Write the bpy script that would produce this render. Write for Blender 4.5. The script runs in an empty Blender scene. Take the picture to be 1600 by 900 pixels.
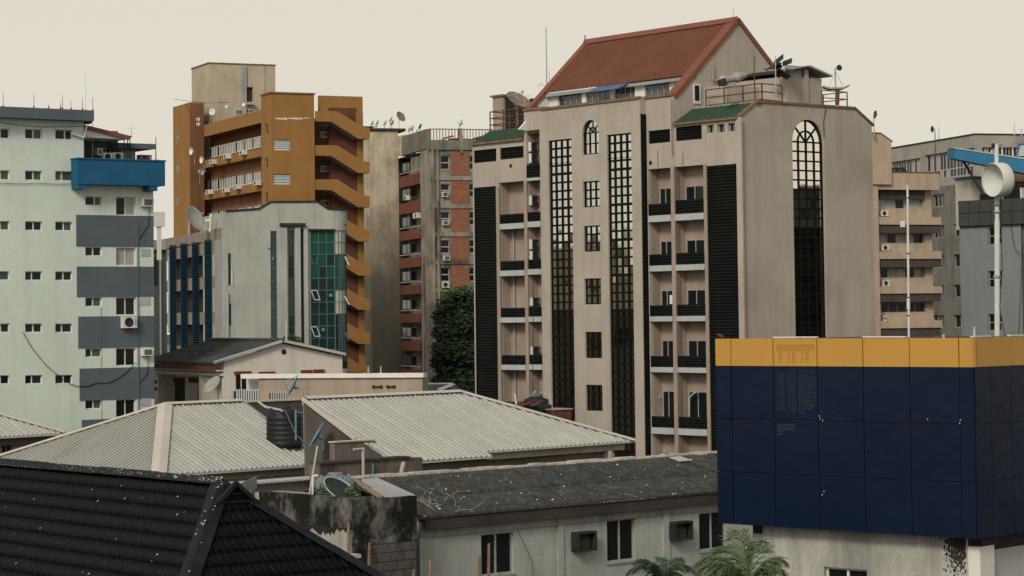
import bpy, math, random
from mathutils import Vector, Matrix
random.seed(7)
SC = bpy.context.scene
COL = SC.collection
# ---------------------------------------------------------------- camera
F = 3700.0; W, HH = 1600.0, 900.0
EYE = 15.0
PITCH = math.radians(2.65); ROLL = -0.0122
CY0 = 495 - F*math.tan(PITCH)           # principal row, the horizon lies near row 495
CAMM = Matrix.Rotation(math.radians(90)+PITCH, 3, 'X') @ Matrix.Rotation(ROLL, 3, 'Z')
CAM = Vector((0, 0, EYE))
cd = bpy.data.cameras.new('camera'); co = bpy.data.objects.new('camera', cd); COL.objects.link(co)
co.location = CAM; co.rotation_euler = CAMM.to_euler()
cd.sensor_width = 36; cd.lens = 36*F/W; cd.shift_y = (CY0-450)/W
cd.clip_start = 0.5; cd.clip_end = 6000
SC.camera = co
# ---------------------------------------------------------------- sky and sun
SUN_EL, SUN_AZ = math.radians(34), math.radians(203)   # azimuth clockwise from +Y: behind the viewer, to the left
wd = bpy.data.worlds.new('World'); SC.world = wd; wd.use_nodes = True
nt = wd.node_tree; nt.nodes.clear()
sky = nt.nodes.new('ShaderNodeTexSky'); sky.sky_type = 'NISHITA'; sky.sun_disc = False
sky.sun_elevation = SUN_EL; sky.sun_rotation = SUN_AZ
sky.air_density = 1.0; sky.dust_density = 6.0; sky.ozone_density = 1.0
hs = nt.nodes.new('ShaderNodeHueSaturation'); hs.inputs['Saturation'].default_value = 0.25
mx = nt.nodes.new('ShaderNodeMix'); mx.data_type = 'RGBA'; 
tc = nt.nodes.new('ShaderNodeTexCoord'); sp = nt.nodes.new('ShaderNodeSeparateXYZ'); mr = nt.nodes.new('ShaderNodeMapRange')
mr.interpolation_type = 'SMOOTHSTEP'; mr.inputs[1].default_value = 0.0; mr.inputs[2].default_value = 0.9; mr.inputs[3].default_value = 0.93; mr.inputs[4].default_value = 0.15   # haze veil thins towards the zenith
nt.links.new(tc.outputs['Generated'], sp.inputs[0]); nt.links.new(sp.outputs[2], mr.inputs[0]); nt.links.new(mr.outputs[0], mx.inputs[0])
mx.inputs[7].default_value = (8.5, 8.0, 6.9, 1)     # even overcast veil
bg = nt.nodes.new('ShaderNodeBackground'); bg.inputs[1].default_value = 0.095
wo = nt.nodes.new('ShaderNodeOutputWorld')
nt.links.new(sky.outputs[0], hs.inputs['Color']); nt.links.new(hs.outputs[0], mx.inputs[6])
nt.links.new(mx.outputs[2], bg.inputs[0]); nt.links.new(bg.outputs[0], wo.inputs[0])
sl = bpy.data.lights.new('sun', 'SUN'); sl.energy = 1.65; sl.angle = math.radians(12); sl.color = (1.0, 0.90, 0.76)
so = bpy.data.objects.new('sun', sl); COL.objects.link(so)
sd = Vector((math.sin(SUN_AZ)*math.cos(SUN_EL), math.cos(SUN_AZ)*math.cos(SUN_EL), math.sin(SUN_EL)))
so.rotation_euler = sd.to_track_quat('Z', 'Y').to_euler(); so.location = (0, 0, 80)
SC.view_settings.view_transform = 'Standard'; SC.view_settings.look = 'None'
SC.view_settings.exposure = 0.0; SC.view_settings.gamma = 1.0

# ---------------------------------------------------------------- measuring helpers
def ray(px, py):
    return (CAMM @ Vector(((px-W/2)/F, -(py-CY0)/F, -1))).normalized()
def P(px, py, D):
    r = ray(px, py); return CAM + r*(D/r.y)
def PZ(px, py, z):
    r = ray(px, py); return CAM + r*((z-CAM.z)/r.z)
def hdir(vp):
    return Vector(((vp-W/2)/F, 1, 0)).normalized()
def perp(vp):
    return W/2 - F*F/(vp-W/2)
def hit(px, py, O, N):
    r = ray(px, py); return CAM + r*((O-CAM).dot(N)/r.dot(N))
class Fr:
    """a vertical face: origin O, horizontal run U, outward normal N"""
    def __init__(s, O, U, N=None):
        s.O = O.copy(); s.U = U.normalized()
        if N is None:
            N = Vector((-U.y, U.x, 0))
            if N.dot(O-CAM) > 0: N = -N
        s.N = N.normalized(); s.ang = math.atan2(s.U.y, s.U.x)
    def at(s, px, py, n=0.0):
        p = hit(px, py, s.O+s.N*n, s.N); return (p-s.O).dot(s.U), p.z
    def pt(s, u, n, z):
        p = s.O + s.U*u + s.N*n; return Vector((p.x, p.y, z))
    def us(s, py, *xs, n=0.0): return [s.at(x, py, n)[0] for x in xs]
    def zs(s, px, *ys, n=0.0): return [s.at(px, y, n)[1] for y in ys]
    def rc(s, x0, y0, x1, y1, n=0.0):
        ym = (y0+y1)/2; xm = (x0+x1)/2
        a, b = s.at(x0, ym, n)[0], s.at(x1, ym, n)[0]; c, d = s.at(xm, y0, n)[1], s.at(xm, y1, n)[1]
        return min(a, b), max(a, b), min(c, d), max(c, d)
    def side(s, u, n=0.0, out=1):
        """frame of the face that turns the corner at u; its run goes inward (-N)"""
        return Fr(s.pt(u, n, 0), -s.N, s.U*out)
def face_at(px, py, D, vp):
    O = P(px, py, D); O.z = 0; return Fr(O, hdir(vp))

# ---------------------------------------------------------------- mesh helpers
BASE = {}
CUBEF = [(0,1,2,3),(7,6,5,4),(0,4,5,1),(1,5,6,2),(2,6,7,3),(3,7,4,0)]
class MB:
    def __init__(s): s.v = []; s.f = []; s.sm = []
    def add(s, vs, fs, smooth=False):
        o = len(s.v); s.v += [Vector(v) for v in vs]; s.f += [tuple(i+o for i in f) for f in fs]; s.sm += [smooth]*len(fs)
    def quad(s, *p): s.add(p, [tuple(range(len(p)))])
    def box(s, fr, u0, u1, n0, n1, z0, z1):
        s.add([fr.pt(u0,n0,z0), fr.pt(u1,n0,z0), fr.pt(u1,n1,z0), fr.pt(u0,n1,z0),
               fr.pt(u0,n0,z1), fr.pt(u1,n0,z1), fr.pt(u1,n1,z1), fr.pt(u0,n1,z1)], CUBEF)
    def prism(s, poly, off):
        n = len(poly); off = Vector(off)
        s.add(list(poly)+[p+off for p in poly], [tuple(range(n)), tuple(range(2*n-1, n-1, -1))]+[(i, (i+1)%n, (i+1)%n+n, i+n) for i in range(n)])
    def tube(s, p0, p1, r, seg=6, r1=None, smooth=True):
        p0, p1 = Vector(p0), Vector(p1); d = (p1-p0).normalized(); r1 = r if r1 is None else r1
        a = d.orthogonal().normalized(); b = d.cross(a)
        vs = []
        for k in range(seg):
            t = 2*math.pi*k/seg; e = a*math.cos(t)+b*math.sin(t); vs += [p0+e*r, p1+e*r1]
        fs = [(2*k, 2*((k+1)%seg), 2*((k+1)%seg)+1, 2*k+1) for k in range(seg)]
        s.add(vs, fs, smooth); s.add([vs[2*k] for k in range(seg)], [tuple(range(seg))]); s.add([vs[2*k+1] for k in range(seg)], [tuple(range(seg))])
    def path(s, pts, r, seg=5):
        for a, b in zip(pts, pts[1:]): s.tube(a, b, r, seg)
    def lathe(s, c, axis, prof, seg=20, smooth=True, arc=None):
        c = Vector(c); axis = Vector(axis).normalized(); a = axis.orthogonal().normalized(); b = axis.cross(a)
        vs = []; n = len(prof)
        for k in range(seg):
            t = 2*math.pi*k/seg; e = a*math.cos(t)+b*math.sin(t)
            vs += [c+e*r+axis*h for r, h in prof]
        fs = []
        for k in range(seg):
            k2 = (k+1) % seg
            for i in range(n-1): fs.append((k*n+i, k2*n+i, k2*n+i+1, k*n+i+1))
        s.add(vs, fs, smooth)
    def build(s, name, mat, parent=None, base=None):
        me = bpy.data.meshes.new(name)
        b = BASE[parent.name] if parent is not None else (Vector(base) if base is not None else Vector((0,0,0)))
        me.from_pydata([tuple(v-b) for v in s.v], [], s.f); me.polygons.foreach_set('use_smooth', s.sm)
        me.materials.append(mat); me.update()
        o = bpy.data.objects.new(name, me); COL.objects.link(o)
        if parent is not None: o.parent = parent
        else: o.location = b
        BASE[o.name] = b
        return o
def tag(o, label, cat, group=None, kind=None):
    o['label'] = label; o['category'] = cat
    if group: o['group'] = group
    if kind: o['kind'] = kind
    return o
def thing(name, label, cat, loc, group=None):
    o = bpy.data.objects.new(name, None); COL.objects.link(o); o.location = loc; o.empty_display_size = .3
    BASE[o.name] = Vector(loc); return tag(o, label, cat, group)
UNIT = {}
def piece(name, mat, parent, fr, u0, u1, n0, n1, z0, z1, tilt=(0,0), kind=None):
    """one box-shaped piece; alike pieces share one mesh"""
    key = (name, mat.name)
    if key not in UNIT:
        me = bpy.data.meshes.new(name); vs = [(x,y,z) for z in (-.5,.5) for x,y in ((-.5,-.5),(.5,-.5),(.5,.5),(-.5,.5))]
        me.from_pydata(vs, [], CUBEF); me.materials.append(mat); UNIT[key] = me
    o = bpy.data.objects.new(name, UNIT[key]); COL.objects.link(o)
    c = fr.pt((u0+u1)/2, (n0+n1)/2, (z0+z1)/2); b = BASE[parent.name]
    o.parent = parent; o.location = c-b; o.rotation_euler = (tilt[0], tilt[1], fr.ang) if tilt == (0,0) else (Matrix.Rotation(fr.ang,3,'Z')@Matrix.Rotation(tilt[0],3,'X')@Matrix.Rotation(tilt[1],3,'Z')).to_euler()
    o.scale = (abs(u1-u0), abs(n1-n0), abs(z1-z0)); BASE[o.name] = b
    return o
def wall(mb, fr, u0, u1, z0, z1, holes, depth=.2, n=0.0, skirt=0.0):
    """wall sheet with real openings and reveals"""
    hs = [(max(a,u0),min(b,u1),max(c,z0),min(d,z1)) for a,b,c,d in holes if b>u0 and a<u1 and d>z0 and c<z1]
    U = sorted({round(x,4) for x in [u0,u1]+[h[0] for h in hs]+[h[1] for h in hs]})
    Z = sorted({round(x,4) for x in [z0,z1]+[h[2] for h in hs]+[h[3] for h in hs]})
    for i in range(len(U)-1):
        run = None
        for j in range(len(Z)-1):
            um, zm = (U[i]+U[i+1])/2, (Z[j]+Z[j+1])/2
            inside = any(a<um<b and c<zm<d for a,b,c,d in hs)
            if not inside:
                if run is None: run = Z[j]
            if (inside or j == len(Z)-2) and run is not None:
                top = Z[j] if inside else Z[j+1]
                mb.quad(fr.pt(U[i],n,run), fr.pt(U[i+1],n,run), fr.pt(U[i+1],n,top), fr.pt(U[i],n,top)); run = None
    for a,b,c,d in hs:
        m = n-depth
        mb.quad(fr.pt(a,n,c), fr.pt(a,m,c), fr.pt(a,m,d), fr.pt(a,n,d)); mb.quad(fr.pt(b,n,c), fr.pt(b,m,c), fr.pt(b,m,d), fr.pt(b,n,d))
        mb.quad(fr.pt(a,n,c), fr.pt(b,n,c), fr.pt(b,m,c), fr.pt(a,m,c)); mb.quad(fr.pt(a,n,d), fr.pt(b,n,d), fr.pt(b,m,d), fr.pt(a,m,d))
    if skirt:
        m = n-skirt
        for a in (u0,u1): mb.quad(fr.pt(a,n,z0), fr.pt(a,m,z0), fr.pt(a,m,z1), fr.pt(a,n,z1))
        mb.quad(fr.pt(u0,n,z1), fr.pt(u1,n,z1), fr.pt(u1,m,z1), fr.pt(u0,m,z1))
def window(root, fr, r, n, cols, rows, mf, mp, fw=.06, bw=.045, tilt=.006, panes=True, sill=None, fd=.05, us=None, zs=None):
    """window part (frame and bars) with its panes as sub-parts; n is the depth of the frame's face"""
    u0,u1,z0,z1 = r; m = MB()
    us = us or [u0+(u1-u0)*i/cols for i in range(cols+1)]; zs = zs or [z0+(z1-z0)*i/rows for i in range(rows+1)]
    m.box(fr,u0,u0+fw,n-fd,n,z0,z1); m.box(fr,u1-fw,u1,n-fd,n,z0,z1)
    m.box(fr,u0+fw,u1-fw,n-fd,n,z0,z0+fw); m.box(fr,u0+fw,u1-fw,n-fd,n,z1-fw,z1)
    for u in us[1:-1]: m.box(fr,u-bw/2,u+bw/2,n-fd,n-.004,z0+fw,z1-fw)
    for z in zs[1:-1]: m.box(fr,u0+fw,u1-fw,n-fd,n-.008,z-bw/2,z+bw/2)
    w = m.build('window', mf, root)
    if panes:
        for i in range(len(us)-1):
            for j in range(len(zs)-1):
                mm = mp(i,j) if callable(mp) else mp
                piece('pane', mm, w, fr, us[i]+.01, us[i+1]-.01, n-fd-.02, n-fd+.012, zs[j]+.01, zs[j+1]-.01,
                      (random.uniform(-tilt,tilt), random.uniform(-tilt,tilt)))
    else:
        b = MB(); b.box(fr,u0,u1,n-fd-.02,n-fd+.005,z0,z1); b.build('pane', mp, w)
    if sill:
        s_ = MB(); s_.box(fr,u0-.06,u1+.06,n-.02,sill,z0-.08,z0-.003); s_.build('sill', mf, w)
    return w
def louvers(root, fr, r, n, mat, pitch=.18, name='louver_panel', d=.07, back=None):
    """louvre grille: slats as real tilted blades"""
    u0,u1,z0,z1 = r; m = MB(); k = max(1, int((z1-z0)/pitch)); p = (z1-z0)/k
    m.box(fr,u0,u1,n-d-.06,n-d-.02,z0,z1)
    for i in range(k):
        z = z0+i*p
        m.add([fr.pt(u0,n,z+.01), fr.pt(u1,n,z+.01), fr.pt(u1,n-d,z+p*.75), fr.pt(u0,n-d,z+p*.75),
               fr.pt(u0,n,z+.04), fr.pt(u1,n,z+.04), fr.pt(u1,n-d,z+p*.75+.03), fr.pt(u0,n-d,z+p*.75+.03)], CUBEF)
    for u in (u0, u1-.05): m.box(fr,u,u+.05,n-d,n+.01,z0,z1)
    return m.build(name, mat, root)

# ---------------------------------------------------------------- roof sheeting
def ribbed(poly, down, pitch, prof, sheet, name, mat, parent, rows=None, rise=0.0, jit=0.0, smooth=False, lap=None):
    """corrugated sheets over a convex planar polygon, each sheet an object; down = direction down the slope"""
    O = poly[0]; nrm = (poly[1]-poly[0]).cross(poly[2]-poly[0]).normalized()
    if nrm.z < 0: nrm = -nrm
    T = (down-nrm*down.dot(nrm)).normalized(); S = T.cross(nrm).normalized()
    pl = [((p-O).dot(S), (p-O).dot(T)) for p in poly]
    s0, s1 = min(p[0] for p in pl), max(p[0] for p in pl); t0, t1 = min(p[1] for p in pl), max(p[1] for p in pl)
    def trange(s):
        ts = []
        for (a,b),(c,d) in zip(pl, pl[1:]+pl[:1]):
            if abs(a-c) < 1e-9:
                if abs(s-a) < 1e-6: ts += [b,d]
            elif min(a,c)-1e-7 <= s <= max(a,c)+1e-7: ts.append(b+(d-b)*(s-a)/(c-a))
        return (min(ts), max(ts)) if ts else None
    def h(s):
        q = (s-s0)/pitch % 1.0
        for (a,ha),(b,hb) in zip(prof, prof[1:]):
            if a <= q <= b: return ha+(hb-ha)*(q-a)/max(b-a,1e-6)
        return prof[-1][1]
    bands = [(t0,t1)] if not rows else [(t0+i*rows, min(t0+(i+1)*rows, t1)) for i in range(int(math.ceil((t1-t0)/rows)))]
    out = []; nsh = int(math.ceil((s1-s0)/sheet))
    for (ta,tb) in bands:
        for k in range(nsh):
            a, b = s0+k*sheet, min(s0+(k+1)*sheet, s1)
            ss = {a, b} | {p[0] for p in pl if a < p[0] < b}
            i0 = int((a-s0)/pitch)
            for i in range(i0, int((b-s0)/pitch)+2):
                for q,_ in prof:
                    s = s0+(i+q)*pitch
                    if a < s < b: ss.add(s)
            ss = sorted(ss); lift = random.uniform(0,jit)
            vs = []; fs = []
            for s in ss:
                tr = trange(s)
                if tr is None: tr = (ta,ta)
                lo, hi = max(ta,tr[0]), min(tb,tr[1])
                if hi < lo: hi = lo = max(min(lo,tr[1]),tr[0])
                for t in (lo, hi, hi):
                    f = (t-ta)/max(tb-ta,1e-6)
                    z = h(s)+rise*f+lift
                    vs.append(O+S*s+T*t+nrm*z)
                vs[-1] = vs[-1]-nrm*(rise+.02)
            for i in range(len(ss)-1):
                j = 3*i
                if (vs[j]-vs[j+1]).length > 1e-4 or (vs[j+3]-vs[j+4]).length > 1e-4:
                    fs += [(j,j+3,j+4,j+1), (j+1,j+4,j+5,j+2)]
            if fs:
                use = sorted({i for f in fs for i in f}); mp_ = {i:j for j,i in enumerate(use)}
                m = MB(); m.add([vs[i] for i in use], [tuple(mp_[i] for i in f) for f in fs], smooth); out.append(m.build(name, mat, parent))
    if lap:
        for k in range(1, nsh):
            s = s0+k*sheet+pitch*.27; tr = trange(s)
            if tr and tr[1]-tr[0] > .3:
                m = MB(); q = [O+S*(s+ds)+T*t+nrm*.07 for ds,t in ((-.03,tr[0]),(.03,tr[0]),(.03,tr[1]),(-.03,tr[1]))]; m.prism(q, -nrm*.02); m.build('lap_strip', lap, parent)
    return out
TRAP = [(0,0),(.02,-.07),(.14,-.07),(.18,.055),(.36,.055),(.44,0),(1,0)]  # slot at the rib foot is added so occlusion draws a dark line
SINE = [(i/6, .03*(1-math.cos(2*math.pi*i/6))) for i in range(7)]

# ---------------------------------------------------------------- materials
def M(name, col, rough=.85, var=.14, sc=.5, streak=0.0, grime=0.0, dirt=(.03,.03,.028), bump=.15, bsc=14., metal=0.0, spec=.12, specks=0.0, fine=.06, lump=0.0, gr=(.47,.66), gsc=.33, soot=None):
    m = bpy.data.materials.new(name); m.use_nodes = True; nt = m.node_tree; N = nt.nodes; L = nt.links
    b = N['Principled BSDF']; b.inputs['Roughness'].default_value = rough; b.inputs['Metallic'].default_value = metal
    b.inputs['Specular IOR Level'].default_value = spec
    g = N.new('ShaderNodeNewGeometry')
    def noise(scale, vec=(1,1,1), det=5, rg=.6):
        mp = N.new('ShaderNodeMapping'); mp.inputs['Scale'].default_value = vec; L.new(g.outputs['Position'], mp.inputs[0])
        n = N.new('ShaderNodeTexNoise'); n.inputs['Scale'].default_value = scale; n.inputs['Detail'].default_value = det; n.inputs['Roughness'].default_value = rg
        L.new(mp.outputs[0], n.inputs['Vector']); return n.outputs[0]
    def ramp(src, a, b_):
        r = N.new('ShaderNodeMapRange'); r.inputs[1].default_value = a; r.inputs[2].default_value = b_; L.new(src, r.inputs[0]); return r.outputs[0]
    def mix(fac, A, B):
        x = N.new('ShaderNodeMix'); x.data_type = 'RGBA'
        L.new(fac, x.inputs[0])
        for s_, i in ((A,6),(B,7)):
            if isinstance(s_, tuple): x.inputs[i].default_value = (*s_[:3],1)
            else: L.new(s_, x.inputs[i])
        return x.outputs[2]
    def mul(src, k):
        x = N.new('ShaderNodeMath'); x.operation = 'MULTIPLY'; L.new(src, x.inputs[0]); x.inputs[1].default_value = k; return x.outputs[0]
    c = tuple(col)
    lo = tuple(x*(1-var) for x in c); hi = tuple(min(1,x*(1+var)) for x in c)
    o = mix(ramp(noise(sc), .3, .7), lo, hi)
    if fine: o = mix(mul(ramp(noise(9.), .35, .75), fine*4), o, tuple(x*.62 for x in c))
    if streak: o = mix(mul(ramp(noise(1.5,(1,1,.09),6,.65), .5, .72), streak), o, dirt)
    if grime: o = mix(mul(ramp(noise(gsc,(1,1,.7),8,.72), gr[0], gr[1]), grime), o, dirt)
    if soot:      # ragged soot stain that starts between two heights
        sx = N.new('ShaderNodeSeparateXYZ'); L.new(g.outputs['Position'], sx.inputs[0])
        a = N.new('ShaderNodeMath'); a.operation = 'MULTIPLY_ADD'; L.new(noise(.35,(1,1,.5),6,.7), a.inputs[0]); a.inputs[1].default_value = soot[2]; L.new(sx.outputs[2], a.inputs[2])
        o = mix(mul(ramp(a.outputs[0], soot[1], soot[0]), soot[3]), o, dirt)
    if specks: o = mix(mul(ramp(noise(6.5,(1,1,1),2,.4), .735, .76), specks), o, (.7,.7,.66))
    L.new(o, b.inputs['Base Color'])
    if bump:
        bp = N.new('ShaderNodeBump'); bp.inputs['Strength'].default_value = bump; bp.inputs['Distance'].default_value = .03
        src = noise(bsc, det=4)
        if lump:
            a = N.new('ShaderNodeMath'); a.operation = 'MULTIPLY_ADD'; L.new(noise(.9, det=1), a.inputs[0]); a.inputs[1].default_value = lump; L.new(src, a.inputs[2]); src = a.outputs[0]
        L.new(src, bp.inputs['Height']); L.new(bp.outputs[0], b.inputs['Normal'])
    return m
def glass(name, col, rough=.04, metal=0.0, spec=.6, wav=.12, wsc=.8):
    return M(name, col, rough=rough, var=.1, sc=.4, bump=wav, bsc=wsc, metal=metal, spec=spec, fine=0)
mt = {}
mt['tan'] = M('tan_render', (.405,.365,.305), streak=.16, grime=.12, sc=.35, var=.09, bump=.3, bsc=5)
mt['tan_in'] = M('pink_tan_render', (.34,.275,.22), streak=.2, grime=.12)
mt['tan_trim'] = M('brown_coping', (.20,.125,.07), var=.3, sc=1.5)
mt['black'] = M('black_louvre_metal', (.008,.010,.009), rough=.6, var=.25, fine=.1, spec=.06)
mt['blackbar'] = M('black_bar', (.008,.009,.008), rough=.6, spec=.06, bump=0)
mt['greyled'] = M('grey_ledge', (.40,.43,.42), streak=.12, var=.1)
mt['green'] = M('green_sheet', (.034,.068,.042), rough=.6, var=.25, sc=.9, grime=.25)
mt['redroof'] = M('red_roof_paint', (.140,.056,.034), rough=.65, var=.13, sc=.7, streak=.06)
mt['redtrim'] = M('red_barge_board', (.20,.080,.052), rough=.6, var=.12)
mt['mirror'] = glass('mirror_glass', (.66,.67,.61), metal=1.0, rough=.05, wav=.10, wsc=.55)
mt['darkmirror'] = glass('dim_reflection_glass', (.19,.19,.175), metal=1.0, rough=.06, wav=.10, wsc=.55)  # dimmed mirror copy for lower panes, dark reflections put into its colour
mt['darkglass'] = glass('dark_glass', (.010,.012,.012), spec=.22, rough=.08)
mt['curtain'] = M('curtain_behind_glass', (.30,.30,.27), rough=.3, var=.2, sc=2, spec=.5, bump=0)
mt['whiteframe'] = M('white_frame', (.62,.62,.58), rough=.5, var=.08, fine=.03)
mt['greyframe'] = M('grey_frame', (.30,.32,.32), rough=.5, var=.1)
mt['white'] = M('white_render', (.70,.68,.62), streak=.12, var=.06)
mt['acwhite'] = M('ac_casing', (.62,.62,.57), rough=.5, var=.08, streak=.12)
mt['acdark'] = M('ac_grille', (.03,.03,.03), rough=.6, bump=0)
mt['concrete'] = M('grey_concrete', (.33,.33,.31), streak=.2, grime=.25)
mt['steel'] = M('galvanised_steel', (.42,.43,.42), rough=.45, metal=.5, var=.15)
mt['rust'] = M('rusty_steel', (.14,.065,.045), rough=.8, var=.35, sc=3)
mt['dish'] = M('dish_white', (.66,.66,.61), rough=.4, var=.05, fine=.03)
mt['dishbrown'] = M('dish_bronze', (.24,.19,.14), rough=.6, var=.3, sc=2)
mt['dishdark'] = M('dish_dark', (.03,.035,.035), rough=.5)
mt['blue'] = M('blue_paint', (.018,.105,.20), rough=.7, var=.12, streak=.08)
mt['dirtwhite'] = M('dull_white_frame', (.42,.42,.39), rough=.6, var=.1)
mt['cable'] = M('black_cable', (.02,.02,.02), bump=0)

# ---------------------------------------------------------------- small kit
def dish(name, label, c, d, r, mat, foot, group=None, deep=.22, arm=True, meshy=False, cat='satellite dish', mast=.04):
    """satellite dish: reflector shell, ribs, feed arm, feed horn, mount, mast"""
    c = Vector(c); d = Vector(d).normalized(); foot = Vector(foot)
    t = thing(name, label, cat, foot, group)
    prof = [(r*k/8, r*deep*(k/8)**2) for k in range(9)]
    back = [(r*1.0, r*deep-.015), (r*.5, r*deep*.25-.03), (.02, -.03)]
    m = MB(); m.lathe(c, d, prof+[(r*1.02, r*deep)]+back, 28); m.build('reflector', mat, t)
    if arm:
        a = MB(); f = c+d*r*.95; side = d.orthogonal().normalized()
        for k in range(3):
            q = Matrix.Rotation(2*math.pi*k/3+.5, 3, d) @ side
            a.tube(c+q*r*.92+d*r*deep, f, r*.018+.006, 4)
        a.build('feed_arm', mt['steel'], t)
        h = MB(); h.lathe(f-d*.02, d, [(.001,0),(r*.07,0),(r*.09,r*.16),(.001,r*.16)], 8); h.build('feed_horn', mt['greyframe'], t)
    k = MB(); k.tube(c-d*.03, c-d*(r*.22+.05), r*.12+.02, 8); k.build('mount', mt['steel'], t)
    q = c-d*(r*.22+.05); p = MB(); p.tube(foot, Vector((foot.x,foot.y,q.z-.0)), mast, 8)
    if (Vector((foot.x,foot.y,q.z))-q).length > .03: p.tube(Vector((foot.x,foot.y,q.z)), q, mast*.8, 6)
    p.build('mast', mt['steel'], t); return t
def ac(fr, r, n, depth, label, kind='split', group='air conditioners on the house fronts', mat=None, back=None):
    """outdoor air conditioner: casing, fan grille, blades/slots, bracket; n = its back plane"""
    u0,u1,z0,z1 = r; t = thing('air_conditioner', label, 'air conditioner', fr.pt((u0+u1)/2, n, z0), group)
    deep = kind == 'deep'
    m = MB(); m.box(fr,u0,u1,n,n+depth,z0,z1); m.build('casing', mt['dishdark'] if deep else (mat or mt['acwhite']), t)
    if deep: m = MB(); m.box(fr,u0-.06,u0-.003,n,n+depth,z0,z1); m.build('front_panel', mt['acwhite'], t); kind = 'split'
    w, h = u1-u0, z1-z0
    if kind == 'split':
        rr = min(w,h)*.38; c = fr.pt(u0+w*.42, n+depth, (z0+z1)/2)
        g = MB(); g.lathe(c, fr.N, [(.001,.004),(rr*.85,.004),(rr,.03),(rr*1.1,.004)], 16); g.build('fan_grille', mt['acdark'], t)
        s = MB(); s.box(fr,u0+w*.84,u1-w*.05,n+depth,n+depth+.01,z0+h*.2,z0+h*.8); s.build('service_panel', mt['greyframe'], t)
    else:
        g = MB(); g.box(fr,u0+w*.15,u1-w*.12,n+depth,n+depth+.012,z0+h*.14,z1-h*.14)
        g.build('grille', mt['acdark'], t)
        s = MB()
        for k in range(5): zz = z0+h*(.2+.13*k); s.box(fr,u0+w*.17,u1-w*.14,n+depth+.012,n+depth+.03,zz,zz+.018)
        s.build('slat', mt['greyframe'], t)
    b = MB()
    for u in (u0+w*.15, u1-w*.15): b.box(fr,u-.02,u+.02,n,n+depth*.95,z0-.045,z0-.004)
    b.build('bracket', mt['steel'], t); return t
def railing(root, pts, h, mat, rails=3, step=1.4, r=.03, name='railing'):
    """posts (each its own piece of the railing) and long rails"""
    m = MB()
    for a, b in zip(pts, pts[1:]):
        for k in range(rails):
            z = h*(k+1)/rails; m.tube(a+Vector((0,0,z)), b+Vector((0,0,z)), r, 5)
    w = m.build(name, mat, root)
    for a, b in zip(pts, pts[1:]):
        n = max(1, int(round((b-a).length/step)))
        for i in range(n+1):
            q = a+(b-a)*i/n; p = MB(); p.tube(q, q+Vector((0,0,h)), r*1.25, 5); p.build('post', mat, w)
    return w
def mast(label, px, y0, y1, D, r=.03, group=None, name='antenna_mast', mat=None, cross=0, cat='antenna'):
    a, b = P(px, y1, D), P(px, y0, D); a.x = b.x = (a.x+b.x)/2; b.y = a.y
    t = thing(name, label, cat, a, group)
    m = MB(); m.tube(a, b, r, 6, r*.6); m.build('pole', mat or mt['steel'], t)
    m = MB(); m.lathe(a, (0,0,1), [(.001,0),(r*2.5,0),(r*2.5,.06),(r,.12)], 8); m.build('foot', mat or mt['steel'], t)
    for k in range(cross):
        q = b-Vector((0,0,.1+.16*k)); m = MB(); m.tube(q-Vector((.35-.05*k,.1,0)), q+Vector((.35-.05*k,-.1,0)), r*.5, 4); m.build('element', mat or mt['steel'], t)
    return t
def wire(label, pts, r=.02, sag=0, cat='cable', group='loose cables'):
    m = MB(); q = []
    for a, b in zip(pts, pts[1:]):
        for i in range(8):
            f = i/8; q.append(a.lerp(b, f)-Vector((0,0,sag*4*f*(1-f))))
    q.append(pts[-1]); m.path(q, r, 4); return tag(m.build('cable', mt['cable'], None, pts[0]), label, cat, group)
# ---------------------------------------------------------------- ground
g = MB(); g.quad(Vector((-900,-200,0)), Vector((900,-200,0)), Vector((900,2600,0)), Vector((-900,2600,0)))
o = g.build('ground', M('ground_dust', (.075,.068,.058), sc=.05, var=.3, grime=.3)); o['kind'] = 'structure'; o['label'] = 'dusty ground between the buildings'
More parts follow.
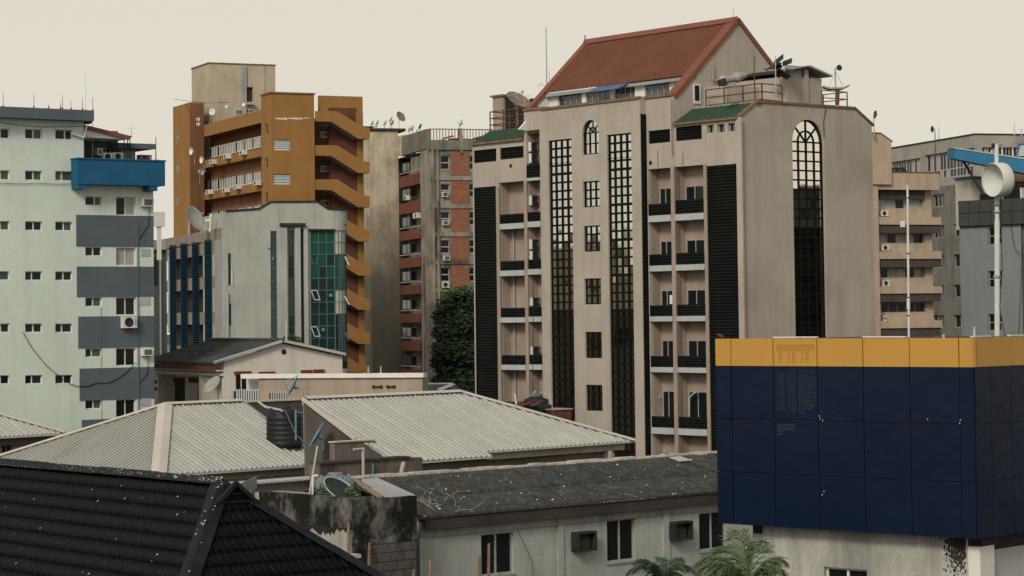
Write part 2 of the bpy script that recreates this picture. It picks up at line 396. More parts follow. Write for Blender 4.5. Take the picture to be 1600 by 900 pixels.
# ================================================================ tan tower with the red gabled roof
def main_building():
    VA = -2200; fr = face_at(1158, 400, 150, VA); frb = Fr(fr.O, hdir(perp(VA)))
    root = thing('tan_tower', 'large tan office tower with steep red gabled roof, arched window and black louvred balconies', 'building', fr.pt(20,-10,0))
    TN = .5
    # --- key stations along the front (u grows to the left)
    uT0 = fr.at(1003, 400, TN)[0]; uT1 = fr.at(846.5, 400, TN)[0]          # projecting centre tower
    uR = fr.at(1012, 400)[0]; uEnd = fr.at(740, 400)[0]
    zgr = fr.at(1158, 183)[1]                                              # eave of the green lean-to roof
    zR = fr.at(1030, 152)[1]; zTop = fr.at(925, 163, TN)[1]
    u53 = fr.at(1053, 190)[0]
    # --- right wing wall with openings
    def col(px, ys, n=0): return [fr.at(px, y, n)[1] for y in ys]
    b1 = fr.us(400, 1049.5, 1014.5); b2 = fr.us(400, 1101, 1055)
    b1, b2 = sorted(b1), sorted(b2)
    led = [(338,348),(417,426),(497,505),(577,585),(672,682)]              # ledge rows at the wing's middle
    ztops = [fr.at(1032, 263)[1], fr.at(1078, 259)[1]]
    zl = [(fr.at(1055, a-3)[1], fr.at(1055, b-3)[1]) for a,b in led]; zl.append((zl[-1][0]-3.9, zl[-1][1]-3.9))
    zbot = 0.0; holes = []
    holes += [(b1[0],b1[1],zbot+.5,ztops[0]), (b2[0],b2[1],zbot+.5,ztops[1])]
    strip = fr.rc(1106, 400, 1153, 420); ztopS = fr.at(1130, 257.5)[1]
    holes.append((strip[0],strip[1],.5,ztopS))
    lv = [fr.rc(1013,203,1047,223.5), fr.rc(1055.5,197,1096.5,219)]
    sm = [fr.rc(1104.5,195,1115,208), fr.rc(1120.5,193.5,1132,207), fr.rc(1137,192,1148,205.5)]
    holes += lv+sm
    m = MB(); wall(m, fr, u53, uR+.0, 0, zR, holes, .35)
    wall(m, fr, 0, u53, 0, zgr, holes, .35)
    # left wing
    L0 = fr.at(847, 300)[0]; zL = fr.at(778, 221)[1]; u820 = fr.at(820, 300)[0]
    a1 = sorted(fr.us(400, 845.5, 824.5)); a2 = sorted(fr.us(400, 819.5, 781)); sL = fr.rc(742, 400, 776, 420)
    zA = fr.at(835, 203)[1]; zB = fr.at(800, 284)[1]; zS = fr.at(758, 292)[1]
    lvl = [fr.rc(740,233.5,775.5,253.5), fr.rc(781,229.5,818,248)]
    wall(m, fr, uT1-.3, u820, 0, fr.at(835,172)[1], [(a1[0],a1[1],.5,zA)], .35)
    wall(m, fr, u820, uEnd, 0, zL, [(a2[0],a2[1],.5,zB),(sL[0],sL[1],.5,zS)]+lvl, .35)
    # projecting tower front
    s1 = fr.rc(859,400,895.5,420,TN); s2 = fr.rc(951,400,989,420,TN); s1 = (s1[0],s1[1]); s2 = (s2[0],s2[1])
    z1 = fr.at(876,218,TN)[1]; z2 = fr.at(968,209,TN)[1]
    mw = [fr.rc(911,283,937,323.5,TN), fr.rc(912,352.5,938,393,TN), fr.rc(913.5,435,939,475.5,TN), fr.rc(914.5,518.5,940.5,559.5,TN), fr.rc(916,601.5,942,642,TN)]
    um = (mw[0][0], mw[0][1]); mw = [(um[0],um[1],r[2],r[3]) for r in mw]
    zar = fr.at(924, 207, TN)[1]; zab = fr.at(924, 241, TN)[1]; rad = (um[1]-um[0])/2; zat = zar+rad
    th = [(s1[0],s1[1],3.2,z1),(s2[0],s2[1],3.2,z2)]+mw
    zz = zab-.4
    wall(m, fr, uT0, uT1, 0, zz, th, .28, TN)
    wall(m, fr, uT0, um[0], zz, zTop, th, .28, TN); wall(m, fr, um[1], uT1, zz, zTop, th, .28, TN)
    wall(m, fr, um[0], um[1], zz, zar, [(um[0],um[1],zab,zar+.01)], .28, TN)
    def arch(mb, f, ua, ub, zs_, ztop, n, depth, seg=20):
        c = (ua+ub)/2; r = (ub-ua)/2; pr = None
        for i in range(seg+1):
            t = math.pi*i/seg; u = c-r*math.cos(t); z = zs_+r*math.sin(t)
            if pr:
                mb.quad(f.pt(pr[0],n,pr[1]), f.pt(u,n,z), f.pt(u,n,ztop), f.pt(pr[0],n,ztop))
                mb.quad(f.pt(pr[0],n,pr[1]), f.pt(u,n,z), f.pt(u,n-depth,z), f.pt(pr[0],n-depth,pr[1]))
            pr = (u, z)
    arch(m, fr, um[0], um[1], zar, zTop, TN, .28)
    m.quad(fr.pt(uT0,TN,0), fr.pt(uT0,-.3,0), fr.pt(uT0,-.3,zTop), fr.pt(uT0,TN,zTop)); m.quad(fr.pt(uT1,TN,0), fr.pt(uT1,-.3,0), fr.pt(uT1,-.3,zTop), fr.pt(uT1,TN,zTop))
    m.quad(fr.pt(uT0,TN,zTop), fr.pt(uT1,TN,zTop), fr.pt(uT1,-3,zTop), fr.pt(uT0,-3,zTop))
    # arched right face
    uA = frb.at(1183,160)[0]; zA2 = frb.at(1183,160)[1]; uB = frb.at(1335,168)[0]; uC = frb.at(1362,192)[0]; zc = zgr
    aw = frb.rc(1239.5,300,1288.5,320); zs_ = frb.at(1262,222)[1]; ra = (aw[1]-aw[0])/2
    ztw = zs_+ra+.35
    wall(m, frb, 0, aw[0], 0, zgr, [], .3); wall(m, frb, aw[1], uC, 0, zgr, [], .3)
    m.quad(frb.pt(aw[0],0,0), frb.pt(aw[1],0,0), frb.pt(aw[1],0,2), frb.pt(aw[0],0,2))
    for u in (aw[0],aw[1]): m.quad(frb.pt(u,0,2), frb.pt(u,-.3,2), frb.pt(u,-.3,zs_), frb.pt(u,0,zs_))
    arch(m, frb, aw[0], aw[1], zs_, zA2, 0, .3)
    m.quad(frb.pt(0,0,zgr), frb.pt(aw[0],0,zgr), frb.pt(aw[0],0,zA2), frb.pt(uA,0,zA2))
    m.quad(frb.pt(aw[1],0,zgr), frb.pt(uC,0,zgr), frb.pt(uB,0,zA2), frb.pt(aw[1],0,zA2))
    # roof deck, back and body
    m.quad(frb.pt(uA,-.0,zA2-.35), frb.pt(uB,0,zA2-.35), frb.pt(uB,-u820,zA2-.35), frb.pt(uA,-u820,zA2-.35))
    m.quad(frb.pt(uC,0,0), frb.pt(uC,-uEnd,0), frb.pt(uC,-uEnd,zgr), frb.pt(uC,0,zgr))
    m.quad(frb.pt(uC,0,zgr), frb.pt(uC,-uEnd,zgr), frb.pt(uB,-uEnd,zA2), frb.pt(uB,0,zA2))
    m.quad(fr.pt(uEnd,0,0), fr.pt(uEnd,-uC,0), fr.pt(uEnd,-uC,zL), fr.pt(uEnd,0,zL))
    m.quad(fr.pt(0,-uC,0), fr.pt(uEnd,-uC,0), fr.pt(uEnd,-uC,zL), fr.pt(0,-uC,zL))
    m.quad(fr.pt(u820,0,zL), fr.pt(u820,-uC,zL), fr.pt(u820,-uC,zR-.6), fr.pt(u820,0,zR-.6))
    m.quad(fr.pt(u53,0,zR-1.4), fr.pt(u820,0,zR-1.4), fr.pt(u820,-uC,zR-1.4), fr.pt(u53,-uC,zR-1.4))
    m.quad(fr.pt(u53,0,zgr), fr.pt(u53,-4,zgr), fr.pt(u53,-4,zR), fr.pt(u53,0,zR))
    m.quad(fr.pt(uR,0,zR), fr.pt(u53,0,zR), fr.pt(u53,-.3,zR), fr.pt(uR,-.3,zR))
    m.quad(fr.pt(u53,-.3,zR), fr.pt(u820,-.3,zR), fr.pt(u820,-.3,zR-1.5), fr.pt(u53,-.3,zR-1.5))
    body = m.build('wall', mt['tan'], root)
    # corner pilaster, pilasters
    for (x0,x1,yt,pn) in ((1153,1161,183,.12),(1101,1105.5,257,.08),(1049.5,1055,258,.08),(819.5,824,285,.08),(776,780.5,292,.08)):
        r = fr.rc(x0,400,x1,402,pn); zt = fr.at((x0+x1)/2, yt)[1]
        q = MB(); q.box(fr, r[0], r[1], .003, pn, 0, zt); q.build('pilaster', mt['tan'] if x0 > 1150 else mt['tan_in'], root)
    # coping strips
    def cope(f, pts, w=.12, h=.16, mat=mt['tan_trim']):
        for (a,b) in zip(pts, pts[1:]):
            q = MB(); up = Vector((0,0,h)); no = f.N*w
            q.add([a-no*2, b-no*2, b+no, a+no, a-no*2+up, b-no*2+up, b+no+up, a+no+up], CUBEF); q.build('coping', mat, root)
    cope(fr, [fr.pt(uT0,TN,zTop+.003), fr.pt(uT1,TN,zTop+.003)]); cope(fr, [fr.pt(u53,0,zR+.003), fr.pt(uT0+.1,0,zR+.003)])
    cope(fr, [fr.pt(uT1+.1,0,fr.at(835,172)[1]), fr.pt(u820,0,fr.at(835,172)[1])])
    cope(frb, [frb.pt(0,0,zgr), frb.pt(uA,0,zA2), frb.pt(uB,0,zA2), frb.pt(uC+.15,0,zgr-.05)], .1, .14)
    cope(fr, [fr.pt(0,.1,zgr-.1), fr.pt(u53,.1,zgr-.1)], .1, .14); cope(fr, [fr.pt(u820,.1,zL-.1), fr.pt(uEnd+.1,.1,zL-.1)], .1, .14)
    # louvres
    for r in lv+lvl: louvers(root, fr, r, -.1, mt['black'], .17)
    for r in ((strip[0],strip[1],.5,ztopS), (sL[0],sL[1],.5,zS)):
        k = 9; 
        for i in range(k): louvers(root, fr, (r[0], r[1], r[2]+(r[3]-r[2])*i/k+.02, r[2]+(r[3]-r[2])*(i+1)/k), -.02, mt['black'], .2, 'louver_panel')
    for r in sm: window(root, fr, r, -.2, 2, 1, mt['greyframe'], mt['darkglass'], .05, .04)
    # tower side louvre
    ts = fr.side(uT0, TN, -1)
    louvers(root, ts, (.05,.46,3,zTop-1.0), .09, mt['black'], .22)
    # balconies
    def bay(bu, ztop, zled, par, pipes, wins, pipe_u=None):
        w = MB(); dp = -.95
        w.quad(fr.pt(bu[0],dp,0), fr.pt(bu[1],dp,0), fr.pt(bu[1],dp,ztop), fr.pt(bu[0],dp,ztop))
        for u in bu: w.quad(fr.pt(u,dp,0), fr.pt(u,-.3,0), fr.pt(u,-.3,ztop), fr.pt(u,dp,ztop))
        w.quad(fr.pt(bu[0],dp,ztop), fr.pt(bu[1],dp,ztop), fr.pt(bu[1],-.3,ztop), fr.pt(bu[0],-.3,ztop))
        w.build('recess_wall', mt['tan_in'], root)
        tops = [ztop]+[b for a,b in zled]
        for i,(zt,zb) in enumerate(zled):
            sl_ = MB(); sl_.box(fr, bu[0], bu[1], dp, -.31, zb, zt-.05); sl_.build('slab', mt['tan_in'], root)
            l_ = MB(); l_.box(fr, bu[0]-.02, bu[1]+.02, -.3, .06, zb, zt); l_.build('balcony_ledge', mt['greyled'], root)
            if par: louvers(root, fr, (bu[0],bu[1],zt+.004,zt+par[i]), .0, mt['black'], .16, 'balcony_parapet', .06)
            if wins:
                zc_ = tops[i]-1.25 if i else ztop-1.25
                r = (bu[0]+.9, bu[1]-.15, zt+.25, zc_)
                window(root, fr, r, dp+.06, 2, 1, mt['greyframe'], mt['darkglass'], .05, .06)
        if pipe_u:
            p = MB(); p.tube(fr.pt(pipe_u,dp+.12,.5), fr.pt(pipe_u,dp+.12,ztop-3.2), .08, 8); p.build('drain_pipe', mt['greyframe'], root)
    parR = [.72]*6
    bay(b1, ztops[0], zl, [ .78,.75,.73,.73,.73,.73], 0, True); bay(b2, ztops[1], zl, [.92,.78,.75,.75,.75,.75], 0, True)
    ll = [(349,357.5),(422.5,431),(496,504),(570,578)]
    zll = [(fr.at(802,a)[1], fr.at(802,b)[1]) for a,b in ll]; zll.append((zll[-1][0]-3.3, zll[-1][1]-3.3)); zll.append((zll[-1][0]-3.3, zll[-1][1]-3.3))
    bay(a2, zB, zll, [.68,.68,.68,.68,.68,.68], 0, False, a2[1]-.55)
    zaa = [(fr.at(835,277.5)[1], fr.at(835,282)[1])]+[(a+.04,b+.04) for a,b in zll]
    bay(a1, zA, zaa, [.95]+[.68]*6, 0, False)
    # dark door/vent squares behind the condensers
    for i,(zt,zb) in enumerate(zaa[:5]):
        r = (a1[0]+.02, a1[0]+.45, zt+.3, zt+1.9); window(root, fr, r, -.88, 1, 1, mt['greyframe'], mt['darkglass'], .05)
    # condensers in the narrow bay
    for k,(y0,y1,fl) in enumerate(((222,236.5,'top floor, upper'),(240,254.5,'top floor, lower'),(305.5,320.5,'second floor down'),(374,389,'third floor, upper'),(392.5,405.5,'third floor, lower'),(465,477.5,'by the cable'),(541.5,554.5,'lowest of all'))):
        ua = fr.at(830.5+k*.5, (y0+y1)/2, -.22)[0]; fq = Fr(fr.pt(ua,0,0), -fr.N, -fr.U); za, zb = fr.at(833,y1,-.4)[1], fr.at(833,y0,-.4)[1]
        ac(fq, (.22,.84,za,zb), -.28, .28, 'white condenser in the narrow bay beside the tan tower, '+fl, kind='deep', group='condensers in the narrow bay')
    # mirror strips
    def strip_glass(su, zt, dz, nrows, off):
        rows_per = 4; z = zt; k = 0
        while z > 3.4 and k < 9:
            zz_ = max(3.2, z-dz*rows_per); nr = max(1, round((z-zz_)/dz))
            window(root, fr, (su[0],su[1],zz_,z), TN-.12, 4, nr, mt['blackbar'], mt['mirror'] if k < 5 else mt['darkmirror'], .09, .13, .010, fd=.08)
            z = zz_; k += 1
    dz = (fr.at(876,218,TN)[1]-fr.at(876,392,TN)[1])/13
    strip_glass(s1, z1, dz, 0, 0); strip_glass(s2, z2, dz, 0, 0)
    for i,r in enumerate(mw): window(root, fr, r, TN-.14, 3, 3, mt['blackbar'], mt['mirror'] if i < 3 else mt['darkmirror'], .08, .11, .008, fd=.07)
    # arched windows
    def arch_window(f, ua, ub, zb, zs_, n, cols, dzr, ringr, mat_of, bw=.07):
        c = (ua+ub)/2; r = (ub-ua)/2; q = MB()
        q.box(f,ua,ua+bw,n-.08,n,zb,zs_); q.box(f,ub-bw,ub,n-.08,n,zb,zs_); q.box(f,ua+bw,ub-bw,n-.08,n,zb,zb+bw)
        nr = int(round((zs_-zb)/dzr)); zr = [zs_-(zs_-zb)*i/nr for i in range(nr+1)]
        for z in zr[:-1]: q.box(f,ua+bw,ub-bw,n-.08,n-.006,z-bw/2,z+bw/2)
        ur = [ua+(ub-ua)*i/cols for i in range(cols+1)]
        for u in ur[1:-1]: q.box(f,u-bw/2,u+bw/2,n-.08,n-.01,zb+bw,zs_)
        seg = 20
        for rr in (r-bw/2, r*ringr):
            for i in range(seg):
                t0, t1 = math.pi*i/seg, math.pi*(i+1)/seg
                q.tube(f.pt(c-rr*math.cos(t0),n-.04,zs_+rr*math.sin(t0)), f.pt(c-rr*math.cos(t1),n-.04,zs_+rr*math.sin(t1)), bw/2, 4)
        for k in range(1,4):
            t = math.pi*k/4; r0 = 0 if k != 2 else 0
            q.tube(f.pt(c-r0*math.cos(t),n-.04,zs_+r0*math.sin(t)), f.pt(c-r*math.cos(t),n-.04,zs_+r*math.sin(t)), bw/2, 4)
        w = q.build('arched_window', mt['blackbar'], root)
        for i in range(cols):
            for j in range(nr):
                piece('pane', mat_of(j), w, f, ur[i]+.01, ur[i+1]-.01, n-.12, n-.075, zr[j+1]+.01, zr[j]-.01, (random.uniform(-.006,.006), random.uniform(-.006,.006)))
        for k in range(4):
            t0, t1 = math.pi*k/4, math.pi*(k+1)/4; pts = [f.pt(c,n-.09,zs_)]
            for i in range(6):
                t = t0+(t1-t0)*i/5; pts.append(f.pt(c-r*math.cos(t),n-.09,zs_+r*math.sin(t)))
            g_ = MB(); g_.prism(pts, -f.N*.02); g_.build('pane', mat_of(0), w)
    arch_window(fr, um[0], um[1], zab, zar, TN-.14, 3, .62, .42, lambda j: mt['mirror'])
    mt['mirror2'] = glass('clear_mirror_glass', (.90,.86,.76), metal=1.0, rough=.03, wav=.06, wsc=.4)
    arch_window(frb, aw[0], aw[1], 2, zs_, -.14, 4, .62, .5, lambda j: mt['mirror2'] if j < 9 else mt['darkmirror'], .10)
    # --- red gabled roof
    ug = fr.at(1052,150)[0]; G = Fr(fr.pt(ug,0,0), hdir(perp(VA)))
    zg0 = fr.at(1052,150)[1]; w_, zap = G.at(1153,29)
    slope_n = None
    A = G.pt(w_,0,zap); Bl = G.pt(0,0,zg0); a_dir = fr.U
    N1 = (A-Bl).cross(a_dir).normalized()
    if N1.z < 0: N1 = -N1
    def onS(px,py): return hit(px,py,A,N1)
    A2 = onS(915,66); lenR = (A2-A).dot(a_dir)
    A2 = A+a_dir*lenR; slopeV = (Bl-A)
    # main sloping sheet between eave and ridge
    e = onS(1076,117); fe = (e-A).dot(slopeV)/slopeV.length_squared
    E1 = A+slopeV*fe; E2 = E1+a_dir*lenR
    dn = slopeV.normalized()
    ribbed([A,E1,E2,A2], dn, .42, [(0,0),(.4,0),(.5,.04),(.6,0),(1,0)], 2.5, 'roof_sheet', mt['redroof'], root)
    sv2 = Vector((-slopeV.x,-slopeV.y,slopeV.z)); lenb = 1.0
    E3 = A+sv2*lenb; E4 = E3+a_dir*lenR
    ribbed([A,A2,E4,E3], sv2.normalized(), .42, [(0,0),(.4,0),(.5,.04),(.6,0),(1,0)], 2.5, 'roof_sheet', mt['redroof'], root)
    # barge boards, running past the eave down to the parapet
    zl0 = onS(822,175); fl = (zl0-A2).dot(slopeV)/slopeV.length_squared
    for (S0, f1, off) in ((A, 1.0, 0), (A2, fl, 0)):
        q = MB(); bw_ = .95; aa = S0-a_dir*.12 if S0 is A else S0+a_dir*.12-a_dir*bw_*.6
        b_ = aa+slopeV*f1; wv = a_dir*(bw_*.9 if S0 is A else bw_*.6)
        q.prism([aa+N1*.06, b_+N1*.06, b_+wv+N1*.06, aa+wv+N1*.06], -N1*.28); q.build('barge_board', mt['redtrim'], root)
        q = MB(); b_ = aa+sv2*1.0; N2 = Vector((-N1.x,-N1.y,N1.z))
        q.prism([aa+N2*.06, b_+N2*.06, b_+wv+N2*.06, aa+wv+N2*.06], -N2*.28); q.build('barge_board', mt['redtrim'], root)
    q = MB(); q.prism([A+N1*.1+dn*.45, A2+N1*.1+dn*.45, A2+Vector((0,0,.16)), A+Vector((0,0,.16))], -N1*.05); q.build('ridge_cap', mt['redtrim'], root)
    # gable wall
    q = MB(); q.prism([A+Vector((0,0,-.25)), Bl+Vector((0,0,-.2)), Bl-Vector((0,0,4)), G.pt(2*w_,0,zg0-4), A+sv2-Vector((0,0,.2))], a_dir*.25); q.build('gable_wall', mt['tan'], root)
    # attic wall under the eave with its windows
    nA = (E1-fr.O).dot(fr.N)-.5; u0_, u1_ = (E1-fr.O).dot(fr.U), (E2-fr.O).dot(fr.U)
    fw = []
    for r in ((872,147,909,163),(915,143,953,160),(960,136,992,152),(1007,126,1046,152)):
        a_ = fr.rc(*r, n=nA); fw.append((a_[0],a_[1],zR-.9,fr.at(r[2]-3,r[1]-3,nA)[1]))
    q = MB(); wall(q, fr, u0_, u1_, zR-1.4, E1.z+.0, fw, .2, nA); q.build('attic_wall', mt['white'], root)
    for r in fw: window(root, fr, r, nA-.08, 4, 1, mt['greyframe'], mt['atticglass'], .06, .06)
    q = MB(); q.box(fr, u0_, u1_, nA+.02, nA+.4, E1.z-.28, E1.z-.06); q.build('eave_board', mt['greyframe'], root)
    # triangular cheek at the left end, between barge board and parapet
    q = MB(); cu = u1_
    q.prism([fr.pt(cu-.2,nA,zR-1.4), fr.pt(cu-.2,nA,E1.z), fr.pt(cu-.2,(E1-fr.O).dot(fr.N)+2.3*1.0,zR-1.2)], -fr.U*.2); q.build('cheek_wall', mt['white'], root)
    # blue awning
    r = fr.rc(940,141,988,150,nA); zt = fr.at(960,131,nA)[1]
    aw_ = MB()
    for i in range(8):
        ua, ub = r[0]+(r[1]-r[0])*i/8, r[0]+(r[1]-r[0])*(i+1)/8-.04
        aw_.add([fr.pt(ua,nA+.1,zt), fr.pt(ub,nA+.1,zt), fr.pt(ub,nA+1.3,zt-.55), fr.pt(ua,nA+1.3,zt-.55),
                 fr.pt(ua,nA+.1,zt+.05), fr.pt(ub,nA+.1,zt+.05), fr.pt(ub,nA+1.3,zt-.5), fr.pt(ua,nA+1.3,zt-.5)], CUBEF)
    aw_.build('awning', mt['awn'], root)
    # green lean-to roofs
    n1 = -uA
    ge = [fr.pt(0,.15,zgr+.03), fr.pt(u53,.15,zgr+.03), fr.pt(u53,n1+.0,zA2+.02), fr.pt(0,n1,zA2+.02)]
    ribbed(ge, Vector(fr.N), .5, [(0,0),(.4,0),(.5,.05),(.6,0),(1,0)], 2.0, 'green_roof_sheet', mt['green'], root)
    zl2 = zL+ (zA2-zgr); gl = [fr.pt(u820,.15,zL+.05), fr.pt(uEnd,.15,zL+.05), fr.pt(uEnd,n1,zl2), fr.pt(u820,n1,zl2)]
    ribbed(gl, Vector(fr.N), .5, [(0,0),(.4,0),(.5,.05),(.6,0),(1,0)], 2.0, 'green_roof_sheet', mt['green'], root)
    q = MB(); q.quad(fr.pt(u820,n1,zl2), fr.pt(uEnd,n1,zl2), fr.pt(uEnd,-uC,zl2), fr.pt(u820,-uC,zl2)); q.quad(fr.pt(uEnd,0,zL), fr.pt(uEnd,n1,zl2), fr.pt(uEnd,-uC,zl2), fr.pt(uEnd,-uC,zL)); q.build('roof_deck', mt['concrete'], root)
    q = MB(); q.box(fr, 0, u53, n1-.5, n1, zA2-.3, zA2+.12); q.build('gutter_kerb', mt['concrete'], root)
    # terrace railings
    zt = zA2-.3
    railing(root, [fr.pt(u53-.8,n1-.5,zt), fr.pt(.05,n1-.5,zt), frb.pt(frb.at(1229,150)[0],-.4,zt)], 1.55, mt['rust'], 3, 2.0, .04)
    uq = frb.at(1284,150,-.5)[0]
    railing(root, [frb.pt(uq,-.5,zt), frb.pt(uB-.15,-.5,zt), frb.pt(uB-.15,-7,zt)], 1.45, mt['rust'], 3, 2.2, .035)
    ul = fr.us(200, 828, 766, n=n1-.5)
    railing(root, [fr.pt(min(ul),n1-.5,zl2), fr.pt(max(ul),n1-.5,zl2), fr.pt(max(ul),n1-6,zl2)], 1.45, mt['rust'], 3, 1.8, .04)
    # stair shed on the right terrace
    sh = thing('roof_shed', 'tan plastered shed with a tilted sheet roof on the right-hand terrace', 'shed', frb.pt(12,-3,zt))
    nS = -1.3; us_ = frb.us(140, 1230, 1284, n=nS)
    q = MB(); z_s = frb.at(1257,121,nS)[1]
    q.box(frb, us_[0], us_[1], nS-9, nS, zt, z_s)
    u_l = frb.at(1130,140,-5.5)[0]
    q.box(frb, min(u_l,us_[0]-3), us_[0]-.004, nS-9, nS-2.6, zt, frb.at(1150,131,-3.9)[1]-.1); q.build('wall', mt['tan'], sh)
    q = MB(); uf = frb.us(130,1255,1261,n=nS); q.box(frb, uf[0], uf[1], nS, nS+.15, zt, frb.at(1258,109,nS)[1]); q.build('pier', mt['tan'], sh)
    zt1, zt0 = frb.at(1262,106,nS)[1], frb.at(1290,121,nS)[1]
    q = MB(); ux = frb.at(1261,106,nS)[0]; uy = frb.at(1292,121,nS)[0]
    q.add([frb.pt(ux-.2,nS+.5,zt1), frb.pt(uy,nS+.5,zt0), frb.pt(uy,nS-6,zt0), frb.pt(ux-.2,nS-6,zt1), frb.pt(ux-.2,nS+.5,zt1+.12), frb.pt(uy,nS+.5,zt0+.12), frb.pt(uy,nS-6,zt0+.12), frb.pt(ux-.2,nS-6,zt1+.12)], CUBEF); q.build('roof_sheet', mt['concrete'], sh)
    ul_ = frb.at(1226,113,nS)[0]
    q = MB(); q.add([frb.pt(ul_,nS+.4,zt1-.45), frb.pt(ux,nS+.4,zt1), frb.pt(ux,nS-6,zt1), frb.pt(ul_,nS-6,zt1-.45), frb.pt(ul_,nS+.4,zt1-.35), frb.pt(ux,nS+.4,zt1+.1), frb.pt(ux,nS-6,zt1+.1), frb.pt(ul_,nS-6,zt1-.35)], CUBEF); q.build('roof_sheet', mt['acdark'], sh)
    r = frb.rc(1228,112,1253,119,nS); q = MB(); q.box(frb, us_[0], uf[0]-.01, nS-.3, nS-.1, z_s, z_s+.75); q.build('clerestory_panel', mt['greyled'], sh)
    ob = thing('rooftop_debris', 'torn dark roofing sheets piled by the red gable on the terrace', 'debris', frb.pt(9,-5,zt+3))
    for k in range(7):
        b_ = P(1200+4.5*k, 112-(k%3)*4, 153); q = MB(); d1 = Vector((random.uniform(.4,1.1),random.uniform(-.3,.3),random.uniform(-.6,.6))); d2 = Vector((random.uniform(-.3,.2),.8,random.uniform(-.2,.6)))
        q.prism([b_, b_+d1, b_+d1+d2, b_+d2], (0,0,.06)); q.build('sheet', mt['acdark'], ob)
    q = MB(); a_ = frb.at(1122,124,-3.9); 
    # canvas roll and flue
    tr = thing('tarpaulin_roll', 'grey tarpaulin bundle lying on the shed roof under the red gable', 'tarpaulin', P(1140,130,151))
    q = MB(); p0 = P(1124,128,150.5); p1 = P(1165,117,151.5)
    for k in range(6):
        f0, f1 = k/6, (k+1)/6; q.tube(p0.lerp(p1,f0), p0.lerp(p1,f1), .28+.1*math.sin(k*1.9), 8, .28+.1*math.sin((k+1)*1.9))
    q.build('canvas', mt['concrete'], tr)
    q = MB(); q.tube(P(1127,124,150.4), P(1130,133,150.4), .3, 8); q.build('flap', mt['acdark'], tr)
    # door and flue on the gable wall
    r = G.rc(1082.5,131.5,1093.5,162,0); q = MB(); q.box(G, r[0], r[1], .01, .09, r[2], r[3]); d_ = q.build('door', mt['whiteframe'], root)
    q = MB(); q.box(G, r[0]+.1, r[1]-.15, .09, .12, r[3]-1.1, r[3]-.1); q.build('door_window', mt['darkglass'], d_)
    q = MB(); q.path([G.pt(*[G.at(1111,100)[0],.2,G.at(1111,100)[1]]), G.pt(G.at(1111,125)[0],.2,G.at(1111,125)[1]), G.pt(G.at(1122,129)[0],.3,G.at(1122,129)[1])], .07, 6); q.build('flue_pipe', mt['concrete'], root)
    # roof items
    mast('tall thin whip mast with a dark knob, behind the left end of the red roof', 854, 42, 175, 176, .06)
    mast('dark pole with small boxes rising from the green lean-to edge on the right wing', 1179, 88, 164, 151.5, .05, mat=mt['rust'])
    mast('pale pole beside the torn sheets on the right terrace', 1212, 87, 150, 150.5, .045)
    mast('short spike at the left end of the red ridge', 914, 55, 66, 170.5, .06, mat=mt['rust'])
    mast('short spike near the top of the red gable', 1146, 12, 29, 160, .025)
    mast('thin rod on the roof deck left of the red roof', 859, 110, 160, 175, .03)
    dish('satellite_dish', 'round white dish edging out from behind the left rake of the red roof', P(846,136,172), (-.3,-1,.15), .3, mt['dish'], P(849,170,172.2), arm=False)
    dish('satellite_dish', 'large bronze mesh dish tipped sideways above the left green lean-to', P(808,160,173), (.42,-.5,.75), .95, mt['dishbrown'], P(808,196,173.3), deep=.3, mast=.08)
    dish('satellite_dish', 'tiny round dish behind the large bronze mesh dish', P(826,152,174), (-.2,-1,.1), .18, mt['dish'], P(827,170,174), arm=False)
    dish('satellite_dish', 'dark round dish at the top of the wind-vane mast', P(1311,106,150), (.35,-1,.05), .19, mt['dishdark'], P(1306,162,150.3), arm=False, mast=.05)
    v = thing('mast_platform', 'boat shaped wooden platform hung on wires around a mast on the right terrace', 'antenna', P(1307,150,150))
    q = MB()
    for (x0,y0,x1,y1) in ((1287,136,1297,139),(1297,139,1318,138.5),(1318,138.5,1328,134)):
        a_, b_ = P(x0,y0,150), P(x1,y1,150); q.add([a_, b_, b_+Vector((0,1,0)), a_+Vector((0,1,0)), a_+Vector((0,0,.1)), b_+Vector((0,0,.1)), b_+Vector((0,1,.1)), a_+Vector((0,1,.1))], CUBEF)
    q.build('deck', mt['tan_in'], v); q = MB(); q.path([P(1296,136,150), P(1305,110,150), P(1317,135,150)], .02, 4); q.build('stay_wire', mt['steel'], v)
    q = MB(); q.tube(P(1308,164,150.2), P(1309,141,150.2), .13, 8); q.build('post', mt['rust'], v)
    q = MB(); q.box(frb, uB-4.2, uB-2.2, -1.6, -.6, zt, zt+.32); q.build('base', mt['concrete'], v)
    # green-grey water tank house behind left
    k = thing('roof_tank_house', 'dark green rooftop block with a pale brown side behind the left railing', 'building', P(800,200,178))
    f2 = face_at(786, 170, 178, VA); r0 = f2.at(770,170)[0]; f3 = Fr(f2.O, hdir(perp(VA))); zt_ = f2.at(780,151)[1]
    q = MB(); q.box(f2, 0, r0, -.2, 0, zl2-2, zt_); q.build('wall', mt['tan_in'], k)
    q = MB(); q.box(f3, .01, f3.at(840,170)[0], -r0, -.003, zl2-2, zt_-.02); q.build('side_wall', M('dark_green_paint',(.03,.045,.03)), k)
    q = MB(); q.box(f2, -.15, r0+.15, -.4, .15, zt_, zt_+.14); q.build('coping', mt['tan_trim'], k)
    # long hanging cable down the narrow bay
    wire('thin dark cable curving down the arched face of the tan tower', [frb.pt(frb.at(1290,168)[0],.05,frb.at(1290,168)[1]), frb.pt(frb.at(1286,190)[0],.05,frb.at(1286,190)[1]), frb.pt(frb.at(1287,215)[0],.05,frb.at(1287,215)[1])], .025)
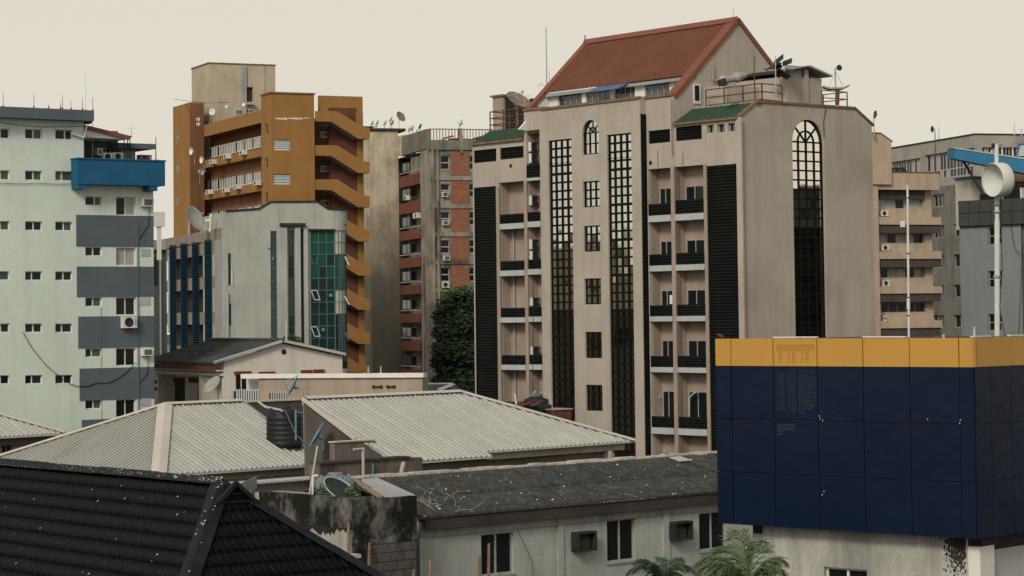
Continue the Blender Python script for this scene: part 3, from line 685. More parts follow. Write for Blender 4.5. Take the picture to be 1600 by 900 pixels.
    for px_,ya,yb in ((846,173,203),(1028,235,262),(1067,240,258)):
        m = MB(); u_ = fr.at(px_,ya)[0]; m.box(fr, u_-.03, u_+.03, .003, .02, fr.at(px_,yb)[1], fr.at(px_,ya)[1]); m.build('rust_run', mt['soot'], root)
    cl = fr.rc(1046.5,461,1052.5,475,-.3); m = MB(); m.box(fr, cl[0], cl[1], -.33, -.29, cl[2], cl[3]); q_ = m.build('hanging_cloth', mt['whiteframe'], None, fr.pt(cl[0],-.3,cl[2])); tag(q_, 'white cloth hanging at a black balcony of the tan tower, right wing', 'cloth')
    pz = lambda x,y: (lambda a: fr.pt(a[0],-.5,a[1]))(fr.at(x,y,-.5))
    for (x0,y0,x1,y1) in ((1077,612,1090,650),(1030,612,1038,618)):
        m = MB(); m.path([pz(x1,y0), pz((x0+x1)/2,y0+3), pz(x0,y0+10), pz(x0,y1)], .06 if x0 > 1050 else .03, 6); m.build('bent_pipe', mt['greyled'], root)
    for (x,y) in ((798,259),(1016.5,254.5)):
        m = MB(); a_ = fr.at(x,y); m.lathe(fr.pt(a_[0],0,a_[1]), fr.N, [(.001,.03),(.14,.03),(.16,.0)], 10); m.build('weep_hole', mt['acdark'], root)
    wire('thin dark cable hanging down in front of the condensers of the tan tower', [P(834,440,149), P(832,630,149)], .025)
    return fr, frb
mt['soot'] = M('soot_run', (.12,.105,.09))
mt['atticglass'] = glass('attic_glass', (.05,.065,.075), spec=.7, rough=.08)
mt['awn'] = M('blue_awning_sheet', (.09,.16,.28), rough=.5, var=.2)
MF, MFB = main_building()
# ================================================================ white-green block at the left
mt['mint'] = M('mint_render', (.60,.69,.61), streak=.08, grime=.07, var=.05, sc=.25, bump=.2)
mt['slate'] = M('slate_blue_paint', (.10,.128,.142), streak=.08, var=.08)
mt['bluedark'] = M('blue_fin_paint', (.014,.040,.070), rough=.6)
mt['orange'] = M('orange_render', (.30,.158,.052), streak=.14, grime=.08, var=.07)
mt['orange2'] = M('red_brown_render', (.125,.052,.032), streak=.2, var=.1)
mt['beige'] = M('beige_render', (.44,.385,.28), streak=.3, grime=.2, var=.08)
mt['cream'] = M('cream_sheet_roof', (.375,.385,.35), rough=.5, var=.10, sc=.6, spec=.5, bump=.08, streak=.05)
mt['mossdark'] = M('mossy_black', (.05,.05,.045), var=.5, sc=2, bump=.5)
mt['sp'] = M('stained_spandrel',(.27,.135,.07), streak=.5, grime=.3)
mt['curtaind'] = M('dim_blind_behind_glass', (.075,.078,.07), rough=.3, var=.3, sc=2, spec=.3, bump=0)
def left_block():
    fr = face_at(240, 400, 148, 6000); N = fr.N
    root = thing('mint_block', 'pale mint office block with small sliding windows and slate blue bands', 'building', fr.pt(-15,-8,0))
    zt = fr.at(131,188)[1]; zp = fr.at(180,272)[1]; u0 = fr.at(-330,400)[0]; um = fr.at(131,230)[0]
    W1 = []
    for (ya,yb) in ((202,217),(267,281.5),(346,360),(424,438),(505.5,519.5),(586,600)):
        for (xa,xb) in ((-80,-53),(-12,15),(39.5,66),(86.5,113)): W1.append(fr.rc(xa,ya+(xa-60)*.02*(500-ya)/300,xb,yb+(xb-60)*.02*(500-yb)/300))
    W2 = [fr.rc(133.5,a,159,b) for a,b in ((307,321),(386,400),(464.5,479),(544.5,558),(624.5,639))]
    W3 = [fr.rc(181.5,a,212,b) for a,b in ((308,336.5),(387,415),(464.5,492.5),(544,571.5),(624,651.5))]
    m = MB(); wall(m, fr, u0, um, 0, zt, W1, .22); wall(m, fr, um, 0, 0, zp, W1+W2+W3, .22)
    m.quad(fr.pt(0,0,0), fr.pt(0,-16,0), fr.pt(0,-16,zp), fr.pt(0,0,zp)); m.quad(fr.pt(um,0,zp), fr.pt(um,-16,zp), fr.pt(um,-16,zt), fr.pt(um,0,zt))
    m.quad(fr.pt(um,0,zp), fr.pt(0,0,zp), fr.pt(0,-16,zp), fr.pt(um,-16,zp)); m.build('wall', mt['mint'], root)
    for r in W1+W2:
        c_ = random.random(); window(root, fr, r, -.13, 2, 1, mt['whiteframe'], (lambda a,b,c_=c_: mt['curtaind'] if (c_ < .35 and a == 1) or c_ < .08 else mt['darkglass']), .045, .075, .012, us=[r[0], r[0]+(r[1]-r[0])*random.choice((.42,.5,.52,.6)), r[1]])
    for i,r in enumerate(W3): window(root, fr, r, -.13, 2, 1, mt['whiteframe'], (lambda a,b,i=i: mt['curtain'] if (i == 1 or (i == 0 and a == 1)) else mt['darkglass']), .05, .06, .004)
    # cornice
    q = MB(); a = fr.at(0,166,.8)[1]; b = fr.at(0,183,.8)[1]; q.box(fr, u0, fr.at(147,180,.8)[0], -12, .8, b, a); q.build('cornice', mt['slate'], root)
    # slate bands (3 cm proud of the wall)
    for (ya,yb,xa) in ((336.5,385.5,119.3),(416.5,463.8,120.3),(494,543.3,122.4),(574.5,624.5,124.5),(654,700,128)):
        r = fr.rc(xa,ya,239.3,yb,.03); q = MB(); q.box(fr, r[0], 0, .003, .03, r[2], r[3]); q.build('painted_band', mt['slate'], root)
    # blue balcony
    bx0, bx1 = fr.us(270,122,258,n=1.0); zb0, zb1 = fr.at(190,289,1.0)[1], fr.at(190,250.5,1.0)[1]
    q = MB(); q.box(fr, bx0, bx1, -.2, 1.0, zb0, zb1); q.box(fr, bx0-.05, bx1+.05, -.25, 1.06, zb1+.003, zb1+.09)
    q.build('balcony_parapet', mt['blue'], root)
    for (xa,xb,yb) in ((122,135,294.5),(234,246,298)):
        ra = fr.us(290,xa,xb,n=.95); q = MB(); q.box(fr, ra[0]+.003, ra[1], -.15, .95, fr.at(xa,yb,.95)[1], zb0-.003); q.build('bracket', mt['blue'], root)
    # penthouse on the terrace
    ph = thing('penthouse', 'dark rooftop penthouse with a sloping red edged roof above the blue balcony', 'penthouse', fr.pt(um+2,-4,zp))
    ua, ub = um+.01, fr.at(184.5,220,-2.5)[0]; z1 = fr.at(150,206,-2.5)[1]
    wn = fr.rc(150,231,174,241,-2.5); q = MB(); wall(q, fr, ua, ub, zp, z1+.1, [wn], .2, -2.5, 6); q.build('wall', M('dark_grey_render',(.10,.10,.095)), ph)
    window(ph, fr, wn, -2.6, 3, 1, mt['whiteframe'], mt['darkglass'], .05)
    A, B = fr.at(129,194,-.2), fr.at(207,213,-.2); th = fr.at(160,206,-.2)[1]-fr.at(160,200,-.2)[1]; th = abs(th)
    q = MB(); q.prism([fr.pt(A[0],-.2,A[1]), fr.pt(B[0],-.2,B[1]), fr.pt(B[0]-.25,-.2,B[1]-th), fr.pt(A[0],-.2,A[1]-th)], -N*.12); q.build('red_fascia', mt['redtrim'], ph)
    q = MB(); q.prism([fr.pt(A[0],-.35,A[1]-.1), fr.pt(B[0],-.35,B[1]-.05), fr.pt(B[0]-.3,-.35,B[1]-.2), fr.pt(A[0],-.35,A[1]-th-.55)], -N*5); q.build('soffit', mt['white'], ph)
    A, B = fr.at(186,223,-1), fr.at(243,224,-1); q = MB(); q.box(fr, A[0], B[0], -4, -1, A[1]-.32, A[1]); q.build('grey_canopy', mt['slate'], ph)
    ca = fr.at(189,240,-2)[0]; q = MB(); q.box(fr, ca, ca+1.0, -3.5, -2, zp, A[1]-.33); q.build('block_wall', mt['concrete'], ph)
    for x_ in (150,194,199.5,203): a_ = fr.at(x_,230,-.9); q = MB(); q.tube(fr.pt(a_[0],-.9,zp), fr.pt(a_[0],-.9,fr.at(x_,214,-.9)[1]), .035, 6); q.build('post', mt['acdark'], ph)
    rr = [(161,239,176,251,'white condenser on the blue balcony terrace, left of two touching ones','split'),(177,238.5,192,251,'white condenser on the blue balcony terrace with a pipe loop, right of two','split'),(218,242,236,252,'rusty brown condenser at the far end of the blue balcony terrace','split'),(152,232,160,242,'small tan condenser fixed high beside the penthouse window','window')]
    for i,(a,b,c,d,lb,kd) in enumerate(rr):
        r = fr.rc(a,b,c,d,-1.2); ac(fr, r, -1.6, .5, lb, kd, 'condensers on the blue balcony terrace', mt['rust'] if i == 2 else None)
    # ACs on the wall
    for (a,b,c,d,lb,kd,n_) in ((219,310,236.5,323,'window air conditioner at the top right corner of the mint block, over its drip hose','window',.0),(219.5,544.5,235,556,'window air conditioner near the mint block corner, fourth band from the top','window',.0),(188,494.5,210,512.5,'large white condenser hung on a slate band of the mint block','split',.05)):
        ac(fr, fr.rc(a,b,c,d), n_, .35, lb, kd, 'air conditioners on the mint block')
    for (a,b,c,d) in ((220,388.5,234.5,400),(219,464.5,234,476.5),(220,622.5,235,634)):
        r = fr.rc(a,b,c,d); q = MB(); q.box(fr, r[0], r[1], .003, .04, r[2], r[3]); q.build('closed_vent', mt['greyled'], root)
    q = MB(); u_ = fr.at(215.5,500)[0]; q.tube(fr.pt(u_,.06,fr.at(215,652)[1]), fr.pt(u_,.06,fr.at(215,345)[1]), .035, 6); u2 = fr.at(157.5,500)[0]; q.tube(fr.pt(u2,.045,fr.at(157,720)[1]), fr.pt(u2,.045,fr.at(157,480)[1]), .012, 4)
    q.build('drain_pipe', mt['slate'], root)
    q = MB(); z_ = fr.at(133,212)[1]; q.path([fr.pt(um-.9,.12,z_+.1), fr.pt(um-.05,.12,z_-.15), fr.pt(um+.15,.12,z_+.6)], .07, 6); q.build('overflow_pipe', mt['whiteframe'], root)
    q = MB(); z_ = fr.at(138,187)[1]; q.path([fr.pt(um+.1,-.3,z_-.2), fr.pt(um+.6,-.3,z_-.15), fr.pt(um+.75,-.3,z_+.2)], .09, 6); q.build('gutter_pipe', mt['acdark'], root)
    for i,(x,y0,y1,lb) in enumerate(((5,144,167,'short spike'),(53,145,168,'spike'),(76,163,169,'stub'),(94.5,160,170,'stub'),(97.5,148.5,170,'spike'),(111,157,171,'spike'),(129,154,172,'spike'),(145,151,173,'tallest spike'))):
        d_ = ['at the photo edge','third of the way along','very short, left of the pair','short, beside a taller spike','thin, right of the two stubs','dark, alone','near the cornice end','at the cornice end'][i]
        mast('rusty '+lb+' on the mint block cornice, '+d_, x, y0, y1, 150, .022, 'spikes on the mint block cornice', 'roof_spike', mt['rust'], cat='spike')
    mast('very thin tall whip aerial above the mint block cornice', 134, 115, 172, 152, .015)
    mast('pale green pole standing in front of the penthouse', 144.5, 185, 251, 147.5, .045)
    mast('thin pole at the outer end of the blue balcony', 243.5, 214, 252, 147, .04, mat=mt['rust'])
    mast('small aerial with a cross arm on the red edged roof', 205, 198, 214, 149, .025, cross=1)
    f = lambda x,y: (lambda a: fr.pt(a[0],.07,a[1]))(fr.at(x,y,.07))
    wire('long black cable drooping across the mint block windows', [f(36,519), f(60,556), f(90,585)], .022, .1); wire('black cable looping below the mint block windows to the corner', [f(90,585), f(150,598), f(212,566)], .022, .45)
    wire('thin cable running along the top floor of the mint block', [f(-10,190), f(60,198), f(131,197)], .014, .02); wire('thin cable across the mint block below the second row', [f(-10,285), f(60,286), f(122,286)], .016, .06)
    wire('drip hose under the window air conditioner of the mint block', [f(234,324), f(232,352), f(217,374)], .018, .0)
    wire('hose hanging at the mint block corner low down', [f(232,556), f(230,585), f(216,600)], .018, .0)
    # neighbour piece and sign right of the mint block
    s_ = thing('grey_annex', 'narrow dark grey annex with a ledge between the mint block and the finned wing', 'building', P(250,560,176))
    f2 = face_at(262, 400, 178, 9000); a_ = f2.rc(236,390,261,640); q = MB(); q.box(f2, a_[0]-2, a_[1], -4, 0, 0, a_[3]); q.build('wall', M('annex_green_grey', (.075,.09,.082)), s_)
    a_ = f2.rc(236,375,259,390,.3); q = MB(); q.box(f2, a_[0]-2, a_[1], -2, .35, a_[2], a_[3]); q.build('ledge', mt['concrete'], s_)
    a_ = f2.rc(240,402,247,446,.01); q = MB(); q.box(f2, a_[0], a_[1], .003, .02, a_[2], a_[3]); q.build('window', mt['darkglass'], s_)
    a_ = f2.rc(250,392,252.5,600,.12); q = MB(); q.box(f2, a_[0], a_[1], .003, .12, 0, a_[3]); q.build('pilaster', mt['greyframe'], s_)
    b_ = thing('sign_board', 'blank pale box sign on a post beside the mint block', 'sign', P(250,380,172))
    f3 = face_at(240, 340, 172, 8000); a_ = f3.rc(232,331,258,354); q = MB(); q.box(f3, a_[0], a_[1], -.4, 0, a_[2], a_[3]); q.build('box', mt['whiteframe'], b_)
    a_ = f3.rc(247,354,253,374); q = MB(); q.box(f3, a_[0], a_[1], -.3, -.1, a_[2]-1.5, a_[3]-.003); q.build('post', mt['whiteframe'], b_)
left_block()

# ================================================================ orange block
def orange_block():
    VL = -900; VR = perp(VL)
    frL = face_at(425, 300, 222, VL); frR = Fr(frL.O, hdir(VR))
    root = thing('orange_block', 'orange office block with zigzag outdoor stair and ribbon windows', 'building', frL.pt(4,-8,0))
    zt = frL.at(425,145.5)[1]; u409 = frL.at(409,300)[0]; u319 = frL.at(319,300)[0]; uR = frR.at(492,300)[0]
    wl = [frL.rc(414,193.5,418.5,210.5), frL.rc(414,247,418.5,263), frL.rc(414,301,418.5,318)]
    wr = [frR.rc(427,218,453.5,235), frR.rc(427,272,453.5,288.5)]
    m = MB(); wall(m, frL, 0, u409, 0, zt, wl, .2); wall(m, frR, 0, uR, 0, zt, wr, .2); d = -14
    m.quad(frR.pt(uR,0,0), frR.pt(uR,-6,0), frR.pt(uR,-6,zt), frR.pt(uR,0,zt)); m.quad(frL.pt(0,0,zt), frR.pt(uR,0,zt), frR.pt(uR,-6,zt), frL.pt(u409,0,zt))
    m.build('wall', mt['orange'], root)
    for r in wl: window(root, frL, r, -.1, 1, 1, mt['greyframe'], mt['darkglass'], .06)
    for r in wr: louvers(root, frR, r, -.08, mt['greyled'], .2, 'louver_panel', .06)
    cp = MB(); cp.box(frR, -.1, uR+.1, -.3, .1, zt+.003, zt+.15); cp.box(frL, .12, u409, -.3, .1, zt+.003, zt+.15); cp.build('coping', mt['tan_trim'], root)
    # flaking white mark
    q = MB()
    for k in range(14):
        x = 430+4*k+random.uniform(-1,1); h_ = random.uniform(1,3.5); r = frR.rc(x, 184, x+random.uniform(2.5,4.5), 184+h_); q.box(frR, r[0], r[1], .002, .012, r[2], r[3])
    q.build('flaked_plaster', mt['white'], root)
    # ribbon wing (to the left)
    zp1 = frL.at(408,172)[1]
    bands = [(172,192,'orange',.0),(232,245,'orange',.35),(286,298.5,'orange',.35),(340,352,'orange',.35),(394,406,'orange',.35),(448,460,'orange',.35)]
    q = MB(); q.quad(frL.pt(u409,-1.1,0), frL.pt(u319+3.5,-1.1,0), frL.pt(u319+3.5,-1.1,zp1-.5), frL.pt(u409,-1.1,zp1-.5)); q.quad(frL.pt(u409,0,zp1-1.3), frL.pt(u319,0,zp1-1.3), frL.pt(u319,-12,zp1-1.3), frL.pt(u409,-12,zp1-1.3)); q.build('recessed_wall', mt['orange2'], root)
    for i,(ya,yb,mm,n_) in enumerate(bands):
        za, zb = frL.at(407,ya)[1], frL.at(407,yb)[1]
        q = MB(); q.box(frL, u409+.003, u319, -1.12 if i else -.3, n_*.4, zb, za); q.build('parapet', mt['orange'] , root)
        if i: q = MB(); q.box(frL, u409+.003, u319+3.4, -1.09, -.95, zb-1.15, zb-.003); q.build('spandrel', mt['sp'], root)
    for (ya,yb) in ((212.5,230),(265.5,285),(319,339),(373,392)):
        za, zb = frL.at(407,ya,-1)[1], frL.at(407,yb,-1)[1]; nw = 6
        for k in range(nw):
            ua, ub = u409+(u319+2.2-u409)*k/nw+.03, u409+(u319+2.2-u409)*(k+1)/nw-.03
            window(root, frL, (ua,ub,zb,za), -.98, 4, 1, mt['whiteframe'], (lambda a,b,k=k: mt['curtain'] if (a*7+k*3) % 4 != 1 else mt['darkglass']), .07, .10, .004)
    k_ = 0
    for (x,y,lb) in ((336,254,'first from the left, upper row'),(358,245.5,'middle, upper row'),(383,239.5,'nearest the corner, upper row'),(330,301,'first from the left, lower row'),(356,298,'second from left, lower row'),(374,293,'third from left, lower row'),(405,287,'rightmost, lower row')):
        r = frL.rc(x-5,y-4,x+4,y+3,.1); r = (r[0], r[1]-(r[1]-r[0])*.45, r[2], r[3])
        ac(frL, r, .15, .5, 'small condenser on an orange ledge, '+lb, 'split', 'condensers on the orange ledges')
    # left column tower
    p = frL.pt(u319,-1.1*0,0); cR = Fr(p, -hdir(VR), None); ucol = cR.at(297,300)[0]; corner = cR.pt(ucol,0,0)
    cL = Fr(corner, hdir(VL)); uc = cL.at(271,300)[0]; ztc = cL.at(297,159.5)[1]
    ports = [(277.5,218),(277.5,266),(278,315)]
    m = MB(); m.box(cL, 0, uc, -ucol, 0, 0, ztc); m.build('stair_tower', mt['orange'], root)
    q = MB(); q.box(cR, -.01, ucol-.003, .003, .05, 0, ztc-.1); q.build('tower_face', M('orange_painted_shade',(.17,.085,.040), streak=.2), root)  # thin darker orange sheet, the shade of this side put into its colour
    for (x,y) in ports:
        a_ = cL.at(x,y); q = MB(); q.lathe(cL.pt(a_[0],-.05,a_[1]), cL.N, [(.001,.06),(.28,.06),(.36,.12),(.42,.06)], 14); w_ = q.build('round_window', mt['greyframe'], root)
        q = MB(); q.lathe(cL.pt(a_[0],-.05,a_[1]), cL.N, [(.001,.075),(.28,.075)], 14); q.build('pane', mt['darkglass'], w_)
    # beige lift tower above
    tL = face_at(326.5, 130, 243, VL); tR = Fr(tL.O, hdir(VR)); a1 = tL.at(299.5,130)[0]; b1 = tR.at(430,110)[0]; zz = tL.at(326.5,99)[1]; zb = zp1-4
    rw = tR.rc(385,136,395.5,159); m = MB(); wall(m, tL, 0, a1, zb, zz, [], .2); wall(m, tR, 0, b1, zb, zz, [rw], .4); m.quad(tL.pt(0,0,zz), tR.pt(b1,0,zz), tR.pt(b1,-a1,zz), tL.pt(a1,0,zz)); m.quad(tR.pt(b1,0,zb), tR.pt(b1,-a1,zb), tR.pt(b1,-a1,zz), tR.pt(b1,0,zz))
    lt = thing('lift_tower', 'tall beige rooftop tower rising behind the orange block', 'tower', tL.pt(0,-3,zb)); m.build('wall', mt['beige'], lt)
    window(lt, tR, rw, -.3, 1, 1, mt['acdark'], M('brown_door',(.09,.05,.035)), .1)
    q = MB(); q.box(tR, -.08, b1+.08, -.3, .08, zz+.003, zz+.12); q.box(tL, .1, a1+.1, -.3, .08, zz+.003, zz+.12); q.build('coping', mt['tan_trim'], lt)
    q = MB()
    for x_ in (378.5,382.5): u_ = tR.at(x_,130)[0]; q.box(tR, u_-.12, u_+.12, .003, .22, zb, zz-.1)
    u_ = tR.at(413.5,130)[0]; q.box(tR, u_-.04, u_+.04, .003, .06, zz-6.2, zz-.1); q.build('duct', mt['concrete'], lt)
    q = MB(); r = tR.rc(386,160,398,163.5,.5); q.box(tR, r[0], r[1], .003, .6, r[2], r[3]); q.build('canopy', mt['beige'], lt)
    for (a,b,c,d) in ((368,171,378,180),(384.5,171,396,176)): r = tR.rc(a,b,c,d,.02); window(lt, tR, r, .06, 3, 1, mt['whiteframe'], mt['darkglass'], .05)
    # outdoor stair
    zs = frR.at(530,150,-2.4)[1]; us = frR.us(300,501,568,n=-2.4)
    q = MB(); q.box(frR, us[0], us[1], -3.0, -2.4, frR.at(530,178,-2.4)[1], zs); q.build('stair_head_wall', mt['orange'], root)
    q = MB(); r = frR.rc(513,168.5,556.5,172,-2.4); q.box(frR, r[0], r[1], -2.399, -2.35, r[2]-4.5, r[3]); q.build('red_panel', mt['orange2'], root)
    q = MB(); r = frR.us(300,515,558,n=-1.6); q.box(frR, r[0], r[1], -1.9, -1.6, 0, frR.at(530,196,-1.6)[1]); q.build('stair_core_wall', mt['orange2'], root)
    q = MB(); r = frR.us(300,558.2,568,n=-1.6); q.box(frR, r[0], r[1], -1.85, -1.55, 0, frR.at(560,175,-1.6)[1]); q.build('stair_pier', mt['orange'], root)
    q = MB(); r = frR.us(300,492,515,n=-2.2); q.box(frR, r[0]-.3, r[1], -2.9, -2.2, 0, frR.at(500,185,-2.2)[1]); q.build('lobby_wall', M('dim_lobby_wall',(.11,.055,.035)), root)
    mt['stairc'] = mt['concrete']
    for k in range(8):
        o = 53.4*k
        top = [(493,173.5),(527,173.5),(566,198),(578,199.5)]; bot = [(578,217),(560,217),(518,190.5),(493,189.5)]
        P0 = [frR.at(x, y+o) for x,y in top]; P1 = [frR.at(x, y+o) for x,y in bot]
        q = MB()
        a = [frR.pt(u,0,z) for u,z in P0]; b = [frR.pt(u,0,z) for u,z in P1]
        off = -frR.N*.16
        q.prism([a[0], a[1], b[2], b[3]], off); q.prism([a[1], a[2], b[1], b[2]], off); q.prism([a[2], a[3], b[0], b[1]], off)
        q.build('stair_parapet', mt['orange'], root)
        q = MB(); e = frR.N*-1.36; dn = Vector((0,0,.12))
        q.add([b[2]+off*1.02, b[1]+off*1.02, b[1]+off+e, b[2]+off+e, b[2]+off*1.02+dn*2, b[1]+off*1.02+dn*2, b[1]+off+e+dn*2, b[2]+off+e+dn*2], CUBEF); q.build('stair_flight', mt['stairc'], root)
        q = MB(); q.box(frR, P0[0][0], P0[1][0], -1.55, -.165, P1[3][1], P1[3][1]+.18); q.box(frR, P1[1][0], P0[3][0], -1.55, -.165, P1[0][1], P1[0][1]+.18); q.build('landing', mt['stairc'], root)
        q = MB(); q.box(frR, P0[3][0]-.18, P0[3][0], -1.5, -.17, P1[0][1]+.0, P0[3][1]); q.build('end_parapet', mt['orange'], root)
        r = frR.rc(501,206+o,513,215+o,-2.18)
        if k < 3: window(root, frR, r, -2.14, 3, 1, mt['whiteframe'], mt['darkglass'], .05)
    # microwave dishes on the shadow corner
    for (x,y,lb,dx,r_) in ((303,236.5,'white cone dish at the orange stair tower, top left of three',-.8,.36),(319,250,'white cone dish at the orange stair tower, right of three',-.8,.36),(311,268.5,'white cone dish at the orange stair tower, lowest of three',.9,.34)):
        c = P(x,y,234-(x-303)*.03); dish('cone_dish', lb, c, (dx,-.55,.05), r_, mt['dish'], c-Vector((0,-.5,1.2)), 'cone dishes on the orange stair tower', deep=.9, arm=False, cat='dish')
    mast('lattice-thin rusty mast against the orange stair tower', 309, 178, 330, 234, .06, mat=mt['rust'])
    mast('second rusty mast right of the cone dishes', 318.5, 165, 330, 233.5, .05, mat=mt['rust'])
    dish('satellite_dish', 'small white dish on a tripod behind the orange parapet', P(332,175,240), (-.4,-1,.2), .34, mt['dish'], P(334,192,240.1), arm=True)
    dish('satellite_dish', 'tiny white dish on the face of the beige lift tower', P(354,166.5,241), (-.3,-1,.1), .15, mt['dish'], P(354,182,241), arm=False)
    dish('satellite_dish', 'small dish under the dark door of the beige lift tower', P(381,163.5,241), (-.6,-1,.3), .2, mt['dish'], P(382,178,241), arm=False)
    for (x,y) in ((310,187),(310,194.5)):
        c = P(x,y,234.5); q = MB(); q.lathe(c, (-.2,-1,0), [(.001,.1),(.2,.1),(.2,0)], 10); tag(q.build('drum_antenna', mt['whiteframe'], None, c), 'small white drum antenna on the orange stair tower, '+('upper of two' if y < 190 else 'lower of two'), 'antenna', 'drum antennas')
    wire('long horizontal rod aerial above the orange stair tower', [P(271,155,226), P(322,161,226), P(358,160,226)], .025); 
    wire('slack guy wire in front of the orange stair tower', [P(290,162,226), P(305,195,226), P(318,213,226)], .02)
orange_block()

# ================================================================ grey curved block with green glass and its finned wing
mt['gconc'] = M('grey_green_render', (.41,.43,.385), streak=.25, grime=.16, var=.07, sc=.4, bump=.35)
mt['ggreen'] = glass('green_glass', (.012,.078,.045), spec=.5, rough=.08)
mt['gdark'] = glass('deep_green_glass', (.012,.032,.026), spec=.6, rough=.06)
mt['gcream'] = M('cream_sky_reflection', (.50,.50,.40), rough=.35, var=.06)  # bright sky mirrored in the curved corner, painted as cream panes
mt['bframe'] = M('blue_grey_frame', (.085,.14,.175), rough=.5)
mt['coping_d'] = M('dark_coping', (.035,.035,.032), rough=.9)
mt['panelb'] = M('brown_grey_panel', (.27,.225,.18), streak=.3, var=.12)
def glass_block():
    VR = 12000; D = 195; f = face_at(353, 400, D, VR); fL = Fr(f.O, hdir(perp(VR)))
    root = thing('curved_glass_block', 'grey rendered block with curved green glass corner and stepped parapet', 'building', f.pt(5,-6,0))
    ux = lambda x, y=430: f.at(x, y)[0]; uz = lambda x, y: f.at(x, y)[1]
    strips = [f.rc(423,361,432.8,535), f.rc(451,360,460.8,530), f.rc(470.3,357,475.3,536)]; cur = f.rc(485.5,360,523.5,558)
    sl = [f.rc(356.5,396,361,446), f.rc(357.5,474,361.5,509)]
    zlow = uz(440,330.5); U1 = ux(523.5)
    holes = strips+[(cur[0],U1+.01,cur[2]-1,cur[3])]+sl
    m = MB(); wall(m, f, 0, U1, 0, zlow, holes, .25)
    prof = [(353,331),(405,327.5),(424,316.5),(496,316),(512,327),(523.5,328)]
    pz = [(ux(x), uz(x,y)) for x,y in prof]; pz[0] = (0, pz[0][1])
    for (a,b) in zip(pz, pz[1:]): m.quad(f.pt(a[0],0,zlow), f.pt(b[0],0,zlow), f.pt(b[0],0,b[1]), f.pt(a[0],0,a[1]))
    R = 1.35; seg = 6; c0 = f.pt(U1,-R,0); arcs = []
    for i in range(seg):
        t0, t1 = math.pi/2*i/seg, math.pi/2*(i+1)/seg
        p0 = c0+f.U*R*math.sin(t0)+f.N*R*math.cos(t0); p1 = c0+f.U*R*math.sin(t1)+f.N*R*math.cos(t1)
        arcs.append((Fr(p0, p1-p0, f.U*math.sin((t0+t1)/2)+f.N*math.cos((t0+t1)/2)), (p1-p0).length))
    ztop = pz[-1][1]
    for af, L_ in arcs:
        m.quad(af.pt(0,0,cur[3]), af.pt(L_,0,cur[3]), af.pt(L_,0,ztop), af.pt(0,0,ztop)); m.quad(af.pt(0,0,0), af.pt(L_,0,0), af.pt(L_,0,cur[2]-1), af.pt(0,0,cur[2]-1))
    e = arcs[-1][0].pt(arcs[-1][1],0,0); bk = Fr(e, -f.N, f.U)
    m.quad(bk.pt(0,0,0), bk.pt(9,0,0), bk.pt(9,0,ztop), bk.pt(0,0,ztop)); m.quad(fL.pt(0,0,0), fL.pt(10,0,0), fL.pt(10,0,pz[0][1]), fL.pt(0,0,pz[0][1]))
    m.quad(f.pt(0,-.3,zlow-1), f.pt(U1+R,-.3,zlow-1), f.pt(U1+R,-10,zlow-1), f.pt(0,-10,zlow-1))
    m.build('wall', mt['gconc'], root)
    q = MB()
    for (a,b) in zip(pz, pz[1:]): q.add([f.pt(a[0],-.25,a[1]), f.pt(b[0],-.25,b[1]), f.pt(b[0],.1,b[1]), f.pt(a[0],.1,a[1]), f.pt(a[0],-.25,a[1]+.14), f.pt(b[0],-.25,b[1]+.14), f.pt(b[0],.1,b[1]+.14), f.pt(a[0],.1,a[1]+.14)], CUBEF)
    for af, L_ in arcs: q.box(af, 0, L_, -.3, .1, ztop, ztop+.13)
    q.build('coping', mt['coping_d'], root)
    dz = (uz(500,377.5)-uz(500,433.5))/3
    z = cur[3]; rows = []
    while z > cur[2]-.9: rows.append(z); z -= dz
    rows = rows[::-1]
    us = [cur[0], ux(498.3), ux(510.7), U1]
    def gm(i,j):
        k = len(rows)-2-j
        return mt['ggreen'] if k < 4 and (i+k) % 5 != 4 else mt['gdark']
    window(root, f, (cur[0],U1,rows[0],rows[-1]), -.05, 3, 1, mt['bframe'], gm, .06, .07, .006, us=us, zs=rows)
    for n_, (a,b) in enumerate(((0,2),(2,4),(4,6))):
        for q_ in range(a,b):
            af, L_ = arcs[q_]
            window(root, af, (0,L_,rows[0],rows[-1]), -.05, 1, 1, mt['bframe'], (lambda i,j: mt['gcream'] if (len(rows)-2-j) in (0,1,5,6) and q_ < 4 else (mt['ggreen'] if len(rows)-2-j < 6 else mt['gdark'])), .03, .05, .006, us=[0,L_], zs=rows)
    # open casements
    for (x,y) in ((492,405),(494,461),(494,518)):
        r = f.rc(x-5,y-8,x+5,y+8,.1); q = MB(); k = .18 if y > 420 else .02
        for (u0_,u1_,z0_,z1_) in ((r[0],r[1],r[2],r[2]+.07),(r[0],r[1],r[3]-.07,r[3]),(r[0],r[0]+.07,r[2],r[3]),(r[1]-.07,r[1],r[2],r[3])):
            q.add([f.pt(u+k*(zz-r[2])/(r[3]-r[2])*-1, n+.55*(1-(zz-r[2])/(r[3]-r[2]))*(k*5), zz) for zz in (z0_,z1_) for u,n in ((u0_,.0),(u1_,.0),(u1_,.05),(u0_,.05))], CUBEF)
        q.build('open_casement', mt['bframe'] if y < 420 else mt['greyled'], root)
    for (x,y) in ((538,401),(538,463),(538,519)):
        p = P(x,y,D+2); q = MB(); q.prism([p, p+Vector((.35,0,-.7)), p+Vector((.42,0,-.7)), p+Vector((.08,0,.02))], (0,.6,0)); q.build('open_casement', mt['whiteframe'] if y < 500 else mt['bframe'], root)
    for r in strips:
        k = max(1,int((r[3]-r[2])/dz)); window(root, f, r, -.1, 1, 1, mt['bframe'], (lambda i,j: mt['gdark']), .04, .05, .006, zs=[r[2]+(r[3]-r[2])*i/k for i in range(k+1)])
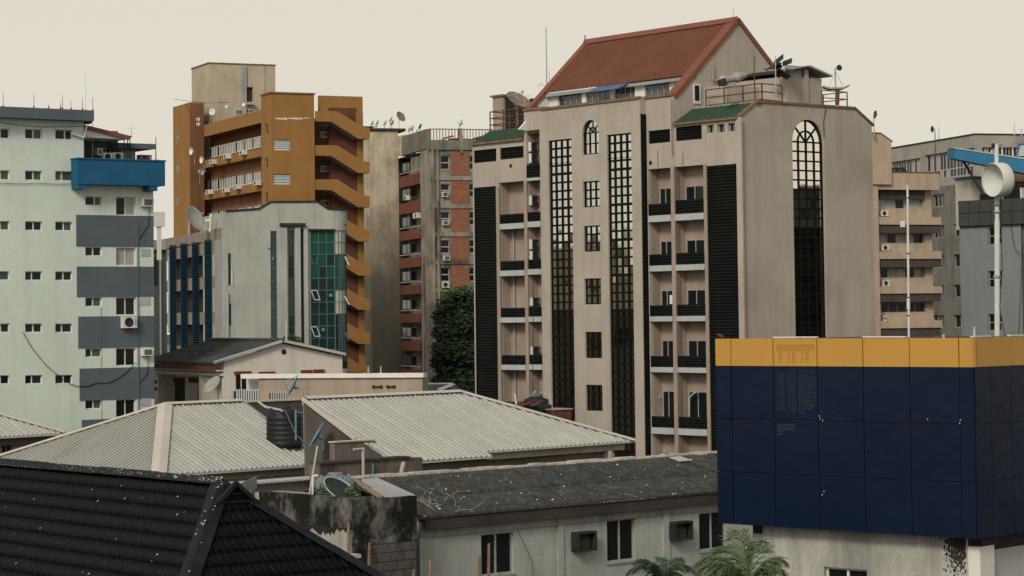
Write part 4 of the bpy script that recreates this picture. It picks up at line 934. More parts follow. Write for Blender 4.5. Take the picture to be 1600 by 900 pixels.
    for (x0,x1,y0,y1) in ((558/3+240,563/3+240,401.5,406),(515.3,519.5,459,463.5),(503.5,507.5,513,517)):
        r = f.rc(x0-1,y0,x1,y1,-.04); q = MB(); q.box(f, r[0], r[1], -.06, -.045, r[2], r[3]); q.build('paper_notice', M('green_notice',(.06,.36,.22)) if 'notice' not in mt else mt['notice'], root)
    # concrete fins
    for (x0,x1,y0,n_) in ((434,449,355,.35),(461.5,470,355,.35),(475.5,481.5,357,.3),(418,423,361,.12)):
        r = f.us(430,x0,x1,n=n_); zt_ = f.at((x0+x1)/2,y0,n_)[1]; q = MB(); q.box(f, r[0], r[1], .003, n_, 0 if x0 > 430 else zt_-1.4, zt_); q.build('fin', mt['gconc'] if x0 > 430 else mt['greyled'], root)
    r = f.rc(439,348.5,477.5,353.5,.5); q = MB(); q.box(f, r[0], r[1], .003, .5, r[2], r[3]); q.build('hood', mt['coping_d'], root)
    q = MB(); q.box(f, cur[0]-.3, U1, .003, .2, cur[3]-.02, cur[3]+.12); q.build('hood', mt['coping_d'], root)
    for r in sl: window(root, f, r, -.1, 1, 1, mt['bframe'], mt['darkglass'], .04)
    r = f.rc(361.5,421,363.5,447,.1); q = MB(); q.box(f, r[0], r[1], .003, .1, r[2], r[3]); q.build('white_strip', mt['whiteframe'], root)
    q = MB(); u_ = ux(355); q.tube(f.pt(u_,.12,uz(355,534)), f.pt(u_,.12,uz(355,458)), .1, 8); q.build('drain_pipe', mt['greyled'], root)
    # finned wing
    wg = thing('finned_wing', 'low brown grey office wing with four tall blue louvre fins', 'building', fL.pt(8,-4,0))
    fL = face_at(346, 400, D+1.6, perp(VR)); fF = Fr(fL.O, hdir(VR)); zt = fL.at(346,355.5)[1]; ue = fL.at(252,400)[0]
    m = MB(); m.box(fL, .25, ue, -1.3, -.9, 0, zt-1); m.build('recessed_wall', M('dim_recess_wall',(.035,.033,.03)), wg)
    zpb = fL.at(330,376)[1]
    q = MB(); q.box(fL, 0, ue, -.88, 0, zpb, zt); q.build('roof_parapet', mt['panelb'], wg)
    q = MB(); q.box(fF, .003, fF.at(355.5,400)[0], -3, -.01, 0, zt-.02); q.build('end_wall', mt['concrete'], wg)
    for (ya,yb) in [(377,396),(431,450.5),(487,507),(543,562)]:
        za, zb = fL.at(335,ya)[1], fL.at(335,yb)[1]
        xs = [345.9,331.5,320.5,312,301.5,294,284.5,276,266.5,259,252]
        for i in range(len(xs)-1):
            a_, b_ = fL.us(440, xs[i], xs[i+1]); q = MB(); q.box(fL, min(a_,b_)+.02, max(a_,b_)-.02, -.5, -.12 if i%2 else -.02, zb, za); q.build('spandrel_panel', mt['panelb'], wg)
    for i,(x0,x1,y0) in enumerate(((321.5,330.5,374),(303,310.5,378),(285,292.5,379.5),(267.5,275,382.5))):
        ub = fL.at(x1,440)[0]; nn = .58; za = fL.at(x1,y0,.1)[1]
        q = MB(); q.box(fL, ub, ub+.06, .0, nn, 0, za-.1); fin = q.build('louvre_fin', mt['bluedark'], wg)
        q = MB(); z = za
        while z > 1: q.box(fL, ub-.22, ub-.003, .0, nn+.05, z-.07, z); z -= .22
        q.build('slat', mt['blueslat'], fin)
    q = MB()
    for (ya,yb) in ((397,411),(452,466),(508,525)):
        r = fL.rc(339,ya,345,yb,-.3); q.box(fL, r[0], r[1], -.6, -.3, r[2], r[3])
    q.build('dark_opening', mt['darkglass'], wg)
    q = MB()
    for (ya,yb) in ((402,458),(459,520)): r = fL.rc(259.5,ya,264.5,yb,.1); q.box(fL, r[0], r[0]+.25, -.3, .2, r[2], r[3])
    q.build('white_pilaster', mt['greyled'], wg)
    dish('mesh_dish', 'big grey mesh dish on the roof of the finned wing', P(301,343,200), (.80,-.45,.42), 1.12, mt['meshdish'], P(296,367,200.5), deep=.28, mast=.12)
    # kit beside the dish
    c = P(328,345,198); t = thing('roof_antenna_kit', 'white box camera and small cans beside the mesh dish', 'antenna', c-Vector((0,0,1)))
    q = MB(); q.tube(c-Vector((.0,0,.9)), c+Vector((.1,0,.6)), .1, 8); q.build('can', mt['whiteframe'], t); q = MB(); q.tube(c-Vector((.4,0,0)), c+Vector((.1,0,-.02)), .13, 8); q.build('camera', mt['whiteframe'], t)
    q = MB(); q.path([c-Vector((.8,0,1)), c-Vector((.3,0,.1)), c-Vector((.1,0,1))], .05, 5); q.build('tripod', mt['steel'], t)
mt['meshdish'] = M('mesh_dish_grey', (.34,.34,.31), rough=.6, var=.2, sc=4)
mt['blueslat'] = M('blue_slat', (.020,.060,.105), rough=.6)
mt['notice'] = M('green_notice',(.06,.36,.22))
glass_block()

# ================================================================ brick and concrete block
def brick_mat():
    m = bpy.data.materials.new('red_brick'); m.use_nodes = True; nt = m.node_tree; b = nt.nodes['Principled BSDF']; b.inputs['Roughness'].default_value = .9
    g = nt.nodes.new('ShaderNodeNewGeometry'); s = nt.nodes.new('ShaderNodeSeparateXYZ'); c = nt.nodes.new('ShaderNodeCombineXYZ'); br = nt.nodes.new('ShaderNodeTexBrick')
    nt.links.new(g.outputs['Position'], s.inputs[0]); nt.links.new(s.outputs[0], c.inputs[0]); nt.links.new(s.outputs[2], c.inputs[1]); nt.links.new(c.outputs[0], br.inputs[0])
    br.inputs['Scale'].default_value = 1; br.inputs['Brick Width'].default_value = .5; br.inputs['Row Height'].default_value = .16; br.inputs['Mortar Size'].default_value = .018
    br.inputs['Color1'].default_value = (.30,.105,.05,1); br.inputs['Color2'].default_value = (.20,.065,.035,1); br.inputs['Mortar'].default_value = (.17,.12,.09,1)
    nt.links.new(br.outputs['Color'], b.inputs['Base Color']); return m
mt['brick'] = brick_mat()
mt['stained'] = M('soot_stained_concrete', (.29,.265,.215), streak=.95, grime=.8, dirt=(.03,.028,.025), var=.2)
mt['stcol'] = M('stained_cream_render', (.52,.45,.33), streak=.5, grime=.5, dirt=(.075,.068,.056), sc=.3, soot=(24,36,9,.9), var=.1)
mt['balc'] = M('red_brown_balcony', (.16,.065,.04), streak=.3, var=.2)
def brick_block():
    VL = -308; L = face_at(672, 300, 270, VL); R = Fr(L.O, hdir(perp(VL)))
    root = thing('brick_block', 'soot stained concrete apartment block with red brick panels and a railed roof', 'building', L.pt(5,-6,0))
    zr = R.at(690,234)[1]; zp = R.at(690,219)[1]; zpL = L.at(672,201)[1]
    ur = R.at(775,400)[0]; ul = L.at(623,300)[0]; u657 = L.at(657,300)[0]
    fl = [(243,265),(287,308),(331,352),(375,396),(418,440),(461,484),(504,527),(548,570),(591,613)]
    wx = (688.5,703); W = []
    for (a,b) in fl: W.append(R.rc(wx[0],a,wx[1],b))
    bx = R.us(400,705,733); W4 = [R.rc(733.5,a,742,b) for a,b in fl]
    m = MB(); wall(m, R, 0, ur, 0, zr, W+W4, .3); wall(m, L, 0, u657, 0, zr, [], .3)
    m.quad(L.pt(ul+9,-1.6,0), L.pt(u657,-1.6,0), L.pt(u657,-1.6,zr), L.pt(ul+9,-1.6,zr)); m.quad(L.pt(u657,0,0), L.pt(u657,-1.6,0), L.pt(u657,-1.6,zr), L.pt(u657,0,zr))
    m.quad(L.pt(0,0,zr), R.pt(ur,0,zr), R.pt(ur,-20,zr), L.pt(25,0,zr)); m.build('wall', mt['stained'], root)
    for r in W: 
        window(root, R, r, -.2, 1, 2, mt['greyled'], mt['darkglass'], .1, .12, .004)
    for r in W4: window(root, R, r, -.2, 1, 2, mt['greyled'], mt['darkglass'], .1, .12, .004)
    for (a,b) in zip([(230,0)]+fl, fl+[(0,0)]):
        pass
    prev = 234
    for (y0,y1) in ((234.5,274),(281.5,318),(326,362),(370,405.5),(414,450)):
        r = R.rc(705,y0,733,y1,.05); q = MB(); q.box(R, r[0], r[1], .003, .06, r[2], r[3]); q.build('brick_panel', mt['brick'], root)
    for y in (278,322,366,409.5,453,497,541):
        r = R.rc(673,y-3.5,735,y+3.5,.15); q = MB(); q.box(R, 0, ur, .003, .18, r[2], r[3]); q.build('floor_band', mt['stained'], root)
    for (x0,x1) in ((676,680),(684,687)):
        r = R.us(400,x0,x1,n=.3); q = MB(); q.box(R, r[0], r[1], .003, .3, 0, zr-.003); q.build('rib', mt['stained'], root)
    for x0,x1 in ((658,661),(664,667)):
        r = L.us(400,x0,x1,n=.3); q = MB(); q.box(L, min(r), max(r), .003, .3, 0, zr-.003); q.build('rib', mt['stained'], root)
    # parapet and rail
    q = MB(); q.box(R, -.3, ur, -.2, .25, zr, zp); q.build('parapet', M('greenish_parapet',(.19,.21,.17), streak=.5, grime=.4), root)
    q = MB(); q.box(L, .0, L.at(631,213)[0], -.2, .3, L.at(672,232)[1], zpL); q.build('parapet', M('grey_parapet',(.19,.17,.14), streak=.5, grime=.5), root)
    q = MB(); zt = R.at(690,201)[1]; u = .1
    q.box(R, 0, ur, -.06, .0, zt-.1, zt)
    while u < ur: q.box(R, u, u+.09, -.05, -.01, zp, zt-.1); u += .36
    q.build('roof_rail', mt['rust'], root)
    q = MB(); r = R.us(300,718,723); q.box(R, r[0], r[1], -.3, .27, zr-.4, zt+.05); q.build('rail_pier', mt['stained'], root)
    # balconies on the left flank
    for (ya,yb) in ((273,290.5),(316,333),(360,374.5),(402.5,418),(445.5,460),(490,504),(533,548),(577,592)):
        r = L.rc(623.5,ya,656.5,yb,-.02); q = MB(); q.box(L, r[0], r[1], -1.55, -.2, r[2], r[3]-.2); q.box(L, r[0], r[1], -.2, -.02, r[2], r[3]); q.build('balcony', mt['balc'], root)
        q = MB(); z_ = r[3]+.35; q.tube(L.pt(r[0],-.1,z_), L.pt(r[1],-.1,z_), .06, 5)
        if ya < 280 or ya > 355: q.build('balcony_rail', mt['greyled'], root)
        w = L.rc(628,ya-22,650,ya-6,-1.5); window(root, L, (w[0],w[1],w[2],w[3]), -1.5, 3, 1, mt['greyframe'], mt['darkglass'], .08, .09, .004)
    q = MB(); r = L.rc(642,245,655,273,-.1); q.box(L, r[0], r[1], -1, -.1, r[2], r[3]); q.build('screen_wall', mt['stained'], root)
    # cream column
    c = L.pt(ul,0,0); C = Fr(c, -hdir(perp(VL))); uc = C.at(579.5,300)[0]; zc = C.at(600,205)[1]
    q = MB(); q.box(C, 0, uc, -7, 0, 0, zc); q.build('stair_shaft', mt['stcol'], root)
    q = MB(); q.box(C, -.9, uc+.1, -6.6, .15, zc+.003, zc+.35); q.build('shaft_cap', mt['coping_d'], root)
    q = MB(); zz = L.at(631,236)[1]; q.box(L, L.at(631,250)[0]+.003, ul, -1.5, 0, L.at(627,243)[1], C.at(620,213)[1]); q.build('link_wall', mt['stcol'], root)
    for (x0,y0,x1,y1,fr_,n_,lb) in ((689.5,300,699,308,R,.0,'third row from roof, window box in the brick block'),(690,344.5,699.5,352,R,.0,'fourth row, window box in the brick block'),(692,399.5,702,407,R,.0,'white box under the window beside the lowest brick panels'),(690,440.5,701,449.5,R,.0,'lowest white condenser above the dark tree')):
        ac(fr_, fr_.rc(x0,y0,x1,y1), n_, .45, lb, 'window' if y0 < 420 else 'split', 'air conditioners on the brick block')
    ac(L, (lambda r: (r[0], r[0]+(r[1]-r[0])*.6, r[2], r[3]))(L.rc(641,333,654,341.5,0)), -.4, .5, 'round fan condenser on the third brown balcony of the brick block', 'split', 'air conditioners on the brick block')
    ac(L, (lambda r: (r[0], r[0]+(r[1]-r[0])*.6, r[2], r[3]))(L.rc(630,306,637,313,0)), -.3, .5, 'small box unit under the second balcony of the brick block', 'window', 'air conditioners on the brick block')
    dish('satellite_dish', 'bronze dish tilted on a mast above the cream shaft roof', P(625,183,284), (.65,-.55,.42), .68, mt['dishbrown'], P(623.5,203,284.2), deep=.25)
    for i,(x,y,dx,lb) in enumerate(((582,193,-.9,'first'),(590,192,-.9,'second'),(602,192.5,-.9,'third'),(611,187,-.85,'fourth, taller'),(613.5,192,-.85,'fifth, below the tall one'))):
        dish('small_dish', lb+' thin dish from the left on the cream shaft roof', P(x,y,285), (dx,-.25,.55), .42, mt['concrete'], P(x-1,203,285.2), 'thin dishes on the cream shaft roof', deep=.2, arm=False)
    for i,(x,y,lb) in enumerate(((640,203,'thin dish behind the brick block parapet, left'),(645,200.5,'thin dish behind the brick block parapet, middle'),(657,198,'upright dark dish behind the brick block parapet'),(652,204,'tiny round dish at the foot of the upright dark dish'))):
        dish('small_dish', lb, P(x,y,283), (-.8,-.4,.4), .36 if i < 3 else .2, mt['concrete'] if i != 2 else mt['dishdark'], P(x-.5,213,283.2), 'dishes behind the brick block parapet', deep=.2, arm=False)
    dish('satellite_dish', 'white fold-thin dish standing over the roof railing', P(721,193,276), (-.9,-.2,.35), .5, mt['greyled'], P(718,207,276.2), deep=.2)
    t = thing('roof_clutter', 'rusty brown junk and pipes stored behind the roof railing', 'junk', R.pt(6,-3,zp))
    for k in range(12):
        a_ = R.pt(1.5+k*.75, -2.5-random.random(), zp+.1+random.random()*.5); q = MB(); q.tube(a_, a_+Vector((random.uniform(.5,1.4),.2,random.uniform(-.1,.6))), random.uniform(.06,.2), 6); q.build('pipe', mt['rust'] if k%3 else mt['balc'], t)
brick_block()

# ================================================================ far things in the gap
def gap():
    f = face_at(568, 480, 330, 9000); t = thing('distant_block', 'pale grey block glimpsed through the gap behind the orange stair', 'building', P(580,470,330))
    r = f.rc(560,466,590,700); q = MB(); q.box(f, r[0], r[1], -8, 0, 0, r[3]); q.build('wall', mt['greyframe'], t)
    for (a,b) in ((472,484),(505,513)): r = f.rc(570,a,580,b,.05); q = MB(); q.box(f, r[0], r[1], .003, .06, r[2], r[3]); q.build('window', mt['darkglass'], t)
gap()

# ================================================================ foliage
def leaf_mat(name, a, b):
    m = bpy.data.materials.new(name); m.use_nodes = True; nt = m.node_tree; p = nt.nodes['Principled BSDF']; p.inputs['Roughness'].default_value = .6
    o = nt.nodes.new('ShaderNodeNewGeometry'); mx = nt.nodes.new('ShaderNodeMix'); mx.data_type = 'RGBA'; nt.links.new(o.outputs['Random Per Island'], mx.inputs[0])
    mx.inputs[6].default_value = (*a,1); mx.inputs[7].default_value = (*b,1); nt.links.new(mx.outputs[2], p.inputs['Base Color']); return m
mt['leaf'] = leaf_mat('dark_leaf', (.010,.028,.011), (.032,.062,.022)); mt['leafl'] = leaf_mat('fresh_leaf', (.035,.08,.022), (.08,.14,.04)); mt['bark'] = M('bark', (.08,.06,.045), var=.3, sc=3, bump=.5)
def leaves(blobs, n, size, mat, name, parent):
    m = MB(); vs = []; fs = []
    tot = sum(b[1]**2 for b in blobs)
    for c, r, sq in blobs:
        k = int(n*r*r/tot)
        for i in range(k):
            d = Vector((random.gauss(0,1), random.gauss(0,1), random.gauss(0,1))).normalized()*r*random.uniform(.55,1.02)
            d.z *= sq; p = c+d; a = Vector((random.gauss(0,1),random.gauss(0,1),random.gauss(0,.6))).normalized(); b = a.orthogonal().normalized(); s = size*random.uniform(.6,1.3)
            j = len(vs); vs += [p-a*s, p+b*s*.5, p+a*s, p-b*s*.5]; fs.append((j,j+1,j+2,j+3))
    m.add(vs, fs); return m.build(name, mat, parent)
def tree():
    D = 245; base = P(712,560,D); base.z = 0
    t = thing('leafy_tree', 'dense dark green tree climbing the brick block beside the tan tower', 'tree', base)
    m = MB(); q = base; pts = [base, base+Vector((.1,0,4)), base+Vector((-.2,.2,8)), base+Vector((.1,0,12))]
    for a,b,r0,r1 in zip(pts, pts[1:], (.4,.32,.24), (.32,.24,.14)): m.tube(a,b,r0,8,r1)
    m.build('trunk', mt['bark'], t)
    blobs = []
    for (x,y,r) in ((712,468,1.5),(724,462,1.3),(735,470,1.6),(699,480,1.5),(690,497,1.2),(715,492,2.0),(733,500,2.0),(700,515,1.7),(686,520,1.0),(720,520,2.1),(690,545,1.3),(707,545,2.0),(730,545,2.1),(684,565,1.0),(700,572,1.7),(722,575,2.2),(695,600,1.7),(718,605,2.2),(740,590,1.9),(728,478,1.6)):
        blobs.append((P(x,y,D+random.uniform(-1.5,1.5)), r*.9, .9))
    for c,r,_ in blobs[::2]:
        b = MB(); b.tube(base+Vector((0,0,min(11,max(3,c.z-2)))), c, .09, 5, .03); b.build('limb', mt['bark'], t)
    leaves(blobs, 15000, .23, mt['leaf'], 'crown', t)
    leaves([(P(x,y,D-1.2), r, .6) for x,y,r in ((712,459,1.0),(724,455,1.0),(700,466,.8),(734,458,1.0),(690,481,.6))], 900, .2, mt['leafl'], 'pale_shoots', t)  # shoots in a lighter leaf green near the crown top
tree()

# ================================================================ white gabled house in the middle ground
mt['asb'] = M('old_cement_sheet', (.062,.068,.062), var=.35, sc=1.6, grime=.35, specks=1.0, rough=.95, fine=.15, bump=.5)
mt['redpaint'] = M('dull_red_paint', (.15,.035,.028), rough=.7)
mt['offwhite'] = M('off_white_render', (.60,.565,.50), streak=.16, grime=.10, var=.05)
def gable_house():
    VL = -1200; L = face_at(350, 600, 150, VL); R = Fr(L.O, hdir(perp(VL)))
    root = thing('gabled_house', 'off white gabled house with dark sheet roof and red lintels', 'house', L.pt(4,-4,0))
    ul = L.at(241.5,590)[0]; ur = R.at(535,580)[0]; ze = R.at(350,565)[1]; uA, zA = R.at(440,536.5); zr = R.at(535,557)[1]
    H = [R.rc(368.5,583,389.5,640), R.rc(406.5,583.5,427,640), R.rc(472.5,581,484.5,640), R.rc(491.5,580,504,640)]
    H = [(a,b,d-1.6,d) for a,b,c,d in H]
    m = MB(); wall(m, R, 0, ur, 0, min(ze,zr)-.6, H, .3); 
    zl = min(ze,zr)-.6; m.quad(R.pt(0,0,zl), R.pt(ur,0,zl), R.pt(ur,0,zr), R.pt(uA,0,zA), R.pt(0,0,ze))
    o1 = L.rc(247,586,311,660); o2 = L.rc(315.5,586.5,346.5,660)
    wall(m, L, 0, ul, 0, ze, [(o1[0],o1[1],1,o1[3]),(o2[0],o2[1],1,o2[3])], 1.2)
    m.quad(R.pt(ur,0,0), R.pt(ur,-ul,0), R.pt(ur,-ul,zr), R.pt(ur,0,zr))
    m.quad(L.pt(0,-1.2,0), L.pt(ul,-1.2,0), L.pt(ul,-1.2,ze), L.pt(0,-1.2,ze))
    m.build('wall', mt['offwhite'], root)
    for r in H:
        window(root, R, r, -.15, 1, 1, mt['greyframe'], mt['darkglass'], .08)
        q = MB(); q.box(R, r[0]-.1, r[1]+.1, .003, .12, r[3]-.1, r[3]+.12); q.build('lintel', mt['redpaint'], root)
    for (x0,x1,y0,mm) in ((274.5,289,597.5,'darkglass'),(297.5,310,597.5,'curtain'),(317,329,600,'tan_in')):
        r = L.rc(x0,y0,x1,650,-1.2); q = MB(); q.box(L, r[0], r[1], -1.19, -1.14, r[2], r[3]); d_ = q.build('door', mt[mm], root)
        q = MB(); q.box(L, r[0]-.08, r[1]+.08, -1.17, -1.08, r[3]-.02, r[3]+.3); q.build('lintel', mt['redpaint'], d_)
    q = MB(); r = L.rc(241,581.5,348,585,.15); q.box(L, 0, ul, .003, .18, r[2], r[3]); q.build('beam', mt['offwhite'], root)
    q = MB(); r = L.rc(243,571.5,350,577.5,.7); q.box(L, .1, ul, .5, .62, r[2], r[3]); q.build('fascia', mt['redpaint'], root)
    q = MB(); q.box(L, .0, ul, .02, .5, r[2]-.05, r[2]+.02); q.build('soffit', mt['whiteframe'], root)
    # roof
    A0 = R.pt(uA,.35,zA+.1); A1 = A0+L.U*(ul+.6); dn = (R.pt(0,.35,ze)-R.pt(uA,.35,zA)); k = 1+.8/dn.length
    E0 = A0+dn*k; E1 = A1+dn*k
    ribbed([A0,E0,E1,A1], dn.normalized(), .18, SINE, 1.1, 'roof_sheet', mt['asb'], root, rows=2.6, rise=.03, jit=.012)
    d2 = R.pt(ur,.35,zr)-R.pt(uA,.35,zA); F0 = A0+d2*1.03; F1 = A1+d2*1.03
    ribbed([A0,A1,F1,F0], d2.normalized(), .18, SINE, 1.1, 'roof_sheet', mt['asb'], root)
    q = MB()
    for a,b in ((A0,E0),(A0,F0)): q.prism([a+Vector((0,0,.16)), b+Vector((0,0,.16)), b-Vector((0,0,.02)), a-Vector((0,0,.02))], -L.U*-.14)
    q.build('verge', mt['greyled'], root)
    q = MB(); q.tube(A0+Vector((0,0,.1)), A1+Vector((0,0,.1)), .14, 6); q.build('ridge_tile', mt['asb'], root)
    q = MB(); a_ = R.at(443,549.5); q.lathe(R.pt(a_[0],0,a_[1]), R.N, [(.001,.02),(.17,.02),(.17,.05),(.001,.05)], 10); q.build('round_vent', mt['acdark'], root)
    # grey dish by the veranda
    dish('satellite_dish', 'grey dish tilted on the veranda of the gabled house', P(333,602,147), (-.55,-.55,.62), .62, mt['concrete'], P(341,628,147.3), deep=.2)
    wire('loop of cable on the veranda wall of the gabled house', [P(257,592,149), P(264,600,149), P(273,601.5,149)], .02, .05)
    t = thing('insulator_bracket', 'rusty cable bracket on the corner post of the gabled house', 'bracket', P(243,600,153))
    for y in (570,596,607): q = MB(); q.tube(P(239,y,155), P(245,y+1,155), .12, 6); q.build('insulator', mt['dishdark'], t)
    # roof bush behind, white stub pipe
    b = P(458,533,170); t = thing('roof_shrub', 'small green shrub growing beside a white pipe behind the gable', 'plant', b-Vector((0,0,.5)))
    leaves([(P(x,y,170), .42, .8) for x,y in ((449,532),(457,529),(463,532))], 500, .1, mt['leafl'], 'foliage', t); q = MB(); q.tube(b-Vector((0,0,1)), b+Vector((0,0,.3)), .04, 5); q.build('stem', mt['bark'], t)
    mast('white stub pipe rising behind the gable', 447.5, 504, 545, 169, .1, mat=mt['whiteframe'], cat='pipe')
gable_house()
# ================================================================ cream metal roofs
DV = 4300; dd = hdir(DV); nf = -hdir(perp(DV)); TP = math.tan(math.radians(22.5))
mt['cream_cap'] = M('cream_ridge_cap', (.52,.48,.415), rough=.5, var=.08)
mt['fascia'] = M('pale_fascia', (.42,.39,.33), streak=.35, var=.1); mt['eavedark'] = M('dark_gutter', (.10,.10,.09), streak=.3)
mt['yardwall'] = M('brown_grey_plaster', (.10,.088,.075), streak=.5, grime=.4, var=.2)
def cap(root, a, b, w, up=.07, mat=None, name='ridge_cap'):
    d = (b-a).normalized(); s = d.cross(Vector((0,0,1))).normalized()*w; z = Vector((0,0,up)); q = MB()
    q.add([a-s-z*.8, b-s-z*.8, b+z*.6, a+z*.6, a+s-z*.8, b+s-z*.8, a-z, b-z], [(0,1,2,3),(3,2,5,4),(0,4,6),(1,7,5),(0,6,7,1),(4,5,7,6)]); return q.build(name, mat or mt['cream_cap'], root)
def plane_pt(px, py, O, nrm): return hit(px, py, O, nrm)
def cream_roofs():
    # --- big roof, right
    A = P(718,612.5,105); dn = (nf-Vector((0,0,TP))).normalized(); nrm = dd.cross(dn).normalized()
    if nrm.z < 0: nrm = -nrm
    root = thing('cream_roof_hall', 'long hall with a pale cream ribbed metal hip roof, the larger right-hand one', 'building', A-Vector((6,-1,A.z)))
    g = lambda x,y: plane_pt(x,y,A,nrm)
    E = g(983,690); L0 = g(472,621.5); w = (E-A).dot(dd)
    B1 = g(770,713.5); k = (B1-A).dot(nf); kE = (E-A).dot(nf)
    def S(sd, t): return A+dd*sd+nf*t-Vector((0,0,TP*t))
    sB, sL = (B1-A).dot(dd), (g(620,722.5)-A).dot(dd); sR = (L0-A).dot(dd); sr2 = (g(557,686)-A).dot(dd); tr2 = (g(557,686)-A).dot(nf); t2 = (g(620,722.5)-A).dot(nf)
    poly = [S(0,0), S(kE,kE), S(sB,kE), S(sB,0)]
    ribbed(poly, dn, .30, TRAP, 1.2, 'roof_sheet', mt['cream'], root, jit=.006, lap=mt['cream_cap'])
    poly2 = [S(sB,0), S(sB,k), S(sL,t2), S(sr2,tr2), S(sR,0)]
    ribbed(poly2, dn, .30, TRAP, 1.2, 'roof_sheet', mt['cream'], root, jit=.006, lap=mt['cream_cap'])
    bk = -nf*1.0-Vector((0,0,TP)); pb = [S(0,0), A+(dd*kE-nf*kE)-Vector((0,0,TP*kE)), A+dd*(sR+8.2)-nf*kE-Vector((0,0,TP*kE)), S(sR,0)]
    ribbed(pb, bk.normalized(), .30, TRAP, 1.2, 'roof_sheet', mt['cream'], root)
    pe = [S(0,0), S(kE,kE), A+(dd*kE-nf*kE)-Vector((0,0,TP*kE))]
    ribbed(pe, (dd-Vector((0,0,TP))).normalized(), .30, TRAP, 1.2, 'roof_sheet', mt['cream'], root)
    cap(root, S(sR,0)+Vector((0,0,.07)), S(0,0)+Vector((0,0,.07)), .28); cap(root, S(0,0)+Vector((0,0,.07)), S(kE,kE)+Vector((0,0,.07)), .28, name='hip_cap')
    cap(root, S(0,0)+Vector((0,0,.07)), pb[1]+Vector((0,0,.07)), .28, name='hip_cap')
    # fascia boards under the eaves
    for (s0,s1,t,dz0,mm,ins) in ((kE,sB,kE,.06,'cream_cap',0),(kE-.3,sB,kE,.30,'fascia',.35),(sB,sL,k,.06,'cream_cap',0),(sB-.1,sL+.2,k,.42,'eavedark',.25)):
        fr = Fr(S(s0,t)-nf*ins, -dd, nf); q = MB(); z1 = S(s0,t).z-(0 if ins == 0 else .07); q.box(fr, 0, s0-s1, -.06, .0, z1-dz0, z1-.003); q.build('fascia', mt[mm], root)
    q = MB(); s_ = kE-1.1
    frw = Fr(S(s_,kE)-nf*.9, -dd, nf); q.box(frw, 0, s_-max(sL,sR)-.4, -kE+1.6, 0, 0, S(0,kE).z+.1); q.box(frw, s_-max(sL,sR)-.39, s_-sL-.3, -1.6, 0, 0, S(0,kE).z+.1); q.build('wall', M('ochre_wall',(.24,.185,.13), streak=.2), root)  # plain ochre wall set back below the eaves
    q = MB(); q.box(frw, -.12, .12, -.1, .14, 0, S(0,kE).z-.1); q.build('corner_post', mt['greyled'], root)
    # flank wall under the left edge of the roof (facing the yard)
    fl = Fr(S(sR,0)+dd*.0, nf, -dd); q = MB(); a_, b_, c_ = S(sR,0), S(sr2,tr2), S(sL,t2)
    for (p0,p1) in ((a_,b_),(b_,c_)):
        q.prism([p0-Vector((0,0,.12)), p1-Vector((0,0,.12)), p1-Vector((0,0,3.4)), p0-Vector((0,0,4.4))], dd*.25)
    q.build('flank_wall', mt['yardwall'], root)
    for (p0,p1) in ((a_,b_),): 
        q = MB(); q.prism([p0+Vector((0,0,.08)), p1+Vector((0,0,.08)), p1-Vector((0,0,.06)), p0-Vector((0,0,.06))], -dd*.14); q.build('verge_board', mt['cream_cap'], root)
    # --- left roof
    A1 = P(258,632.5,110); r1 = thing('cream_roof_house', 'house under a cream ribbed hip roof with a wide pale hip cap, left of centre', 'building', A1-Vector((0,0,A1.z)))
    def S1(sd,t): return A1+dd*sd+nf*t-Vector((0,0,TP*t))
    nr1 = nrm; g1 = lambda x,y: hit(x,y,A1,nr1)
    C = g1(248,743); w = (C-A1).dot(nf); sC = (C-A1).dot(dd); Rr = g1(376,627.5); Re = g1(511,727); sr = (Rr-A1).dot(dd); se = (Re-A1).dot(dd); te = (Re-A1).dot(nf)
    ribbed([S1(0,0), S1(sC,w), S1(se,w), S1(sr,0)], dn, .30, TRAP, 1.2, 'roof_sheet', mt['cream'], r1, jit=.006, lap=mt['cream_cap'])
    T1 = S1(sC,w); T2 = A1+dd*sC*1.12-nf*w-Vector((0,0,TP*w))
    ribbed([S1(0,0), T2, T1], (-dd-Vector((0,0,TP))).normalized(), .30, TRAP, 1.2, 'roof_sheet', mt['cream'], r1, jit=.006, lap=mt['cream_cap'])
    ribbed([S1(0,0), S1(sr,0), A1+dd*sr-nf*w-Vector((0,0,TP*w)), T2], (-nf-Vector((0,0,TP))).normalized(), .30, TRAP, 1.2, 'roof_sheet', mt['cream'], r1)
    z = Vector((0,0,.09)); cap(r1, S1(0,0)+z, T1+z, .34, name='hip_cap'); cap(r1, S1(0,0)+z, T2+z, .22, name='hip_cap'); cap(r1, S1(0,0)+z, S1(sr,0)+z, .26)
    fe = Fr(S1(se,w), -dd, nf); zz = S1(se,w).z
    q = MB(); q.box(fe, 0, se-sC, -.05, .02, zz-.1, zz-.003); q.build('fascia', mt['cream_cap'], r1)
    q = MB(); q.box(fe, .1, se-sC, -.4, -.33, zz-.42, zz-.08); q.build('fascia', mt['fascia'], r1)
    q = MB(); q.box(fe, .25, se-sC, -.55, -.42, zz-.62, zz-.43); q.build('fascia', mt['fascia'], r1)
    q = MB(); q.box(fe, .6, se-sC-1, -w*2+1, -.8, 0, zz-.1); q.build('wall', M('sand_wall',(.26,.205,.15), streak=.3, grime=.2), r1)
    q = MB(); p0, p1 = S1(sr,0), S1(se,w); q.prism([p0+Vector((0,0,.1)), p1+Vector((0,0,.1)), p1-Vector((0,0,.12)), p0-Vector((0,0,.12))], dd*.1); q.build('verge_board', mt['steel'], r1)
    global YP
    YP = [S1(sr,0)+dd*.3, S1(se,w)+dd*.3, S(sL,t2)-dd*.1, S(sR,0)-dd*.1]
